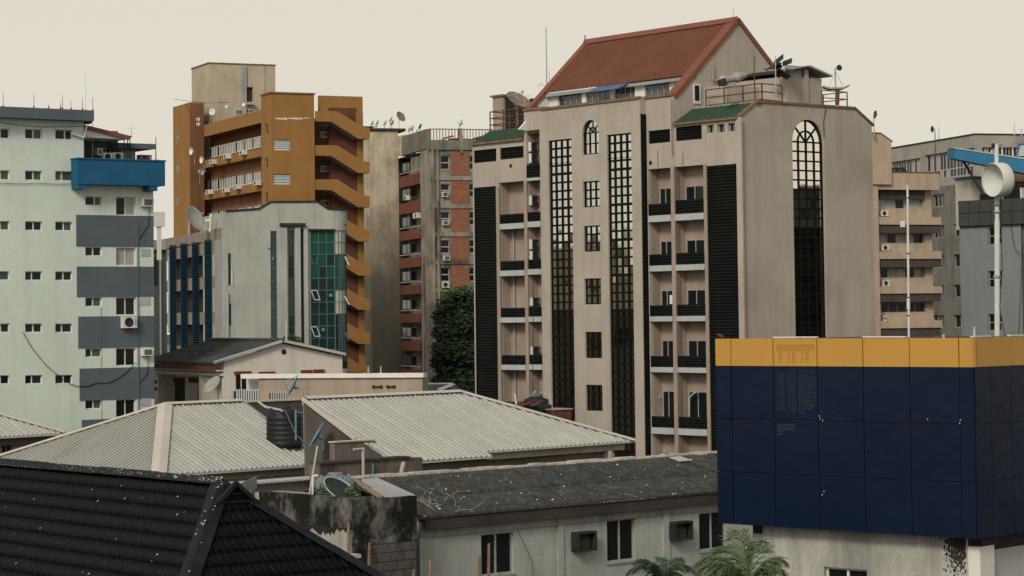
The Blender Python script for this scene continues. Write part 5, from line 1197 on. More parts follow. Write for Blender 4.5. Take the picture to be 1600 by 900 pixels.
    # --- far left roof
    A0 = P(-210,590,131); r0 = thing('cream_roof_shed', 'building with a cream ribbed metal roof at the left edge, below the mint block', 'building', A0-Vector((0,0,A0.z)))
    n0 = nrm; K = 8.2
    p1 = hit(215,671,A0,n0); kk = (p1-A0).dot(nf); 
    def S0(sd,t): return A0+dd*sd+nf*t-Vector((0,0,TP*t))
    ribbed([S0(0,0), S0(kk,kk), S0(-9,kk), S0(-9,0)], dn, .30, TRAP, 1.2, 'roof_sheet', mt['cream'], r0, lap=mt['cream_cap'])
    ribbed([S0(0,0), A0+dd*kk-nf*kk-Vector((0,0,TP*kk)), S0(kk,kk)], (dd-Vector((0,0,TP))).normalized(), .30, TRAP, 1.2, 'roof_sheet', mt['cream'], r0, lap=mt['cream_cap'])
    cap(r0, S0(0,0)+z, S0(kk,kk)+z, .25, name='hip_cap')
    f0 = Fr(S0(kk,kk), -dd, nf); zz = S0(kk,kk).z
    q = MB(); q.box(f0, 0, kk+9, -.05, .02, zz-.1, zz-.003); q.build('fascia', mt['cream_cap'], r0)
    q = MB(); q.box(f0, .2, kk+9, -.5, -.4, zz-.5, zz-.11); q.build('fascia', mt['eavedark'], r0)
    wn = [f0.rc(3,692,20,712,-.8), f0.rc(48,691,62,712,-.8)]
    q = MB(); wall(q, f0, .8, kk+9, 0, zz-.1, wn, .2, -.8, 5); q.build('wall', mt['tan_in'], r0)
    for r in wn: window(r0, f0, r, -.92, 2, 1, mt['greyframe'], mt['darkglass'], .06)
    # --- flat roofed beige block behind
    b = thing('beige_flat_block', 'low beige flat roofed block with a pale parapet ledge behind the cream roofs', 'building', P(520,640,128)-Vector((0,0,9)))
    f = face_at(660, 600, 128, -14000); r = f.rc(404,594,660,640); zt = f.at(600,586)[1]
    q = MB(); q.box(f, 0, r[1], -1.2, 0, 0, zt); q.build('wall', M('beige_parapet_wall',(.33,.275,.215), streak=.22, grime=.1), b)
    q = MB(); q.box(f, -.1, f.at(376,591,.14)[0], -.5, .14, zt-.14, zt+.1); q.build('ledge', mt['white'], b)
    q = MB(); r2 = f.us(610,376,404); q.box(f, min(r2), max(r2), -1.4, -.9, 0, zt-.15); q.build('wall', mt['offwhite'], b)
    for (xa,xb) in ((584,596),(606,616)):
        q = MB(); a_ = [f.at(x,603.8)[0] for x in (xa,xb)]; zc = f.at(600,604)[1]; q.tube(f.pt(a_[0],.1,zc), f.pt(a_[1],.1,zc), .035, 6)
        for u in a_: q.tube(f.pt(u,0,zc), f.pt(u,.1,zc), .085, 8)
        q.build('pipe_stub', mt['acdark'], b)
    for (x,y0,y1) in ((575.5,572,586),(595,572,586)):
        mast('pale green stub pipe on the beige flat roof, '+('left' if x < 580 else 'right')+' of two', x, y0, y1+1, 129, .05, 'stub pipes on the beige flat roof', 'stub_pipe', mt['greyled'], cat='pipe')
    t = thing('roof_felt_roll', 'black roofing felt lumps lying along the beige flat roof ledge', 'roofing felt', P(555,587,129))
    for (x0,x1) in ((549,568),(573,590),(617,624)):
        q = MB(); q.tube(P(x0,585.5,129), P(x1,584.5,129), .12, 7, .07); q.build('roll', mt['acdark'], t)
    for k,(x0,x1,y0,y1) in enumerate(((364.5,404,608,625.5),(420,447,611,625))):
        t = thing('slatted_screen', 'grey upright slatted screen by the beige block, '+('left, wider one' if k == 0 else 'right, narrower one'), 'screen', P(x0,y1,120), 'slatted screens')
        f2 = face_at(x1, 610, 120, -14000); r = f2.rc(x0,y0,x1,y1); n = int((r[1]-r[0])/.125)
        for i in range(n): q = MB(); u = r[0]+i*.125; q.box(f2, u, u+.07, -.04, 0, r[2]-.3, r[3]); q.build('slat', mt['greyled'], t)
        q = MB(); q.box(f2, r[0], r[1], -.09, -.045, r[2]-.3, r[3]-.1); q.build('backing', mt['acdark'], t)
    # dark roofs between the beige block and the tower
    t = thing('dark_low_roof', 'low dark corrugated roofs with a pale valley strip below the leafy tree', 'building', P(700,610,140)-Vector((0,0,5)))
    a,b_,c,d_ = P(655,601,150), P(706,600,150), P(728,620,136), P(655,614,136); ribbed([a,b_,c,d_], (d_-a).normalized(), .2, SINE, 1.2, 'roof_sheet', mt['asb'], t)
    a,b_,c,d_ = P(706,600,150), P(800,640,150), P(800,660,136), P(720,622,136); q = MB(); q.prism([a,b_,c,d_], (0,0,-.1)); q.build('roof_slope', M('dark_blue_sheet',(.02,.03,.045)), t)
    cap(t, P(706,599.5,150), P(682,609,138), .25, mat=mt['greyled'], name='valley_strip')
    cap(t, P(655,600,150), P(707,599,150), .2, mat=mt['concrete']); fq = face_at(800, 640, 151, -8000); q = MB(); q.box(fq, 0, 7, -6, -.1, 0, 9.3); q.build('wall', mt['yardwall'], t)
    # tank house with rust red slabs beside the tower foot
    t = thing('rooftop_tank', 'dark grey round water tank with a cone lid behind the big cream roof', 'water tank', P(838,640,122))
    c = P(838,640,122); m = MB(); prof = [(.001,2.0),(.28,2.0),(.3,1.75),(.34,1.62)]; m.lathe(c-Vector((0,0,1.2)), (0,0,1), [(.001,2.12),(.3,2.05),(.33,1.9),(.3,1.85)], 18); m.build('lid', mt['slate'], t)
    m = MB(); m.lathe(c-Vector((0,0,1.2)), (0,0,1), [(.3,1.86),(.62,1.74),(.66,1.6),(.62,1.5),(.80,1.42),(.78,1.3),(.82,1.1),(.78,.9),(.82,.7),(.8,0),(.001,0)], 22); m.build('tank_body', mt['tankdark'], t)
    m = MB()
    for k in range(3): m.tube(c+Vector((-.25+.3*k,-.2,.72)), c+Vector((.0+.3*k,-.2,.98-.1*k)), .035, 5)
    m.build('pipe', mt['greyled'], t)
    t = thing('red_brick_shelter', 'rust red masonry hut with a cement coping beside the dark round tank', 'hut', P(860,660,118)-Vector((0,0,2)))
    f = face_at(864, 645, 121, VLH); fr_ = Fr(f.O, hdir(perp(VLH))); q = MB(); a_ = f.at(838,645)[0]; b2 = fr_.at(893,650)[0]; zt = f.at(864,641)[1]
    q.box(f, 0, a_, -b2, 0, zt-4, zt); q.build('wall', M('rust_masonry',(.14,.055,.038), var=.3, streak=.7, grime=.5, bump=.5), t)
    q = MB(); q.box(f, -.06, a_, -b2-.06, .06, zt+.003, zt+.06); q.build('coping', mt['concrete'], t)
    q = MB()
    for k in range(6):
        p0 = P(800+7*k, 636-2*(k%2), 121-.2*k); q.prism([p0, p0+Vector((.45,0,.25)), p0+Vector((.5,.5,.22)), p0+Vector((0,.5,0))], (0,0,.05))
    q.build('broken_slab', M('rust_red_sheet',(.17,.05,.03), var=.3), t)
    q = MB(); q.tube(P(804,615,120.8), P(807,632,120.8), .05, 6); q.build('plastic_pipe', mt['whiteframe'], t)
VLH = -2200
mt['tankdark'] = M('black_tank_plastic', (.014,.017,.018), rough=.5, var=.2, spec=.2, grime=.2, dirt=(.12,.11,.10))
mt['tankblue'] = M('grey_blue_tank_plastic', (.13,.17,.20), rough=.5, var=.15, spec=.5, grime=.3, dirt=(.28,.25,.20))
cream_roofs()

# ================================================================ service yard between the roofs
def tank(name, label, c, r, h, mat, tan=None, ribs=5):
    t = thing(name, label, 'water tank', c); m = MB(); prof = [(.001,0),(r,0)]
    for k in range(ribs): z = h*(.1+.8*k/ribs); prof += [(r,z),(r*1.03,z+.04),(r*1.03,z+.08),(r,z+.12)]
    prof += [(r,h*.93),(r*.92,h)]; m.lathe(c, (0,0,1), prof, 28); b = m.build('tank_body', mat, t)
    m = MB(); m.lathe(c+Vector((0,0,h)), (0,0,1), [(r*.92,0),(r*.85,.05),(r*.4,.12),(r*.36,.12)], 28); m.build('shoulder', mat, t)
    m = MB(); m.lathe(c+Vector((0,0,h+.12)), (0,0,1), [(r*.4,-.02),(r*.4,.07),(r*.34,.1),(.001,.11)], 20); m.build('lid', mat, t)
    for k in range(4):
        q = Matrix.Rotation(k*math.pi/2+.5,3,'Z') @ Vector((r*.78,0,0)); m = MB(); m.lathe(c+q+Vector((0,0,h-.03)), (0,0,1), [(.07,0),(.06,.17),(.001,.19)], 8); m.build('lug', mat, t)
    return t
def yard():
    y = thing('service_yard', 'grimy service yard walls and ledges wedged between the two cream roofs', 'yard walls', P(530,700,98)-Vector((0,0,3)))
    f = Fr(P(380,632,115.5), dd); 
    r = f.us(640,374,474); zt = f.at(420,627.5)[1]; q = MB(); q.box(f, r[0], r[1], -.3, 0, zt-5, zt); q.build('back_wall', mt['yardwall'], y)
    q = MB(); q.box(f, r[0], r[1], -.36, .06, zt+.003, zt+.08); q.build('coping', mt['cream_cap'], y)
    f2 = Fr(P(523,700,94), dd); r = f2.us(705,523,584); zt2 = f2.at(553,690)[1]; q = MB(); q.box(f2, r[0], r[1], -.3, 0, zt2-1.0, zt2); q.build('stub_wall', M('rust_streaked_plaster',(.20,.16,.13), streak=.7, grime=.5, gr=(.42,.6), gsc=.8), y)
    q = MB(); q.box(f2, r[0]-.04, r[1]+.04, -.34, .05, zt2+.003, zt2+.05); q.build('coping', mt['cream_cap'], y)
    q = MB(); q.box(f2, r[0], r[1]+1.2, -.9, -.31, zt2-5, zt2-1.2); q.build('platform', mt['mossdark'], y)
    f3 = Fr(P(505,735,90), dd); r = f3.us(735,500,660); z3 = f3.at(560,722)[1]; q = MB(); q.box(f3, r[0], r[1], -.6, 0, z3-5, z3); q.build('lower_wall', M('streaked_plaster',(.19,.155,.125), streak=.7, grime=.6, gr=(.42,.6), gsc=.8), y)
    q = MB(); q.box(f3, r[0], f3.at(640,722)[0], -.6, .06, z3+.003, z3+.09); q.build('mossy_ledge', mt['mossdark'], y)
    r = f3.us(730,567,573,n=.1); q = MB(); q.tube(f3.pt(r[0],.12,z3+.5), f3.pt(r[0],.12,z3-1.2), .06, 8); q.tube(f3.pt(r[0]-.5,.12,z3+.5), f3.pt(r[0]+.05,.12,z3+.5), .05, 6); q.build('white_pipe', mt['greyled'], y)
    r = f3.us(730,580); q = MB(); q.tube(f3.pt(r[0],.1,z3-.1), f3.pt(r[0],.1,z3-1.5), .05, 6); q.build('teal_pipe', M('teal_pipe',(.08,.22,.24)), y)
    q = MB(); q.tube(P(631,722,91), P(626,744,91), .09, 7); q.build('strut', mt['fascia'], y)
    # canopy below the left roof's eave
    f4 = Fr(P(375,770,88), dd); r = f4.us(760,378,500); z4 = f4.at(440,749)[1]
    q = MB(); q.box(f4, r[0], r[1], -.8, 0, z4-.62, z4-.1); q.build('canopy_side', M('grey_canopy_side',(.15,.15,.14), streak=.4, grime=.4), y)
    u = r[0]
    q = MB()
    while u < r[1]: q.box(f4, u, u+.13, -.8, .14, z4-.1, z4-.02); u += .2
    q.build('scalloped_edge', mt['greyled'], y)
    a, b = P(372,757,86), P(400,744,87.5); q = MB(); q.prism([a, b, b-Vector((0,0,.45)), a-Vector((0,0,.7))], (0,.3,0)); q.build('broken_gutter', mt['concrete'], y)
    global YP
    zf = 7.7; q = MB(); pts = [Vector((p.x,p.y,zf)) for p in YP]; q.prism(pts, (0,0,-.25)); q.build('yard_floor', mt['mossdark'], y)
    q = MB(); c_ = P(444,690,109.5); q.lathe(Vector((c_.x,c_.y,zf+.003)), (0,0,1), [(.001,.0),(.9,0),(.9,c_.z-.31-zf),(.001,c_.z-.31-zf)], 12, smooth=False); q.build('tank_plinth', mt['yardwall'], y)
    # tank, dishes
    tank('black_water_tank', 'black ribbed plastic water tank in the pit between the two cream roofs', P(444,690,109.5)-Vector((0,0,.3)), .80, 1.72, mt['tankdark'], ribs=6)
    q = MB(); c = P(444,690,109.5)-Vector((0,0,.3))
    t = thing('tank_pipework', 'pale plastic pipes bent over the black water tank', 'pipes', c)
    q.path([P(404,628,112), P(415,636,110), P(440,641,108.4), P(441,643,108.4)], .06, 6); q.build('feed_pipe', mt['greyled'], t)
    q = MB(); q.tube(P(462,640,108.5), P(462.5,688,108.5), .05, 6); q.build('riser', M('teal_pipe2',(.12,.26,.25)), t)
    q = MB(); q.path([P(464,644,108), P(515,651,103), P(514,690,103)], .035, 6); q.build('loop_pipe', M('teal_pipe3',(.10,.19,.18)), t)
    q = MB(); q.path([P(445,640,108), P(462,678,105), P(486,703,100), P(492,708,99)], .03, 5); q.build('hose', mt['slate'], t)
    tb = M('dish_blue', (.10,.27,.40), rough=.45, var=.1)
    dish('blue_dish', 'blue dish seen edge-on standing beside the slatted screen above the tank', P(459,604,111), (-.93,-.12,.46), .55, tb, P(473,634,111), deep=.16)
    dish('blue_dish', 'larger blue dish seen edge-on in front of the black water tank', P(497,681,96), (-.90,-.1,.52), .60, tb, P(505,702,96.1), deep=.16, arm=False)
    # lower tank and dish on the mossy roof
    tank('blue_water_tank', 'grey blue squat water tank beside a white pole, foreground centre', P(524,790,82), .665, .92, mt['tankblue'], ribs=2)
    td = dish('fallen_dish', 'old dark dish lying tilted against the grey blue water tank', P(531,768,80), (.52,-.36,.77), .64, mt['dishdark'], P(540,782,80), deep=.10, arm=False)
    q = MB(); d_ = Vector((.52,-.36,.77)).normalized(); c_ = P(531,768,80); q.lathe(c_, d_, [(.64,.064),(.67,.07),(.67,.10),(.63,.10),(.62,.066)], 30); q.build('rim', mt['greyled'], td)
    t = thing('pole_pair', 'pale leaning pole and white pipe beside the grey blue tank', 'pole', P(489,775,80.5))
    q = MB(); q.tube(P(483,775,80.5), P(496,697,81), .035, 6); q.build('pole', mt['greyled'], t); q = MB(); q.path([P(488.5,776,80), P(489,744,80), P(497,743,80)], .045, 6); q.build('pipe', mt['whiteframe'], t)
    for (x,y,n_) in ((503,768,'left'),(550,768,'right')):
        t = thing('weed_clump', 'small green weeds growing at the '+n_+' side of the fallen dark dish', 'plant', P(x,y+8,79.6)); leaves([(P(x+dx,y+dy,79.6), .17, 1.0) for dx,dy in ((-4,0),(3,-5),(6,4))], 260, .05, mt['leafl'], 'foliage', t); q = MB(); q.tube(P(x,y+9,79.6), P(x,y-4,79.6), .012, 4); q.build('stem', mt['bark'], t)
    t = thing('weed_clump', 'green fern tuft on the mossy wall beside the black tiled roof', 'plant', P(422,806,73)); leaves([(P(x,y,73), .2, .8) for x,y in ((417,800),(424,803),(420,795),(428,808))], 420, .06, mt['leaf'], 'foliage', t); q = MB(); q.tube(P(422,810,73), P(421,798,73), .012, 4); q.build('stem', mt['bark'], t)
    for k,(x0,y0,x1,y1) in enumerate(((556,751,588,752),)):
        pass
yard()

# ================================================================ mossy parapet block and old building with cement-sheet roof
OV = 4800; od = hdir(OV); on = -hdir(perp(OV))
mt['moss'] = M('mossy_parapet', (.20,.195,.175), streak=.5, grime=1.0, dirt=(.012,.013,.011), var=.35, sc=2.2, bump=.7, gr=(.36,.54), gsc=.9)
mt['oldwall'] = M('old_grey_wall', (.37,.39,.36), streak=.3, grime=.3, dirt=(.12,.12,.105), var=.1, sc=.8, bump=.4)
mt['block'] = M('concrete_block', (.10,.098,.088), var=.3, sc=2, grime=.6, bump=.6)
mt['asb2'] = M('weathered_cement_sheet', (.075,.085,.078), var=.5, sc=3.5, grime=.8, gr=(.4,.62), gsc=2.2, streak=.3, specks=1.0, rough=.95, fine=.3, bump=.8)
mt['timber'] = M('dark_timber', (.055,.048,.04), streak=.4, var=.3)
def old_building():
    f = Fr(Vector((P(655,850,80).x, 80, 0)), od, on); root = thing('old_sheet_roof_building', 'old grey building with weathered corrugated cement roof, square vent boxes and dark windows', 'building', f.pt(7,-3,0))
    ue = f.at(1215,800)[0]; zt = P(656,811,79.5).z-.03
    W = [f.rc(752,833,802.5,897.5), f.rc(948.5,811.5,992.5,876.5), f.rc(1092.5,800,1135,858.5)]
    W = [(a,b,c,d) for a,b,c,d in W]
    m = MB(); wall(m, f, 0, ue, 0, zt, W, .22); m.quad(f.pt(0,0,0), f.pt(0,-6,0), f.pt(0,-6,zt), f.pt(0,0,zt)); m.quad(f.pt(ue,0,0), f.pt(ue,-6,0), f.pt(ue,-6,zt), f.pt(ue,0,zt)); m.build('wall', mt['oldwall'], root)
    for r in W: window(root, f, r, -.1, 2, 1, mt['greyframe'], mt['darkglass'], .045, .07, .004, sill=.06)
    zb = f.at(880,819)[1]
    q = MB(); q.box(f, 0, ue, .003, .10, zb, zt-.103); q.build('ring_beam', M('grey_beam',(.25,.25,.225), streak=.4, grime=.4), root)
    for (x0,x1) in ((656,668),(872,881),(1037,1047)):
        r = f.us(850,x0,x1,n=.07); q = MB(); q.box(f, r[0], r[1], .003, .07, 0, zb-.003); q.build('pilaster', mt['oldwall'], root)
    q = MB(); q.box(f, .0, ue, .28, .34, zt-.36, zt-.02); q.build('fascia', mt['timber'], root)
    q = MB(); q.box(f, .0, ue, .003, .275, zt-.1, zt-.04); q.build('soffit', mt['timber'], root)
    # roof
    TPo = math.tan(math.radians(14)); E = P(656,811,79.5); dn = (on-Vector((0,0,TPo))).normalized(); nrm = od.cross(dn).normalized(); nrm = nrm if nrm.z > 0 else -nrm
    e0 = E; e1 = E+od*((hit(1260,770,E,on)-E).dot(od)); e1.z = e0.z; rl = hit(562,748,E,nrm); tL = (rl-E).dot(on); L = -tL
    rg0 = E+on*tL-Vector((0,0,TPo*tL)); rg1 = rg0+(e1-e0); sl = (rl-E).dot(od); tR = (hit(1000,716,E,nrm)-E).dot(on)
    print('ridge', tL, tR, sl)
    rg0 = E+on*tL-Vector((0,0,TPo*tL)); rg1 = rg0+(e1-e0)
    half = abs(tL)/math.cos(math.atan(TPo))*.56
    ribbed([rg0,e0,e1,rg1], dn, .146, SINE, 1.05, 'roof_sheet', mt['asb2'], root, rows=half, rise=.045, jit=.02, smooth=True)
    b0 = rg0-on*0; bk = (-on-Vector((0,0,TPo))).normalized(); ribbed([rg0,rg1,rg1+bk*4.2,rg0+bk*4.2], bk, .146, SINE, 2.1, 'roof_sheet', mt['asb2'], root)
    u = 0; tot = (e1-e0).length; random.seed(3)
    while u < tot:
        l_ = random.uniform(.5,.95); a = rg0+od*u; b = rg0+od*min(tot,u+l_); d_ = nrm*random.uniform(.07,.12); w = on*random.uniform(.14,.22)
        q = MB(); q.add([a-w*1.3-Vector((0,0,.02)), b-w*1.3-Vector((0,0,.02)), b+w-Vector((0,0,.02)), a+w-Vector((0,0,.02)), a-w*1.2+d_, b-w*1.2+d_, b+w*.8+d_, a+w*.8+d_], CUBEF); q.build('ridge_tile', mt['mortar'], root); u += l_+.01
    # pale sheets: short one at the left and a patch near the right end
    g = lambda x,y: hit(x,y,E+nrm*.12,nrm)
    pl = thing('pale_sheet', 'pale ribbed metal sheet laid at the left end of the old roof', 'roof sheet', g(590,765))
    ribbed([g(562,750), g(590,746.5), g(652,777), g(600,777)], dn, .2, [(0,0),(.3,0),(.5,.04),(.7,0),(1,0)], 1.5, 'sheet', mt['steel'], pl)
    q = MB(); a, b = g(548,751), g(592,779); q.prism([a,b,b+od*.22,a+od*.22], nrm*.07); tag(q.build('timber_plank', M('pale_plank',(.27,.20,.14)), None, a), 'pale timber plank beside the pale sheet and the fallen dish', 'plank')
    q = MB(); q.prism([g(1046,715.5), g(1062,713.5), g(1080,720), g(1062,721.5)], nrm*.03); q.build('translucent_patch', mt['greyled'], root)
    # vent boxes
    for (a_,b_,c_,d_,lb) in ((903,831,933,861.5,'left of two'),(1055,815,1083,844.5,'right of two')):
        r = f.rc(a_,b_,c_,d_,.35); t = thing('vent_box', 'dark square air conditioner cage on the old grey wall, '+lb, 'air conditioner cage', f.pt(r[0],0,r[2]), 'square cages on the old grey wall')
        u0,u1,z0,z1 = r; th = .07
        for (x0,x1,y0,y1) in ((u0,u1,z0,z0+th),(u0,u1,z1-th,z1),(u0,u0+th,z0+th,z1-th),(u1-th,u1,z0+th,z1-th)):
            q = MB(); q.box(f, x0, x1, .003, .36, y0, y1); q.build('casing_side', mt['timber2'], t)
        q = MB(); q.box(f, u0+th, u1-th, .05, .1, z0+th, z1-th); q.build('back', mt['acdark'], t)
        q = MB(); q.box(f, u0-.06, u0-.003, .1, .3, z0+.1, z1-.12); q.build('hinge_plate', mt['timber2'], t)
        q = MB(); q.box(f, u0+.15, u1-.2, .1, .2, z0+th, z0+.45); q.build('old_unit', mt['dishdark'], t)
    # bamboo props
    for (x,y0,y1,lb) in ((672,874,905,'short bamboo prop in front of the old wall, beside the corner column'),(748.5,868,905,'bamboo prop standing left of the first dark window'),(763.5,849,905,'taller bamboo prop standing in front of the first dark window'),(544.5,817,872,'bamboo prop against the pale flank of the mossy wall'),(576,848,893,'leaning bamboo prop by the concrete block wall'),(646,891,905,'bamboo stump at the foot of the concrete block wall')):
        a, b = P(x,y1,77.0), P(x+(1.5 if x == 576 else .5),y0,77.2); t = thing('bamboo_prop', lb, 'bamboo pole', a, 'bamboo props'); q = MB(); q.tube(a, b, .055, 7, .045); q.build('cane', mt['bamboo'], t)
        for k in range(1,4): p = a.lerp(b,k/4); q = MB(); q.lathe(p, (0,0,1), [(.05,-.02),(.066,0),(.05,.02)], 8); q.build('node_ring', mt['bamboo'], t)
    f_ = lambda x,y: (lambda a: f.pt(a[0],.12,a[1]))(f.at(x,y,.12))
    wire('thin cable running down the old wall and kinking between two pilasters', [f_(808,826), f_(832,878), f_(833,910)], .012, .02)
    wire('thin cable crossing the first dark window of the old wall', [f_(762,833), f_(784,905)], .010, 0)
    # dead twigs caught on the roof
    t = thing('dead_branches', 'dry pale branches caught on the left part of the old roof', 'branches', g(685,795)); random.seed(11)
    for (x,y) in ((672,785),(684,778),(690,790),(668,792),(712,800),(711,790),(679,797),(695,783)):
        q = MB(); p = g(x,y); d0 = Vector((random.uniform(-1,1),random.uniform(-.5,.5),random.uniform(.2,.8))).normalized(); r_ = .022
        for k in range(5):
            n_ = p+d0*random.uniform(.12,.26); q.tube(p,n_,r_,4,r_*.8); 
            if random.random() < .7: q.tube(n_, n_+Vector((random.uniform(-.2,.2),random.uniform(-.1,.1),random.uniform(.0,.25))), r_*.6, 4, .006)
            p = n_; r_ *= .8; d0 = (d0+Vector((random.uniform(-.8,.8),random.uniform(-.3,.3),random.uniform(-.6,.5)))).normalized()
        q.build('twig', M('dead_wood',(.36,.27,.20)) if 'dw' not in mt else mt['dw'], t)
    # --- mossy block
    mb = thing('mossy_block', 'flat roofed block with a black mossy parapet and a bare concrete block wall', 'building', Vector((P(559,850,77).x,77,0)))
    mr = Fr(Vector((P(559,850,77).x,77,0)), od, on); ml = Fr(mr.O, hdir(perp(OV)))
    ur = mr.at(651.5,800)[0]; ul = ml.at(405,800)[0]; zt = mr.at(559,779.5)[1]; zm = mr.at(559,835)[1]; zl_ = mr.at(600,849)[1]
    q = MB(); q.box(mr, .0, ur, -.3, 0, zl_, zt-.05); q.build('parapet', mt['moss'], mb)
    q = MB(); q.box(ml, .003, ul, -.3, 0, ml.at(500,822)[1], zt-.0); q.build('parapet', mt['moss'], mb)
    q = MB(); q.box(ml, .003, ul, -.3, -.04, 0, ml.at(500,822)[1]+.01); q.build('flank_wall', mt['flank'], mb)
    q = MB(); q.box(mr, .33, ur, -5, -.31, 0, zt-.65); q.box(ml, .35, ul, -ur+.2, -.32, 0, zt-.65); q.build('roof_slab', mt['mossdark'], mb)
    r = mr.us(870,565,578,n=.02); q = MB(); q.box(mr, 0, r[1], -.29, .02, 0, zl_); q.build('corner_pier', mt['moss'], mb)
    random.seed(5); u0 = r[1]+.01; bw, bh = .60, .30; z = zl_-.02; k = 0
    q = MB(); q.box(mr, u0, ur-.02, -.3, -.05, 0, zl_-.003); q.build('mortar_bed', mt['mortar2'], mb)
    while z > zl_-2.0:
        u = u0-(bw/2 if k%2 else 0)
        while u < ur-.05:
            a, b = max(u,u0), min(u+bw-.025, ur-.03)
            if b-a > .06: n_ = random.uniform(-.012,.012); piece('concrete_block', mt['block'], mb, mr, a, b, -.2, -.02+n_, z-bh+.025, z)
            u += bw
        z -= bh; k += 1
    q = MB(); a_ = ml.rc(528,866,549,872,.4); q.box(ml, a_[0], a_[1], -.0, .4, a_[2], a_[3]); q.build('window_hood', mt['greyled'], mb)
    random.seed(31); q = MB(); zc = ml.at(500,822)[1]; u = .02; hgt = .12
    while u < ul-.05:
        w_ = random.uniform(.03,.10); hgt = min(.42, max(.02, hgt+random.uniform(-.11,.11))); q.box(ml, u, u+w_, -.045, -.008+random.uniform(0,.004), zc-hgt, zc+.02); u += w_
    o = q.build('moss_fringe', mt['mossfr'], mb); o['kind'] = 'stuff'
    # sandy wall left behind the parapet
    q = MB(); a_ = ml.us(800,380,432); q.box(ml, min(a_), max(a_), -1.6, -.5, 0, zt-.1); q.build('side_wall', M('sandy_wall_patch',(.36,.29,.21), grime=.3), mb)
mt['mossfr'] = M('black_moss', (.025,.025,.021), var=.5, sc=4, bump=.8)
mt['flank'] = M('streaked_grey_render', (.36,.355,.325), streak=.6, grime=.15, dirt=(.05,.05,.045), var=.15)
mt['mortar'] = M('pale_ridge_mortar', (.50,.46,.39), var=.3, sc=3, grime=.35, bump=.5); mt['mortar2'] = M('dark_mortar', (.04,.04,.036))
mt['timber2'] = M('blackened_wood', (.035,.033,.03), var=.3); mt['bamboo'] = M('bamboo', (.21,.145,.09), var=.25, sc=4, streak=.3); mt['dw'] = M('dead_wood', (.29,.24,.19))
old_building()

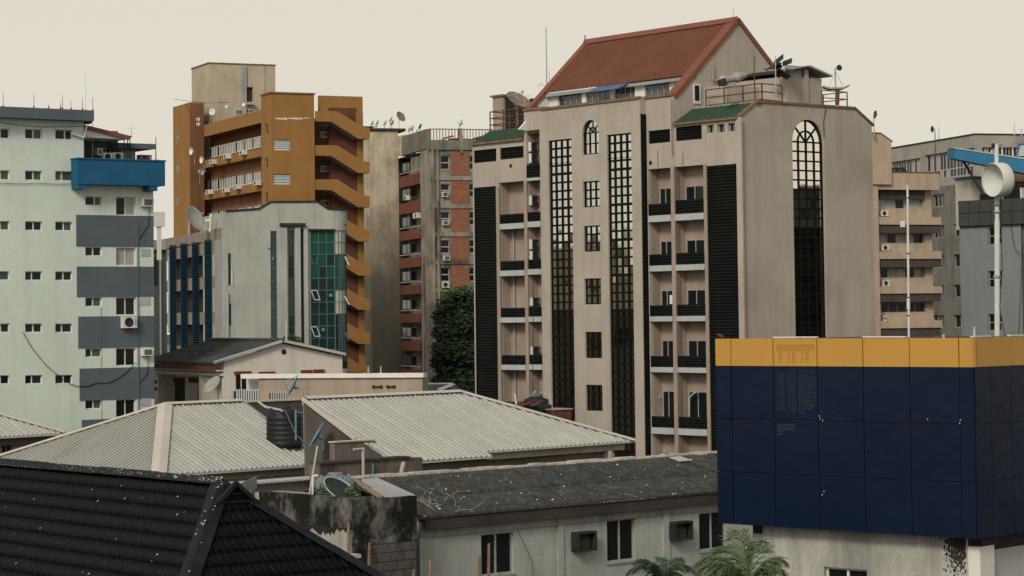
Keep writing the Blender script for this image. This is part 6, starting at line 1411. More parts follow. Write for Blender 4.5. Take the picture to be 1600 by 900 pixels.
# ================================================================ black stone-coated tile roof, near left
mt['tile'] = M('black_roof_tile', (.0032,.0042,.0042), rough=.34, var=.35, sc=3, spec=.08, bump=.4, bsc=30, fine=.15)
mt['tilecap'] = M('black_flashing', (.015,.019,.020), rough=.55, var=.35, sc=2.5, spec=.06)
mt['dropping'] = M('bird_dropping_white', (.50,.50,.46))
def black_roof():
    V = -2200; r = hdir(V); n1 = hdir(perp(V)); n1 = -n1 if n1.y < 0 else n1
    nfL = Vector((-r.y, r.x, 0)); nfL = nfL if nfL.y < 0 else -nfL           # faces the viewer, to the left
    A = P(345,759,48); T = math.tan(math.radians(40)); root = thing('black_tiled_house', 'house with a black pressed tile hip roof spattered with bird droppings', 'house', Vector((A.x-2,A.y-1,0)))
    K = 6.5; zt = Vector((0,0,T)); endv = -r
    def Q(s,t): return A+r*s+nfL*t-zt*t
    B = A+(endv+nfL)*K-zt*K; Lf = 17
    prof = [(0,0),(.12,.03),(.3,.048),(.55,.044),(.85,.012),(1,0)]
    dn = (nfL-zt).normalized()
    ribbed([A, B, A+r*Lf+nfL*K-zt*K, A+r*Lf], dn, .168, prof, 60, 'tile_course', mt['tile'], root, rows=.37, rise=.034, smooth=True)
    de = (endv-zt).normalized(); C = A+(endv-nfL)*K-zt*K
    ribbed([A, B, C], de, .168, prof, 60, 'tile_course', mt['tile'], root, rows=.37, rise=.034, smooth=True)
    db = (-nfL-zt).normalized(); ribbed([A, A+r*Lf, A+r*Lf-nfL*K-zt*K, C], db, .168, prof, 60, 'tile_course', mt['tile'], root, rows=.37, rise=.034, smooth=True)
    z = Vector((0,0,.12)); 
    def seg(a,b,w,n_,name):
        L_ = (b-a).length; k = max(1,int(round(L_/n_)))
        for i in range(k): p0, p1 = a.lerp(b,i/k), a.lerp(b,(i+1)/k+.004); cap(root, p0+Vector((0,0,.012*(i%2))), p1+Vector((0,0,.012*(i%2))), w, .09, mt['tilecap'], name)
    seg(A+z, A+r*Lf+z, .17, 2.4, 'ridge_cap'); seg(A+z, B+z, .21, 2.6, 'hip_cap'); seg(A+z, C+z, .17, 2.6, 'hip_cap')
    # small gablet at the ridge end
    g0 = A+endv*.52+Vector((0,0,.03)); h_ = .50; wv = -nfL*.62
    pl = [g0, g0+nfL*.62-Vector((0,0,h_)), g0-nfL*.62-Vector((0,0,h_))]
    q = MB(); q.prism(pl, -endv*.5); q.build('gablet', mt['tile'], root)
    for k in range(3):
        w_ = .58*(k+.6)/3; q = MB(); zz = g0.z-h_*(k+.6)/3-.07; c = g0+endv*.02; q.prism([Vector((c.x+nfL.x*w_,c.y+nfL.y*w_,zz)), Vector((c.x-nfL.x*w_,c.y-nfL.y*w_,zz)), Vector((c.x-nfL.x*w_,c.y-nfL.y*w_,zz+.03)), Vector((c.x+nfL.x*w_,c.y+nfL.y*w_,zz+.03))], endv*.03); q.build('gablet_board', mt['tilecap'], root)
    for s_ in (1,-1): q = MB(); a = g0+Vector((0,0,.05)); b = g0+nfL*.68*s_-Vector((0,0,h_+.03)); q.prism([a+Vector((0,0,.05)), b+Vector((0,0,.05)), b-Vector((0,0,.05)), a-Vector((0,0,.05))], endv*.1); q.build('gablet_verge', mt['tilecap'], root)
    q = MB(); q.box(Fr(A+r*Lf+nfL*(K-.5)-zt*K, -r, nfL), 0, Lf+K-1, -2*K+1.0, 0, 0, A.z-T*K+.3); 
    w_ = q.build('wall', mt['offwhite'], root)
    # droppings along the ridge cap and on the tiles
    random.seed(21); q = MB()
    for i in range(230):
        s = (random.random()**1.3)*7.0; side = random.choice((-1,1,1)); t_ = random.uniform(.0,.14); p = A+r*s+nfL*t_+Vector((0,0,.187-t_*.74))
        e = random.uniform(.004,.012)*(2.2 if random.random() < .1 else 1); d1 = (r+nfL*random.uniform(-.4,.4)).normalized()*e*random.uniform(.7,2.2); d2 = dn*e*random.uniform(.5,1.4)
        q.quad(p-d1-d2*.3, p+d2*.9, p+d1+d2*.4, p-d2)
    for i in range(48):
        s = random.uniform(-1,9); t_ = random.uniform(.15,5.5); p = Q(s,t_)
        if s < -t_: continue
        nn = dn.cross(r); nn = nn if nn.z > 0 else -nn; p = p+nn*.105; e = random.uniform(.010,.024); q.quad(p-r*e, p+dn*e*1.4, p+r*e, p-dn*e*1.2)
    for i in range(30):
        f_ = random.uniform(0,.6)**1.6; p = (A+z).lerp(B+z,f_)+Vector((random.uniform(-.1,.1),-.05,.085)); e = random.uniform(.01,.03); q.quad(p-r*e, p+dn*e*1.6, p+r*e, p-dn*e)
    o = q.build('bird_droppings', mt['dropping'], root); o['kind'] = 'stuff'
black_roof()
# ================================================================ navy and yellow clad building
mt['navy'] = M('navy_panel', (.0055,.0115,.029), rough=.30, var=.12, sc=.5, spec=.16, bump=.9, bsc=.7, fine=.02)
mt['yellow'] = M('yellow_panel', (.46,.25,.050), rough=.42, var=.05, sc=.5, spec=.3, bump=.3, bsc=1.1, fine=.02)
mt['stainw'] = M('black_stained_white_wall', (.46,.455,.41), streak=.55, grime=.45, dirt=(.06,.06,.052), var=.08, bump=.3)
def clad_building():
    L = face_at(1525, 700, 50, -3300); R = Fr(L.O, hdir(perp(-3300)))
    root = thing('navy_clad_building', 'building wrapped in navy panels with a yellow top band above a stained wall', 'building', L.pt(3,-4,0))
    xs = [1116,1141,1207,1275.5,1347,1419.8,1497,1525]; us = [L.at(x,560)[0] for x in xs]; us[-1] = 0
    zs = [L.at(1525,y)[1] for y in (527,574,663,753.5,843)]
    q = MB(); q.box(L, .06, us[0]-.03, -6, -.12, zs[-1]+.05, zs[0]-.05); q.build('backing_frame', mt['acdark'], root)
    g = .012
    for j in range(4):
        for i in range(7):
            if (i,j) in ((2,1),): continue
            piece('yellow_panel' if j == 0 else 'navy_panel', mt['yellow'] if j == 0 else mt['navy'], root, L, us[i+1]+(g if i < 6 else .0), us[i]-g, -.09, -.03+random.uniform(-.004,.004), zs[j+1]+(g*.4 if j else g*.1), zs[j]-g, (random.uniform(-.004,.004), random.uniform(-.003,.003)))
    # perforated panel: solid rim plus a lattice of real strips over a pale core, daylight put into its colour
    u0, u1 = us[3]+g, us[2]-g; z0, z1 = zs[2]+g, zs[1]-g
    m = MB()
    holes = []; nx, nz = 18, 24; su, sz = (u1-u0-.08)/nx, (z1-z0-.08)/nz
    skip = lambda i,k: (i in (4,9) ) or (k < 2) or (i < 5 and k < 3) or (i > 16-(5-k) and k < 6) or (i < 7 and k > nz-2) or (i in (13,14,15,16,17) and k < 4)
    U = [u1-.04-su*i for i in range(nx+1)]; Z = [z0+.04+sz*k for k in range(nz+1)]
    for i in range(nx):
        k = 0
        for k in range(nz):
            if not skip(nx-1-i if False else i, k): holes.append((U[i+1]+su*.22, U[i]-su*.22, Z[k]+sz*.22, Z[k+1]-sz*.22))
    m.box(L, u0, u0+.04, -.05, -.03, z0, z1); m.box(L, u1-.04, u1, -.05, -.03, z0, z1); m.box(L, u0+.04, u1-.04, -.05, -.03, z0, z0+.04); m.box(L, u0+.04, u1-.04, -.05, -.03, z1-.04, z1)
    for i in range(nx):
        for k in range(nz):
            a, b, c, d = U[i+1], U[i], Z[k], Z[k+1]
            if skip(i,k): m.quad(L.pt(a,-.03,c), L.pt(b,-.03,c), L.pt(b,-.03,d), L.pt(a,-.03,d)); continue
            e, f_ = su*.17, sz*.17
            P_ = [L.pt(a,-.03,c), L.pt(b,-.03,c), L.pt(b,-.03,d), L.pt(a,-.03,d)]; I = [L.pt(a+e,-.03,c+f_), L.pt(b-e,-.03,c+f_), L.pt(b-e,-.03,d-f_), L.pt(a+e,-.03,d-f_)]
            m.add(P_+I, [(0,1,5,4),(1,2,6,5),(2,3,7,6),(3,0,4,7)])
    pp = m.build('perforated_panel', mt['navy'], root)
    q = MB(); q.box(L, u0+.02, u1-.02, -.08, -.06, z0+.02, z1-.02); q.build('painted_daylight_core', M('steel_blue_daylight',(.16,.24,.29), rough=.6), pp)
    # faint perforations in the band above and in the panel below
    for (za,zb,mm,nm,ky) in ((zs[1]+.09,zs[0]-.12,M('yellow_perforation',(.28,.15,.035)),'band_perforation',8),(zs[2]-.33,zs[2]-.07,M('blue_perforation',(.045,.085,.12)),'panel_perforation',5)):
        q = MB(); kx = 20
        for i in range(kx):
            for k in range(ky):
                if ky == 8 and k < 5 and i%7 in (0,1,2,5): continue
                if ky == 5 and (i < 11 or (k < 2 and i < 17)): continue
                a = u0+.06+(u1-u0-.12)*i/kx; c = za+(zb-za)*k/ky; q.box(L, a, a+.022, -.031, -.021, c, c+.022)
        q.build(nm, mm, root)
    # right face
    xr = [1525,1549,1581,1616,1660]; ur = [R.at(x,560)[0] for x in xr]; ur[0] = 0
    q = MB(); q.box(R, .06, ur[-1], -6, -.1, zs[-1]+.05, zs[0]-.05); q.build('backing_frame', mt['acdark'], root)
    for j in range(4):
        for i in range(4): piece('yellow_panel' if j == 0 else 'navy_panel', mt['yellow'] if j == 0 else mt['navy'], root, R, ur[i]+.001, ur[i+1]-g, -.085, -.03, zs[j+1]+.003, zs[j]-g*.6, (random.uniform(-.003,.003), 0))
    # white edge trims on the top
    for (fr_,a,b) in ((L,us[3],us[2]),(L,us[5]+.1,us[4]),(R,0.02,ur[2]-.8),(R,ur[2],ur[3])):
        q = MB(); q.box(fr_, a, b, -.1, -.02, zs[0]+.002, zs[0]+.03); q.build('edge_trim', mt['whiteframe'], root)
    # lower walls
    W = L.rc(1288,888,1355,940,-.45); zb = zs[-1]+.06; u1135 = L.at(1192,850,-.45)[0]; uC = L.at(1512,850,-.45)[0]
    m = MB(); wall(m, L, uC, u1135, 0, zb, [(W[0],W[1],W[2],W[3])], .2, -.45, 4); m.build('stained_wall', mt['stainw'], root)
    window(root, L, W, -.55, 2, 1, mt['whiteframe'], mt['darkglass'], .05, .06, .004)
    q = MB(); a = L.us(850,1512.3,1531,n=-.42); q.box(L, min(a), max(a), -1, -.42, 0, L.at(1520,854,-.42)[1]); q.build('white_pier', mt['white'], root)
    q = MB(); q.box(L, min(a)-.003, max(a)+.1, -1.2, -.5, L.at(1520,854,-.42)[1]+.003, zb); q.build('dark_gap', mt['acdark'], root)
    q = MB(); q.box(R, .47, ur[-1], -.6, -.35, 0, R.at(1560,858,-.35)[1]); q.build('side_wall', M('side_grey_white',(.46,.46,.44), streak=.15), root)
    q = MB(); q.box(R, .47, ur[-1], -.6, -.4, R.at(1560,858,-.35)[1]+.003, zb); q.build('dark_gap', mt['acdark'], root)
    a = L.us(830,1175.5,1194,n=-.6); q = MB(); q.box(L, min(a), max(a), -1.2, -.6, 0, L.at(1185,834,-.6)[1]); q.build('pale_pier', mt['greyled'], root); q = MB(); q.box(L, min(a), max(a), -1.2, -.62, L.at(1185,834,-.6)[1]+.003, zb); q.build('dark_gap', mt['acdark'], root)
    # ragged black stain near the right end: raised mould crust
    random.seed(9); q = MB()
    for k in range(700):
        x = 1496+random.gauss(0,9); y = 840+abs(random.gauss(0,22)); 
        if x > 1508 or y > 898: continue
        r = L.rc(x,y,x+random.uniform(.8,2.6),y+random.uniform(1,5),-.44); q.box(L, r[0], r[1], -.452, -.446+random.uniform(0,.003), r[2], r[3])
    o = q.build('mould_crust', M('mould',(.035,.032,.028), rough=.95), root); o['kind'] = 'stuff'
    # flakes on the cladding
    for (x,y) in ((1281,653),(1285,656),(1279.5,649),(1449,654),(1500,655),(1499,660),(1287,767),(1284,772)):
        r = L.rc(x,y,x+.8,y+2,-.02); q = MB(); q.box(L, r[0], r[1], -.028, -.02, r[2], r[3]); q.build('paint_chip', mt['whiteframe'], root)
    # bird on the left end of the band
    c = L.pt(us[0]-.14, -.08, zs[0]+.05); b = MB()
    prof = [(-.11,.004),(-.08,.018),(-.03,.042),(.02,.045),(.06,.033),(.085,.026),(.11,.027),(.13,.018),(.15,.004)]
    ax = (L.U*1+Vector((0,0,.35))).normalized(); b.lathe(c, ax, [(r,h) for h,r in prof], 10)
    t = b.build('bird', M('bird_brown',(.07,.05,.035)), None, c); tag(t, 'small brown bird perched on the left corner of the yellow band', 'bird')
    return L, R, zs
CL, CR, CZ = clad_building()

# ================================================================ poles and the drum dish on the clad building's roof
def poles():
    D = 57; a, b = P(1558.5,560,D), P(1557,225,D); a.z = CZ[0]-.4
    t = thing('white_pipe_mast', 'thick white pipe mast carrying the drum dish at the right', 'mast', a)
    q = MB(); q.tube(a, P(1558,345,D), .066, 14); q.build('lower_pipe', mt['polew'], t); q = MB(); q.tube(P(1558,345,D), b, .052, 14); q.build('upper_pipe', mt['polew'], t)
    for y in (320,331,431,433): 
        c = P(1558,y,D); q = MB(); q.lathe(c, (0,0,1), [(.07,-.02),(.088,-.02),(.088,.02),(.07,.02)], 14); q.build('clamp_ring', mt['greyframe'], t)
    for y in (394,456,505): q = MB(); c = P(1558,y,D); q.tube(c, c+Vector((.16,0,.02)), .012, 5); q.build('step_bolt', mt['greyled'], t)
    q = MB(); c = P(1554,227,D); q.tube(c-Vector((.07,0,0)), c, .05, 8); q.tube(c, c+Vector((.2,0,.0)), .01, 5); q.build('top_bracket', mt['acdark'], t)
    wire('black cable running down beside the white pipe mast', [P(1563,300,56.8), P(1566,420,56.8), P(1562,480,56.8), P(1571,528,56.6)], .011, 0)
    c = P(1560,281,D-.25); ax = Vector((-.88,-.47,-.05)).normalized(); r = .405
    t = thing('drum_dish', 'large white drum microwave dish on the thick pipe mast', 'dish', c)
    q = MB(); q.lathe(c-ax*.15, ax, [(r,-.0),(r*1.02,.02),(r*1.02,.30),(r*.985,.31),(r*.975,.34),(r*.97,.28)], 40); q.build('shroud', mt['dishd'], t)
    q = MB(); q.lathe(c-ax*.15, ax, [(r*.97,.28),(r*.8,.19),(r*.55,.10),(r*.3,.04),(r*.1,.01),(.001,.0)], 40); q.build('reflector', mt['dishd'], t)
    q = MB(); q.lathe(c-ax*.15, -ax, [(r,0),(r*.6,.06),(.1,.1),(.1,.2),(.001,.2)], 24); q.build('back_shell', mt['dishd'], t)
    b_ = P(1577,281,D+.1); bx = Fr(b_, Vector((1,.1,0))); q = MB(); q.box(bx, -.07, .08, -.08, .1, b_.z-.17, b_.z+.14); q.build('radio_unit', mt['greyled'], t)
    for k in range(4): q = MB(); q.box(bx, -.08, .09, .1, .12, b_.z-.14+.07*k, b_.z-.11+.07*k); q.build('cooling_fin', mt['greyframe'], t)
    D = 55.5; a, b = P(1420.5,560,D), P(1418,289,D); a.z = CZ[0]-.4; t = thing('slim_white_mast', 'slim white mast with a small side panel rising behind the yellow band', 'mast', a)
    q = MB(); q.tube(a, b, .028, 10); q.build('pipe', mt['polew'], t)
    for y0,y1 in ((466,483),): q = MB(); q.tube(P(1419.4,y1,D), P(1419.3,y0,D), .042, 10); q.build('sleeve', mt['polew'], t)
    for y in (309,396,465,493): q = MB(); c = P(1418.9,y,D); q.lathe(c, (0,0,1), [(.03,-.012),(.044,-.012),(.044,.012),(.03,.012)], 10); q.build('clamp_ring', mt['acdark'], t)
    c = P(1410.5,350.5,D); bx = Fr(c, Vector((1,-.15,0))); m = MB(); m.box(bx, -.06, .06, -.02, .045, c.z-.075, c.z+.075); t2 = thing('panel_antenna', 'small white rounded panel antenna on the slim mast', 'antenna', c); o = m.build('panel', mt['polew'], t2)
    bv = o.modifiers.new('bevel', 'BEVEL'); bv.width = .02; bv.segments = 3
    q = MB(); q.tube(c+Vector((.05,.03,0)), c+Vector((.12,.03,0)), .013, 6); q.build('arm', mt['steel'], t2)
    for x,y0 in ((1474.5,524),(1522.5,511.5)):
        a, b = P(x,540,53), P(x,y0,53); a.z = CZ[0]-.4; t = thing('stub_pipe', 'short white stub pipe above the yellow band, '+('left of two' if x < 1500 else 'right and taller of two'), 'pipe', a, 'stub pipes above the yellow band'); q = MB(); q.tube(a,b,.025,8); q.build('pipe', mt['polew'], t); q = MB(); q.lathe(b, (0,0,1), [(.025,-.02),(.03,-.02),(.03,.01),(.001,.012)], 8); q.build('cap', mt['polew'], t)
mt['polew'] = M('pole_white_paint', (.56,.57,.54), rough=.5, var=.12, sc=3, streak=.25, dirt=(.15,.14,.12)); mt['dishd'] = M('drum_dish_white', (.52,.535,.49), rough=.4, var=.03, fine=.01, streak=.08)
poles()

# ================================================================ tan block with ledges, right of the tower
mt['tan3'] = M('warm_tan_render', (.44,.35,.26), streak=.25, grime=.12, var=.07)
mt['shade'] = M('brown_ledge_shade', (.075,.065,.058), var=.15)  # dark brown that stands in for the recess shade under the ledges
def ledge_block():
    V = 10000; f = face_at(1374, 400, 215, V); fs = Fr(f.O, hdir(perp(V)))
    root = thing('tan_ledge_block', 'tan office block with long projecting ledges and recessed ribbon windows', 'building', f.pt(3,-6,0))
    x1 = 1441; uw = f.at(1457,400)[0]; zt = f.at(1420,269)[1]; u0 = f.at(1361,400)[0]
    fl = [312,366,420,474,528,582]
    m = MB(); W = [f.rc(1374,y-1,1443,y+14) for y in fl]; W = [(W[0][0],W[0][1],w[2],w[3]) for w in W]
    wall(m, f, u0, uw, 0, f.at(1420,297)[1]+.2, W, .5); m.quad(f.pt(uw,0,0), f.pt(uw,-10,0), f.pt(uw,-10,zt), f.pt(uw,0,zt)); m.build('wall', mt['tan3'], root)
    for i,w in enumerate(W): window(root, f, w, -.35, 5, 1, mt['greyframe'], (lambda a,b,i=i: mt['curtain'] if (a+i)%3 != 2 and i < 3 else mt['darkglass']), .05, .07, .004)
    for y in fl:
        r = f.rc(1374,y-14,1472,y-1.5,.9)
        q = MB(); q.box(f, W[0][0]-.05, f.at(1443,400)[0]+.1, -.01, .25, f.at(1420,y-15)[1], f.at(1420,y-1.5)[1]); q.build('painted_shade_band', mt['shade'], root)  # strip of painted shade above each window row
    for i,(ya,yb) in enumerate(((339,351),(392.5,404.5),(447,458.5),(501,512.5),(555,567))):
        r = f.rc(1373,ya,1471.5,yb,.9); q = MB(); q.box(f, f.at(1373.5,ya,.9)[0], f.at(1470.5+.7*i,ya,.9)[0], -6, .9, r[2], r[3]); q.build('ledge', mt['tan3'], root)
        q = MB(); q.box(f, f.at(1374,ya,.8)[0], f.at(1470,ya,.8)[0], -6, .75, r[2]-.75, r[2]-.003); q.build('soffit', mt['shade'], root)  # dark box below the ledge, its shade put into the colour
    r = f.rc(1371,270,1468.5,296.5,.9); q = MB(); q.box(f, r[0], r[1], -7, .9, r[2], r[3]); q.build('top_parapet', mt['tan3'], root)
    q = MB(); q.box(f, f.at(1393,270,.9)[0], r[1]+.05, -7, .95, r[3]+.003, r[3]+.09); q.build('coping', mt['redtrim'], root)
    r = f.rc(1352,288,1392.5,221.5,1.2); za = f.at(1376,209,1.2)[1]; zb_ = f.at(1392,221.5,1.2)[1]; ua, ub = f.us(215,1376,1392.5,n=1.2); u_0 = f.at(1350,215,1.2)[0]; zl = min(r[2],r[3])
    q = MB(); q.prism([f.pt(u_0,1.2,zl), f.pt(ub,1.2,zl), f.pt(ub,1.2,zb_), f.pt(ua,1.2,za), f.pt(u_0,1.2,za)], -f.N*8); q.build('stair_head', mt['tan3'], root)
    q = MB(); q.prism([f.pt(u_0,1.25,za), f.pt(ua,1.25,za), f.pt(ub+.1,1.25,zb_-.05), f.pt(ub+.1,1.25,zb_+.1), f.pt(ua,1.25,za+.12), f.pt(u_0,1.25,za+.12)], -f.N*.3); q.build('coping', mt['tan_trim'], root)
    # left pier with slit windows and pipe
    r = f.us(400,1362,1374,n=1.0); q = MB(); q.box(f, r[0], r[1], .003, 1.0, 0, f.at(1368,285,1)[1]); q.build('pier', mt['tan3'], root)
    for (ya,yb) in ((271,297),(324,350),(379,404.5),(434,459.5),(490,515)):
        w = f.rc(1363.5,ya,1367.5,yb,1.0); window(root, f, w, 1.03, 1, 1, mt['greyled'], mt['darkglass'], .05)
    q = MB(); u_ = f.at(1363,400,1.15)[0]; q.tube(f.pt(u_,1.15,0), f.pt(u_,1.15,f.at(1363,258,1.1)[1]), .06, 6); q.build('drain_pipe', mt['whiteframe'], root)
    for (y,x,lb) in ((334,1372.5,'first floor below the parapet'),(387.5,1374,'second floor below the parapet'),(443,1375,'third floor below the parapet'),(497.5,1375.5,'lowest, half hidden by its bracket')):
        r = f.rc(x,y-4.5,x+12,y+4); r = r if 'lowest' not in lb else (r[0]+.1, r[0]+.35, r[2], r[3])
        ac(f, r, .1, .4, 'white condenser at the left of the tan ledge block, '+lb, 'split', 'condensers on the tan ledge block')
    mast('slim pole with a leaf shaped dark dish left of the far grey block', 1365.5, 176, 212, 213, .06)
    dish('satellite_dish', 'dark edge-on dish on a pole above the tan ledge block', P(1368.5,179,213), (-.96,-.25,.1), .36, mt['dishdark'], P(1365.5,212,213.2), deep=.2, arm=False)
    t = thing('rooftop_tank_pair', 'two black round tanks behind the tan block parapet', 'water tank', P(1405,268,232))
    for x in (1397.5,1408): c = P(x,269,232); q = MB(); q.lathe(c, (0,0,1), [(.001,.5),(.4,.42),(.55,.2),(.55,-1.2)], 16); q.build('tank_body', mt['tankdark'], t)
ledge_block()

# ================================================================ far grey block
def far_grey():
    VL = -250; L = face_at(1525, 300, 262, VL); R = Fr(L.O, hdir(perp(VL)))
    root = thing('far_grey_block', 'large grey office block with long white framed ribbon windows at the back right', 'building', L.pt(8,-8,0))
    zt = L.at(1525,210)[1]; ul = L.at(1385,240)[0]; ur = R.at(1640,240)[0]
    g = M('far_grey_render',(.34,.325,.29), streak=.2, grime=.12); g2 = M('far_dark_grey',(.19,.185,.165), streak=.5, grime=.4)
    w1 = (L.at(1522,240)[0], L.at(1445,240)[0], L.at(1520,272)[1], L.at(1520,231)[1]); w0 = (L.at(1438,260)[0], ul-.5, w1[2], w1[3]-.2)
    low = []
    for (ya,yb) in ((298,318),(348,368),(396,416),(444,464),(492,512),(540,560)):
        for (xa,xb) in ((1515,1490),(1475,1457),(1440,1420)): low.append((L.at(xa,ya)[0], L.at(xb,ya)[0], L.at(1515,yb)[1], L.at(1515,ya)[1]))
    wr = (R.at(1535,240)[0], ur-.5, R.at(1560,262)[1], R.at(1560,230)[1])
    zm = L.at(1520,285)[1]
    m = MB(); wall(m, L, 0, ul, zm, zt, [w1,w0], .5); wall(m, R, 0, ur, zm, zt, [wr], .5); m.build('upper_wall', g, root)
    m = MB(); wall(m, L, 0, ul, 0, zm, low, .4); m.quad(R.pt(0,0,0), R.pt(ur,0,0), R.pt(ur,0,zm), R.pt(0,0,zm)); m.build('lower_wall', g2, root)
    q = MB(); q.quad(L.pt(0,0,zt), L.pt(ul,0,zt), L.pt(ul,-15,zt), R.pt(ur,-15,zt), R.pt(ur,0,zt)); q.build('roof_deck', mt['concrete'], root)
    q = MB(); q.box(L, -.1, ul, -.3, .1, zt+.003, zt+.14); q.box(R, .11, ur, -.3, .1, zt+.003, zt+.14); q.build('coping', mt['coping_d'], root)
    def rib(fr_, w, n, depth):
        for k in range(n):
            a = w[0]+(w[1]-w[0])*k/n+.05; b = w[0]+(w[1]-w[0])*(k+1)/n-.05; zm_ = w[2]+(w[3]-w[2])*.33
            window(root, fr_, (a,b,w[2],w[3]), -depth, 3, 2, mt['dirtwhite'], (lambda i,j: mt['curtain'] if (i*5+j*3+k) % 4 == 0 else mt['darkglass']), .08, .10, .004, zs=[w[2],zm_,w[3]])
    rib(L, w1, 5, .3); rib(L, w0, 4, .3); rib(R, wr, 6, .3)
    for w in low: window(root, L, w, -.25, 3, 1, mt['dirtwhite'] if w[3] > 27 else mt['greyframe'], mt['darkglass'], .08, .1, .004)
    for x in (1482,1446): u_ = L.at(x,300)[0]; q = MB(); q.box(L, u_-.5, u_+.5, .003, .35, 0, zm-.3); q.build('pilaster', g2, root)
    mast('thin pole rising in front of the far grey block', 1461.5, 205, 270, 240, .07, mat=mt['rust'])
    dish('drum_antenna', 'small black drum and box on the thin pole before the far grey block', P(1458,202,240), (-.95,-.3,0), .33, mt['dishdark'], P(1461.5,230,240), deep=.3, arm=False)
    mast('short rod right of the small black drum', 1467, 198, 218, 240, .05); mast('pole with a cross arm above the far grey block at the right', 1585, 190, 211, 262, .05); mast('low cross shaped aerial at the right photo edge', 1596, 201, 213, 262, .05, cross=1)
far_grey()

# ================================================================ slate grey block with the blue canopy
def slate_block():
    V = -3000; f = face_at(1640, 400, 165, V); root = thing('slate_block', 'slate grey block with a dark tiled top band and white framed windows', 'building', f.pt(2,-5,0))
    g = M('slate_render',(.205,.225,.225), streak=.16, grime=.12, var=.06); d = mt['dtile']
    ul = f.at(1500,400)[0]; zt = f.at(1550,311.5)[1]; zb = f.at(1550,352)[1]; us_ = f.at(1596,400)[0]
    W = [f.rc(1544,a,1565,b) for a,b in ((285+70,382),(423,449),(490.5,517),(558,585))]; W2 = [f.rc(1598,a,1620,b) for a,b in ((352,381),(417,451),(485,518))]
    m = MB(); wall(m, f, us_, ul, 0, zb, W, .25); m.quad(f.pt(ul,0,0), f.pt(ul,-9,0), f.pt(ul,-9,zt), f.pt(ul,0,zt)); m.build('wall', g, root)
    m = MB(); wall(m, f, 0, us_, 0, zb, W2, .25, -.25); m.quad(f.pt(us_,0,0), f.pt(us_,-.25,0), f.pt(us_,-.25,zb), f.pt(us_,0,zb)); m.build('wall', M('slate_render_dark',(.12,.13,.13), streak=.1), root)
    for w in W: window(root, f, w, -.15, 2, 2, mt['greyframe'], mt['darkglass'], .05, .06, .004)
    for w in W2: window(root, f, w, -.4, 2, 1, mt['whiteframe'], mt['darkglass'], .05, .06, .004)
    ub = f.at(1496.5,330,.3)[0]; q = MB(); q.box(f, 0, ub-.02, -9, .2, zb, zt-.02); q.build('band_core', mt['acdark'], root)
    n = 8; rows = 2
    for i in range(n):
        for j in range(rows): piece('band_tile', d, root, f, ub*i/n+.02, ub*(i+1)/n-.02, .2, .27, zb+(zt-zb)*j/rows+.02, zb+(zt-zb)*(j+1)/rows-.02)
    f_ = lambda x,y: (lambda a: f.pt(a[0],.3,a[1]))(f.at(x,y,.3))
    wire('long sagging cable on the slate block wall', [f_(1577,322), f_(1585,385), f_(1600,384)], .02, .5); wire('vertical cable near the right side of the slate block', [f_(1598,385), f_(1591,525)], .02, 0)
    # terrace with blue canopy on struts
    c = thing('blue_canopy', 'long blue sloping canopy beam on dark struts above the slate block', 'canopy', P(1560,310,172))
    a0, a1 = P(1491.5,233,175), P(1640,256,172); b0 = P(1491.5,248,175); b1 = P(1640,279,172); off = Vector((0,3.0,.2))
    q = MB(); q.add([a0,a1,b1,b0,a0+off,a1+off,b1+off,b0+off], CUBEF); q.build('beam', mt['bluec'], c)
    q = MB(); t0, t1 = P(1491,232,175), P(1640,255,172); q.prism([t0, t1, t1+off, t0+off], (0,0,.1)); q.build('top_sheet', mt['greyled'], c)
    q = MB(); q.tube(P(1503,248,176), P(1541,312,175), .09, 6); q.build('strut', mt['acdark'], c); q = MB(); q.tube(P(1536,252,178), P(1570,306,177), .09, 6); q.build('strut', mt['acdark'], c)
    w = thing('canopy_booth', 'cream booth with a blue edged roof under the blue canopy', 'booth', P(1530,300,168)); f2 = face_at(1541, 300, 178, 9000); r = f2.rc(1517,279,1541,316); q = MB(); q.box(f2, r[0], r[1], -2, 0, r[2]-2, r[3]); q.build('wall', mt['tan3'] if 0 else mt['cream_cap'], w)
    r = f2.rc(1516,275.5,1541,278.5,.2); q = MB(); q.box(f2, r[0], r[1], -2, .3, r[2], r[3]); q.build('roof_edge', mt['bluec'], w)
    w = thing('brown_penthouse', 'brown walled penthouse with a louvred opening behind the drum dish', 'penthouse', P(1590,300,170)); f3 = face_at(1640, 300, 177, -6000); r = f3.rc(1572,262,1640,320); rl = f3.rc(1586,284,1606,296); q = MB(); wall(q, f3, 0, r[1], r[2]-2, r[3], [rl], .2, 0, 3); q.build('wall', M('brown_wall',(.20,.13,.09), streak=.3), w)
    louvers(w, f3, rl, -.1, mt['rust'], .2)
    for k,(x0,y0,x1,y1) in enumerate(((1531,303,1547,318),(1568,292,1594,318))):
        t = thing('black_roof_unit', 'black rooftop machine box on the slate block, '+('left of the drum dish' if k == 0 else 'right of the drum dish'), 'roof unit', P(x0,y1,164), 'black roof units'); f4 = face_at(x1, 300, 174, -3000); r = f4.rc(x0,y0,x1,y1); q = MB(); q.box(f4, r[0], r[1], -1.2, 0, r[2], r[3]); q.build('casing', mt['acdark'], t)
        q = MB(); z = r[2]+.05
        while z < r[3]-.05: q.box(f4, r[0]-.02, r[1]+.02, .002, .04, z, z+.03); z += .12
        q.build('slat', mt['black'], t)
        if k: q = MB(); q.box(f4, -.12, -.003, -.5, .02, r[2]+.1, r[3]-.1); q.build('white_edge', mt['whiteframe'], t)
    w = thing('blue_dormer', 'blue framed window hood above the blue canopy at the right edge', 'dormer', P(1595,235,167)); f5 = face_at(1640, 235, 174, -6000); r = f5.rc(1588,224,1640,243)
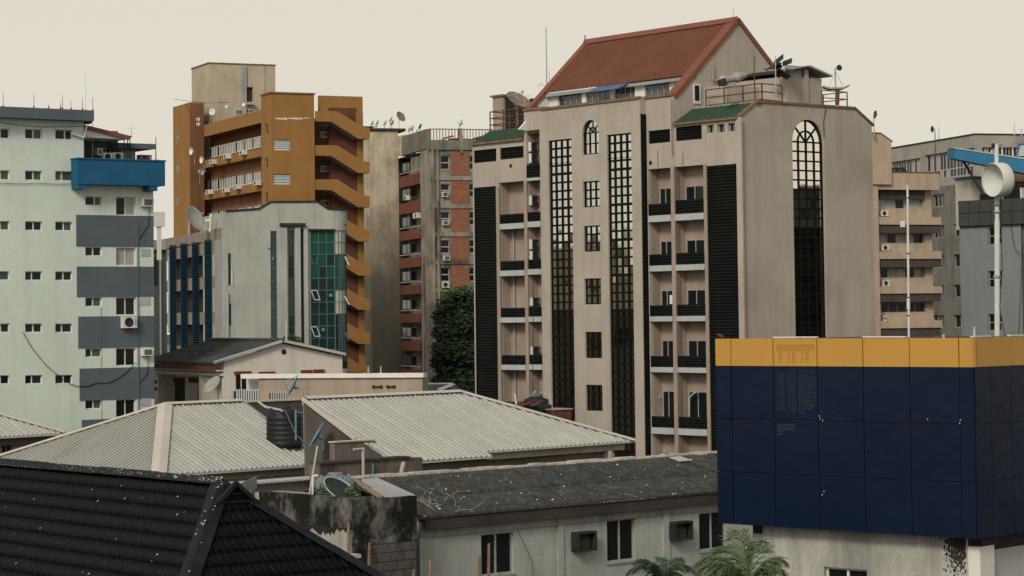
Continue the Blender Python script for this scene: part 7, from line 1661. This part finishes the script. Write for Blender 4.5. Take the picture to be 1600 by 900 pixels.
    q = MB(); a = [f5.pt(r[1],0,r[2]), f5.pt(r[1]-.25,0,r[3]), f5.pt(0,0,r[3]+.1), f5.pt(0,0,r[2])]; q.prism(a, -f5.N*1.5); q.build('hood', mt['greyled'], w)
    q = MB()
    for p0,p1 in ((a[0],a[1]),(a[1],a[2])): q.tube(p0+f5.N*.03, p1+f5.N*.03, .08, 6)
    q.build('frame', mt['bluec'], w)
mt['dtile'] = M('dark_grey_tile', (.060,.063,.064), rough=.6, var=.12); mt['bluec'] = M('canopy_blue', (.035,.165,.30), rough=.6, var=.1, streak=.1)
slate_block()

# ================================================================ palms in front of the old wall
mt['palm'] = leaf_mat('palm_leaf', (.014,.04,.01), (.075,.125,.03)); mt['palm2'] = leaf_mat('palm_leaf_dark', (.012,.034,.018), (.04,.085,.035))
def palm(label, x, y, D, fr_, mat, seed, ww=1.5):
    random.seed(seed); top = P(x,y,D); base = top.copy(); base.z = 0
    t = thing('palm_tree', label, 'palm', base, 'palms in front of the old wall')
    q = MB(); n = 14
    for k in range(n): a, b = base.lerp(top,k/n), base.lerp(top,(k+1)/n); q.tube(a, b, .15-.04*k/n, 9, .13-.04*k/n)
    q.build('trunk', mt['bark'], t)
    for (az, el, ln) in fr_:
        d = Vector((math.cos(az), math.sin(az)*.7, 0)); p = top.copy(); v = (d*math.cos(el)+Vector((0,0,math.sin(el)))).normalized(); m = MB(); st = ln/16
        for i in range(16):
            nv = (v-Vector((0,0,.055+.012*i))).normalized(); p2 = p+nv*st; m.tube(p, p2, .018*(1-i/18), 4)
            side = nv.cross(Vector((0,0,1))).normalized(); ll = .66*math.sin(math.pi*(i+2)/19)*ln/1.6
            for s_ in (-1,1):
                for h_ in (0,.33,.66):
                    b = p.lerp(p2,h_); tip = b+(side*s_*random.uniform(.35,.7)+nv*.9-Vector((0,0,random.uniform(.25,.95)))).normalized()*ll*random.uniform(.85,1.1); md = b.lerp(tip,.5)+Vector((0,0,ll*.10)); wv = nv*.0085*ww
                    m.add([b-wv, b+wv, md+wv*1.1, md-wv*1.1, tip], [(0,1,2,3),(3,2,4)])
            p, v = p2, nv
        m.build('frond', mat, t)
k_ = 1.15
palm('palm with dark drooping fronds at the bottom centre-right', 1036, 908, 62, [(2.9,.95,1.2),(2.4,1.1,1.15),(.3,.95,1.15),(.9,1.15,1.05),(3.4,.6,1.05),(5.3,1.0,1.1),(0.0,.6,1.1),(1.6,1.2,.9),(4.2,1.1,1.0),(3.0,1.2,1.0)], mt['palm2'], 4)
palm('taller palm with bright upright fronds under the navy panels', 1170, 915, 47, [(a,e*.92,l*.80) for a,e,l in [(2.7,1.15,1.75),(2.2,1.3,1.6),(3.0,.85,1.5),(3.3,.55,1.3),(.5,1.2,1.45),(.2,.7,1.45),(1.2,1.35,1.6),(5.4,1.1,1.3),(4.0,1.05,1.4),(.0,.4,1.2),(1.8,1.45,1.7),(.35,1.0,1.3),(2.95,.7,1.7),(2.6,.95,1.75)]], mt['palm'], 8)
# ================================================================ city blocks beyond the frame, seen mirrored in the tower's glass
def mirrored_block(name, label, cx, cy, w, d, h, mat, steps, rows, cols, face):
    t = thing(name, label, 'building', Vector((cx,cy,0))); m = MB()
    for (a,b,hh) in steps:
        y0, y1 = cy-w/2+w*a, cy-w/2+w*b; f = Fr(Vector((cx,y0,0)), Vector((0,1,0)), Vector((face,0,0))); W = []
        n = max(1,int((y1-y0)/2.6))
        for i in range(n):
            for k in range(int(hh/3.2)):
                W.append(((y1-y0)*(i+.25)/n, (y1-y0)*(i+.75)/n, 1.0+3.2*k, 2.5+3.2*k))
        wall(m, f, 0, y1-y0, 0, hh, W, .25, 0, d); m.quad(f.pt(0,-.3,0), f.pt(y1-y0,-.3,0), f.pt(y1-y0,-.3,hh), f.pt(0,-.3,hh))
        q = MB(); q.box(f, -.2, y1-y0+.2, -.6, .3, hh+.003, hh+.25); q.build('coping', mt['tan_trim'], t)
        for r in W[::3]: q = MB(); q.box(f, r[0], r[1], -.24, -.18, r[2], r[3]); q.build('window', mt['darkglass'], t)
    m.build('wall', mat, t)
mirrored_block('cream_street_block', 'cream stepped block beyond the left frame edge, mirrored in the tall window grids', -72, 178, 34, 12, 20, M('sunny_cream',(.50,.42,.30)), [(0,.3,19.0),(.3,.55,22.5),(.55,.8,18.0),(.8,1,20.5)], 5, 8, 1)  # cream tone carries the warm sunlight that misses this face
mirrored_block('dark_street_block', 'dark block beyond the right frame edge, mirrored in the large arched window', 66, 147, 40, 14, 25, M('dark_facing',(.035,.035,.033)), [(0,.35,23.5),(.35,.7,25.6),(.7,1,24.2)], 6, 8, -1)
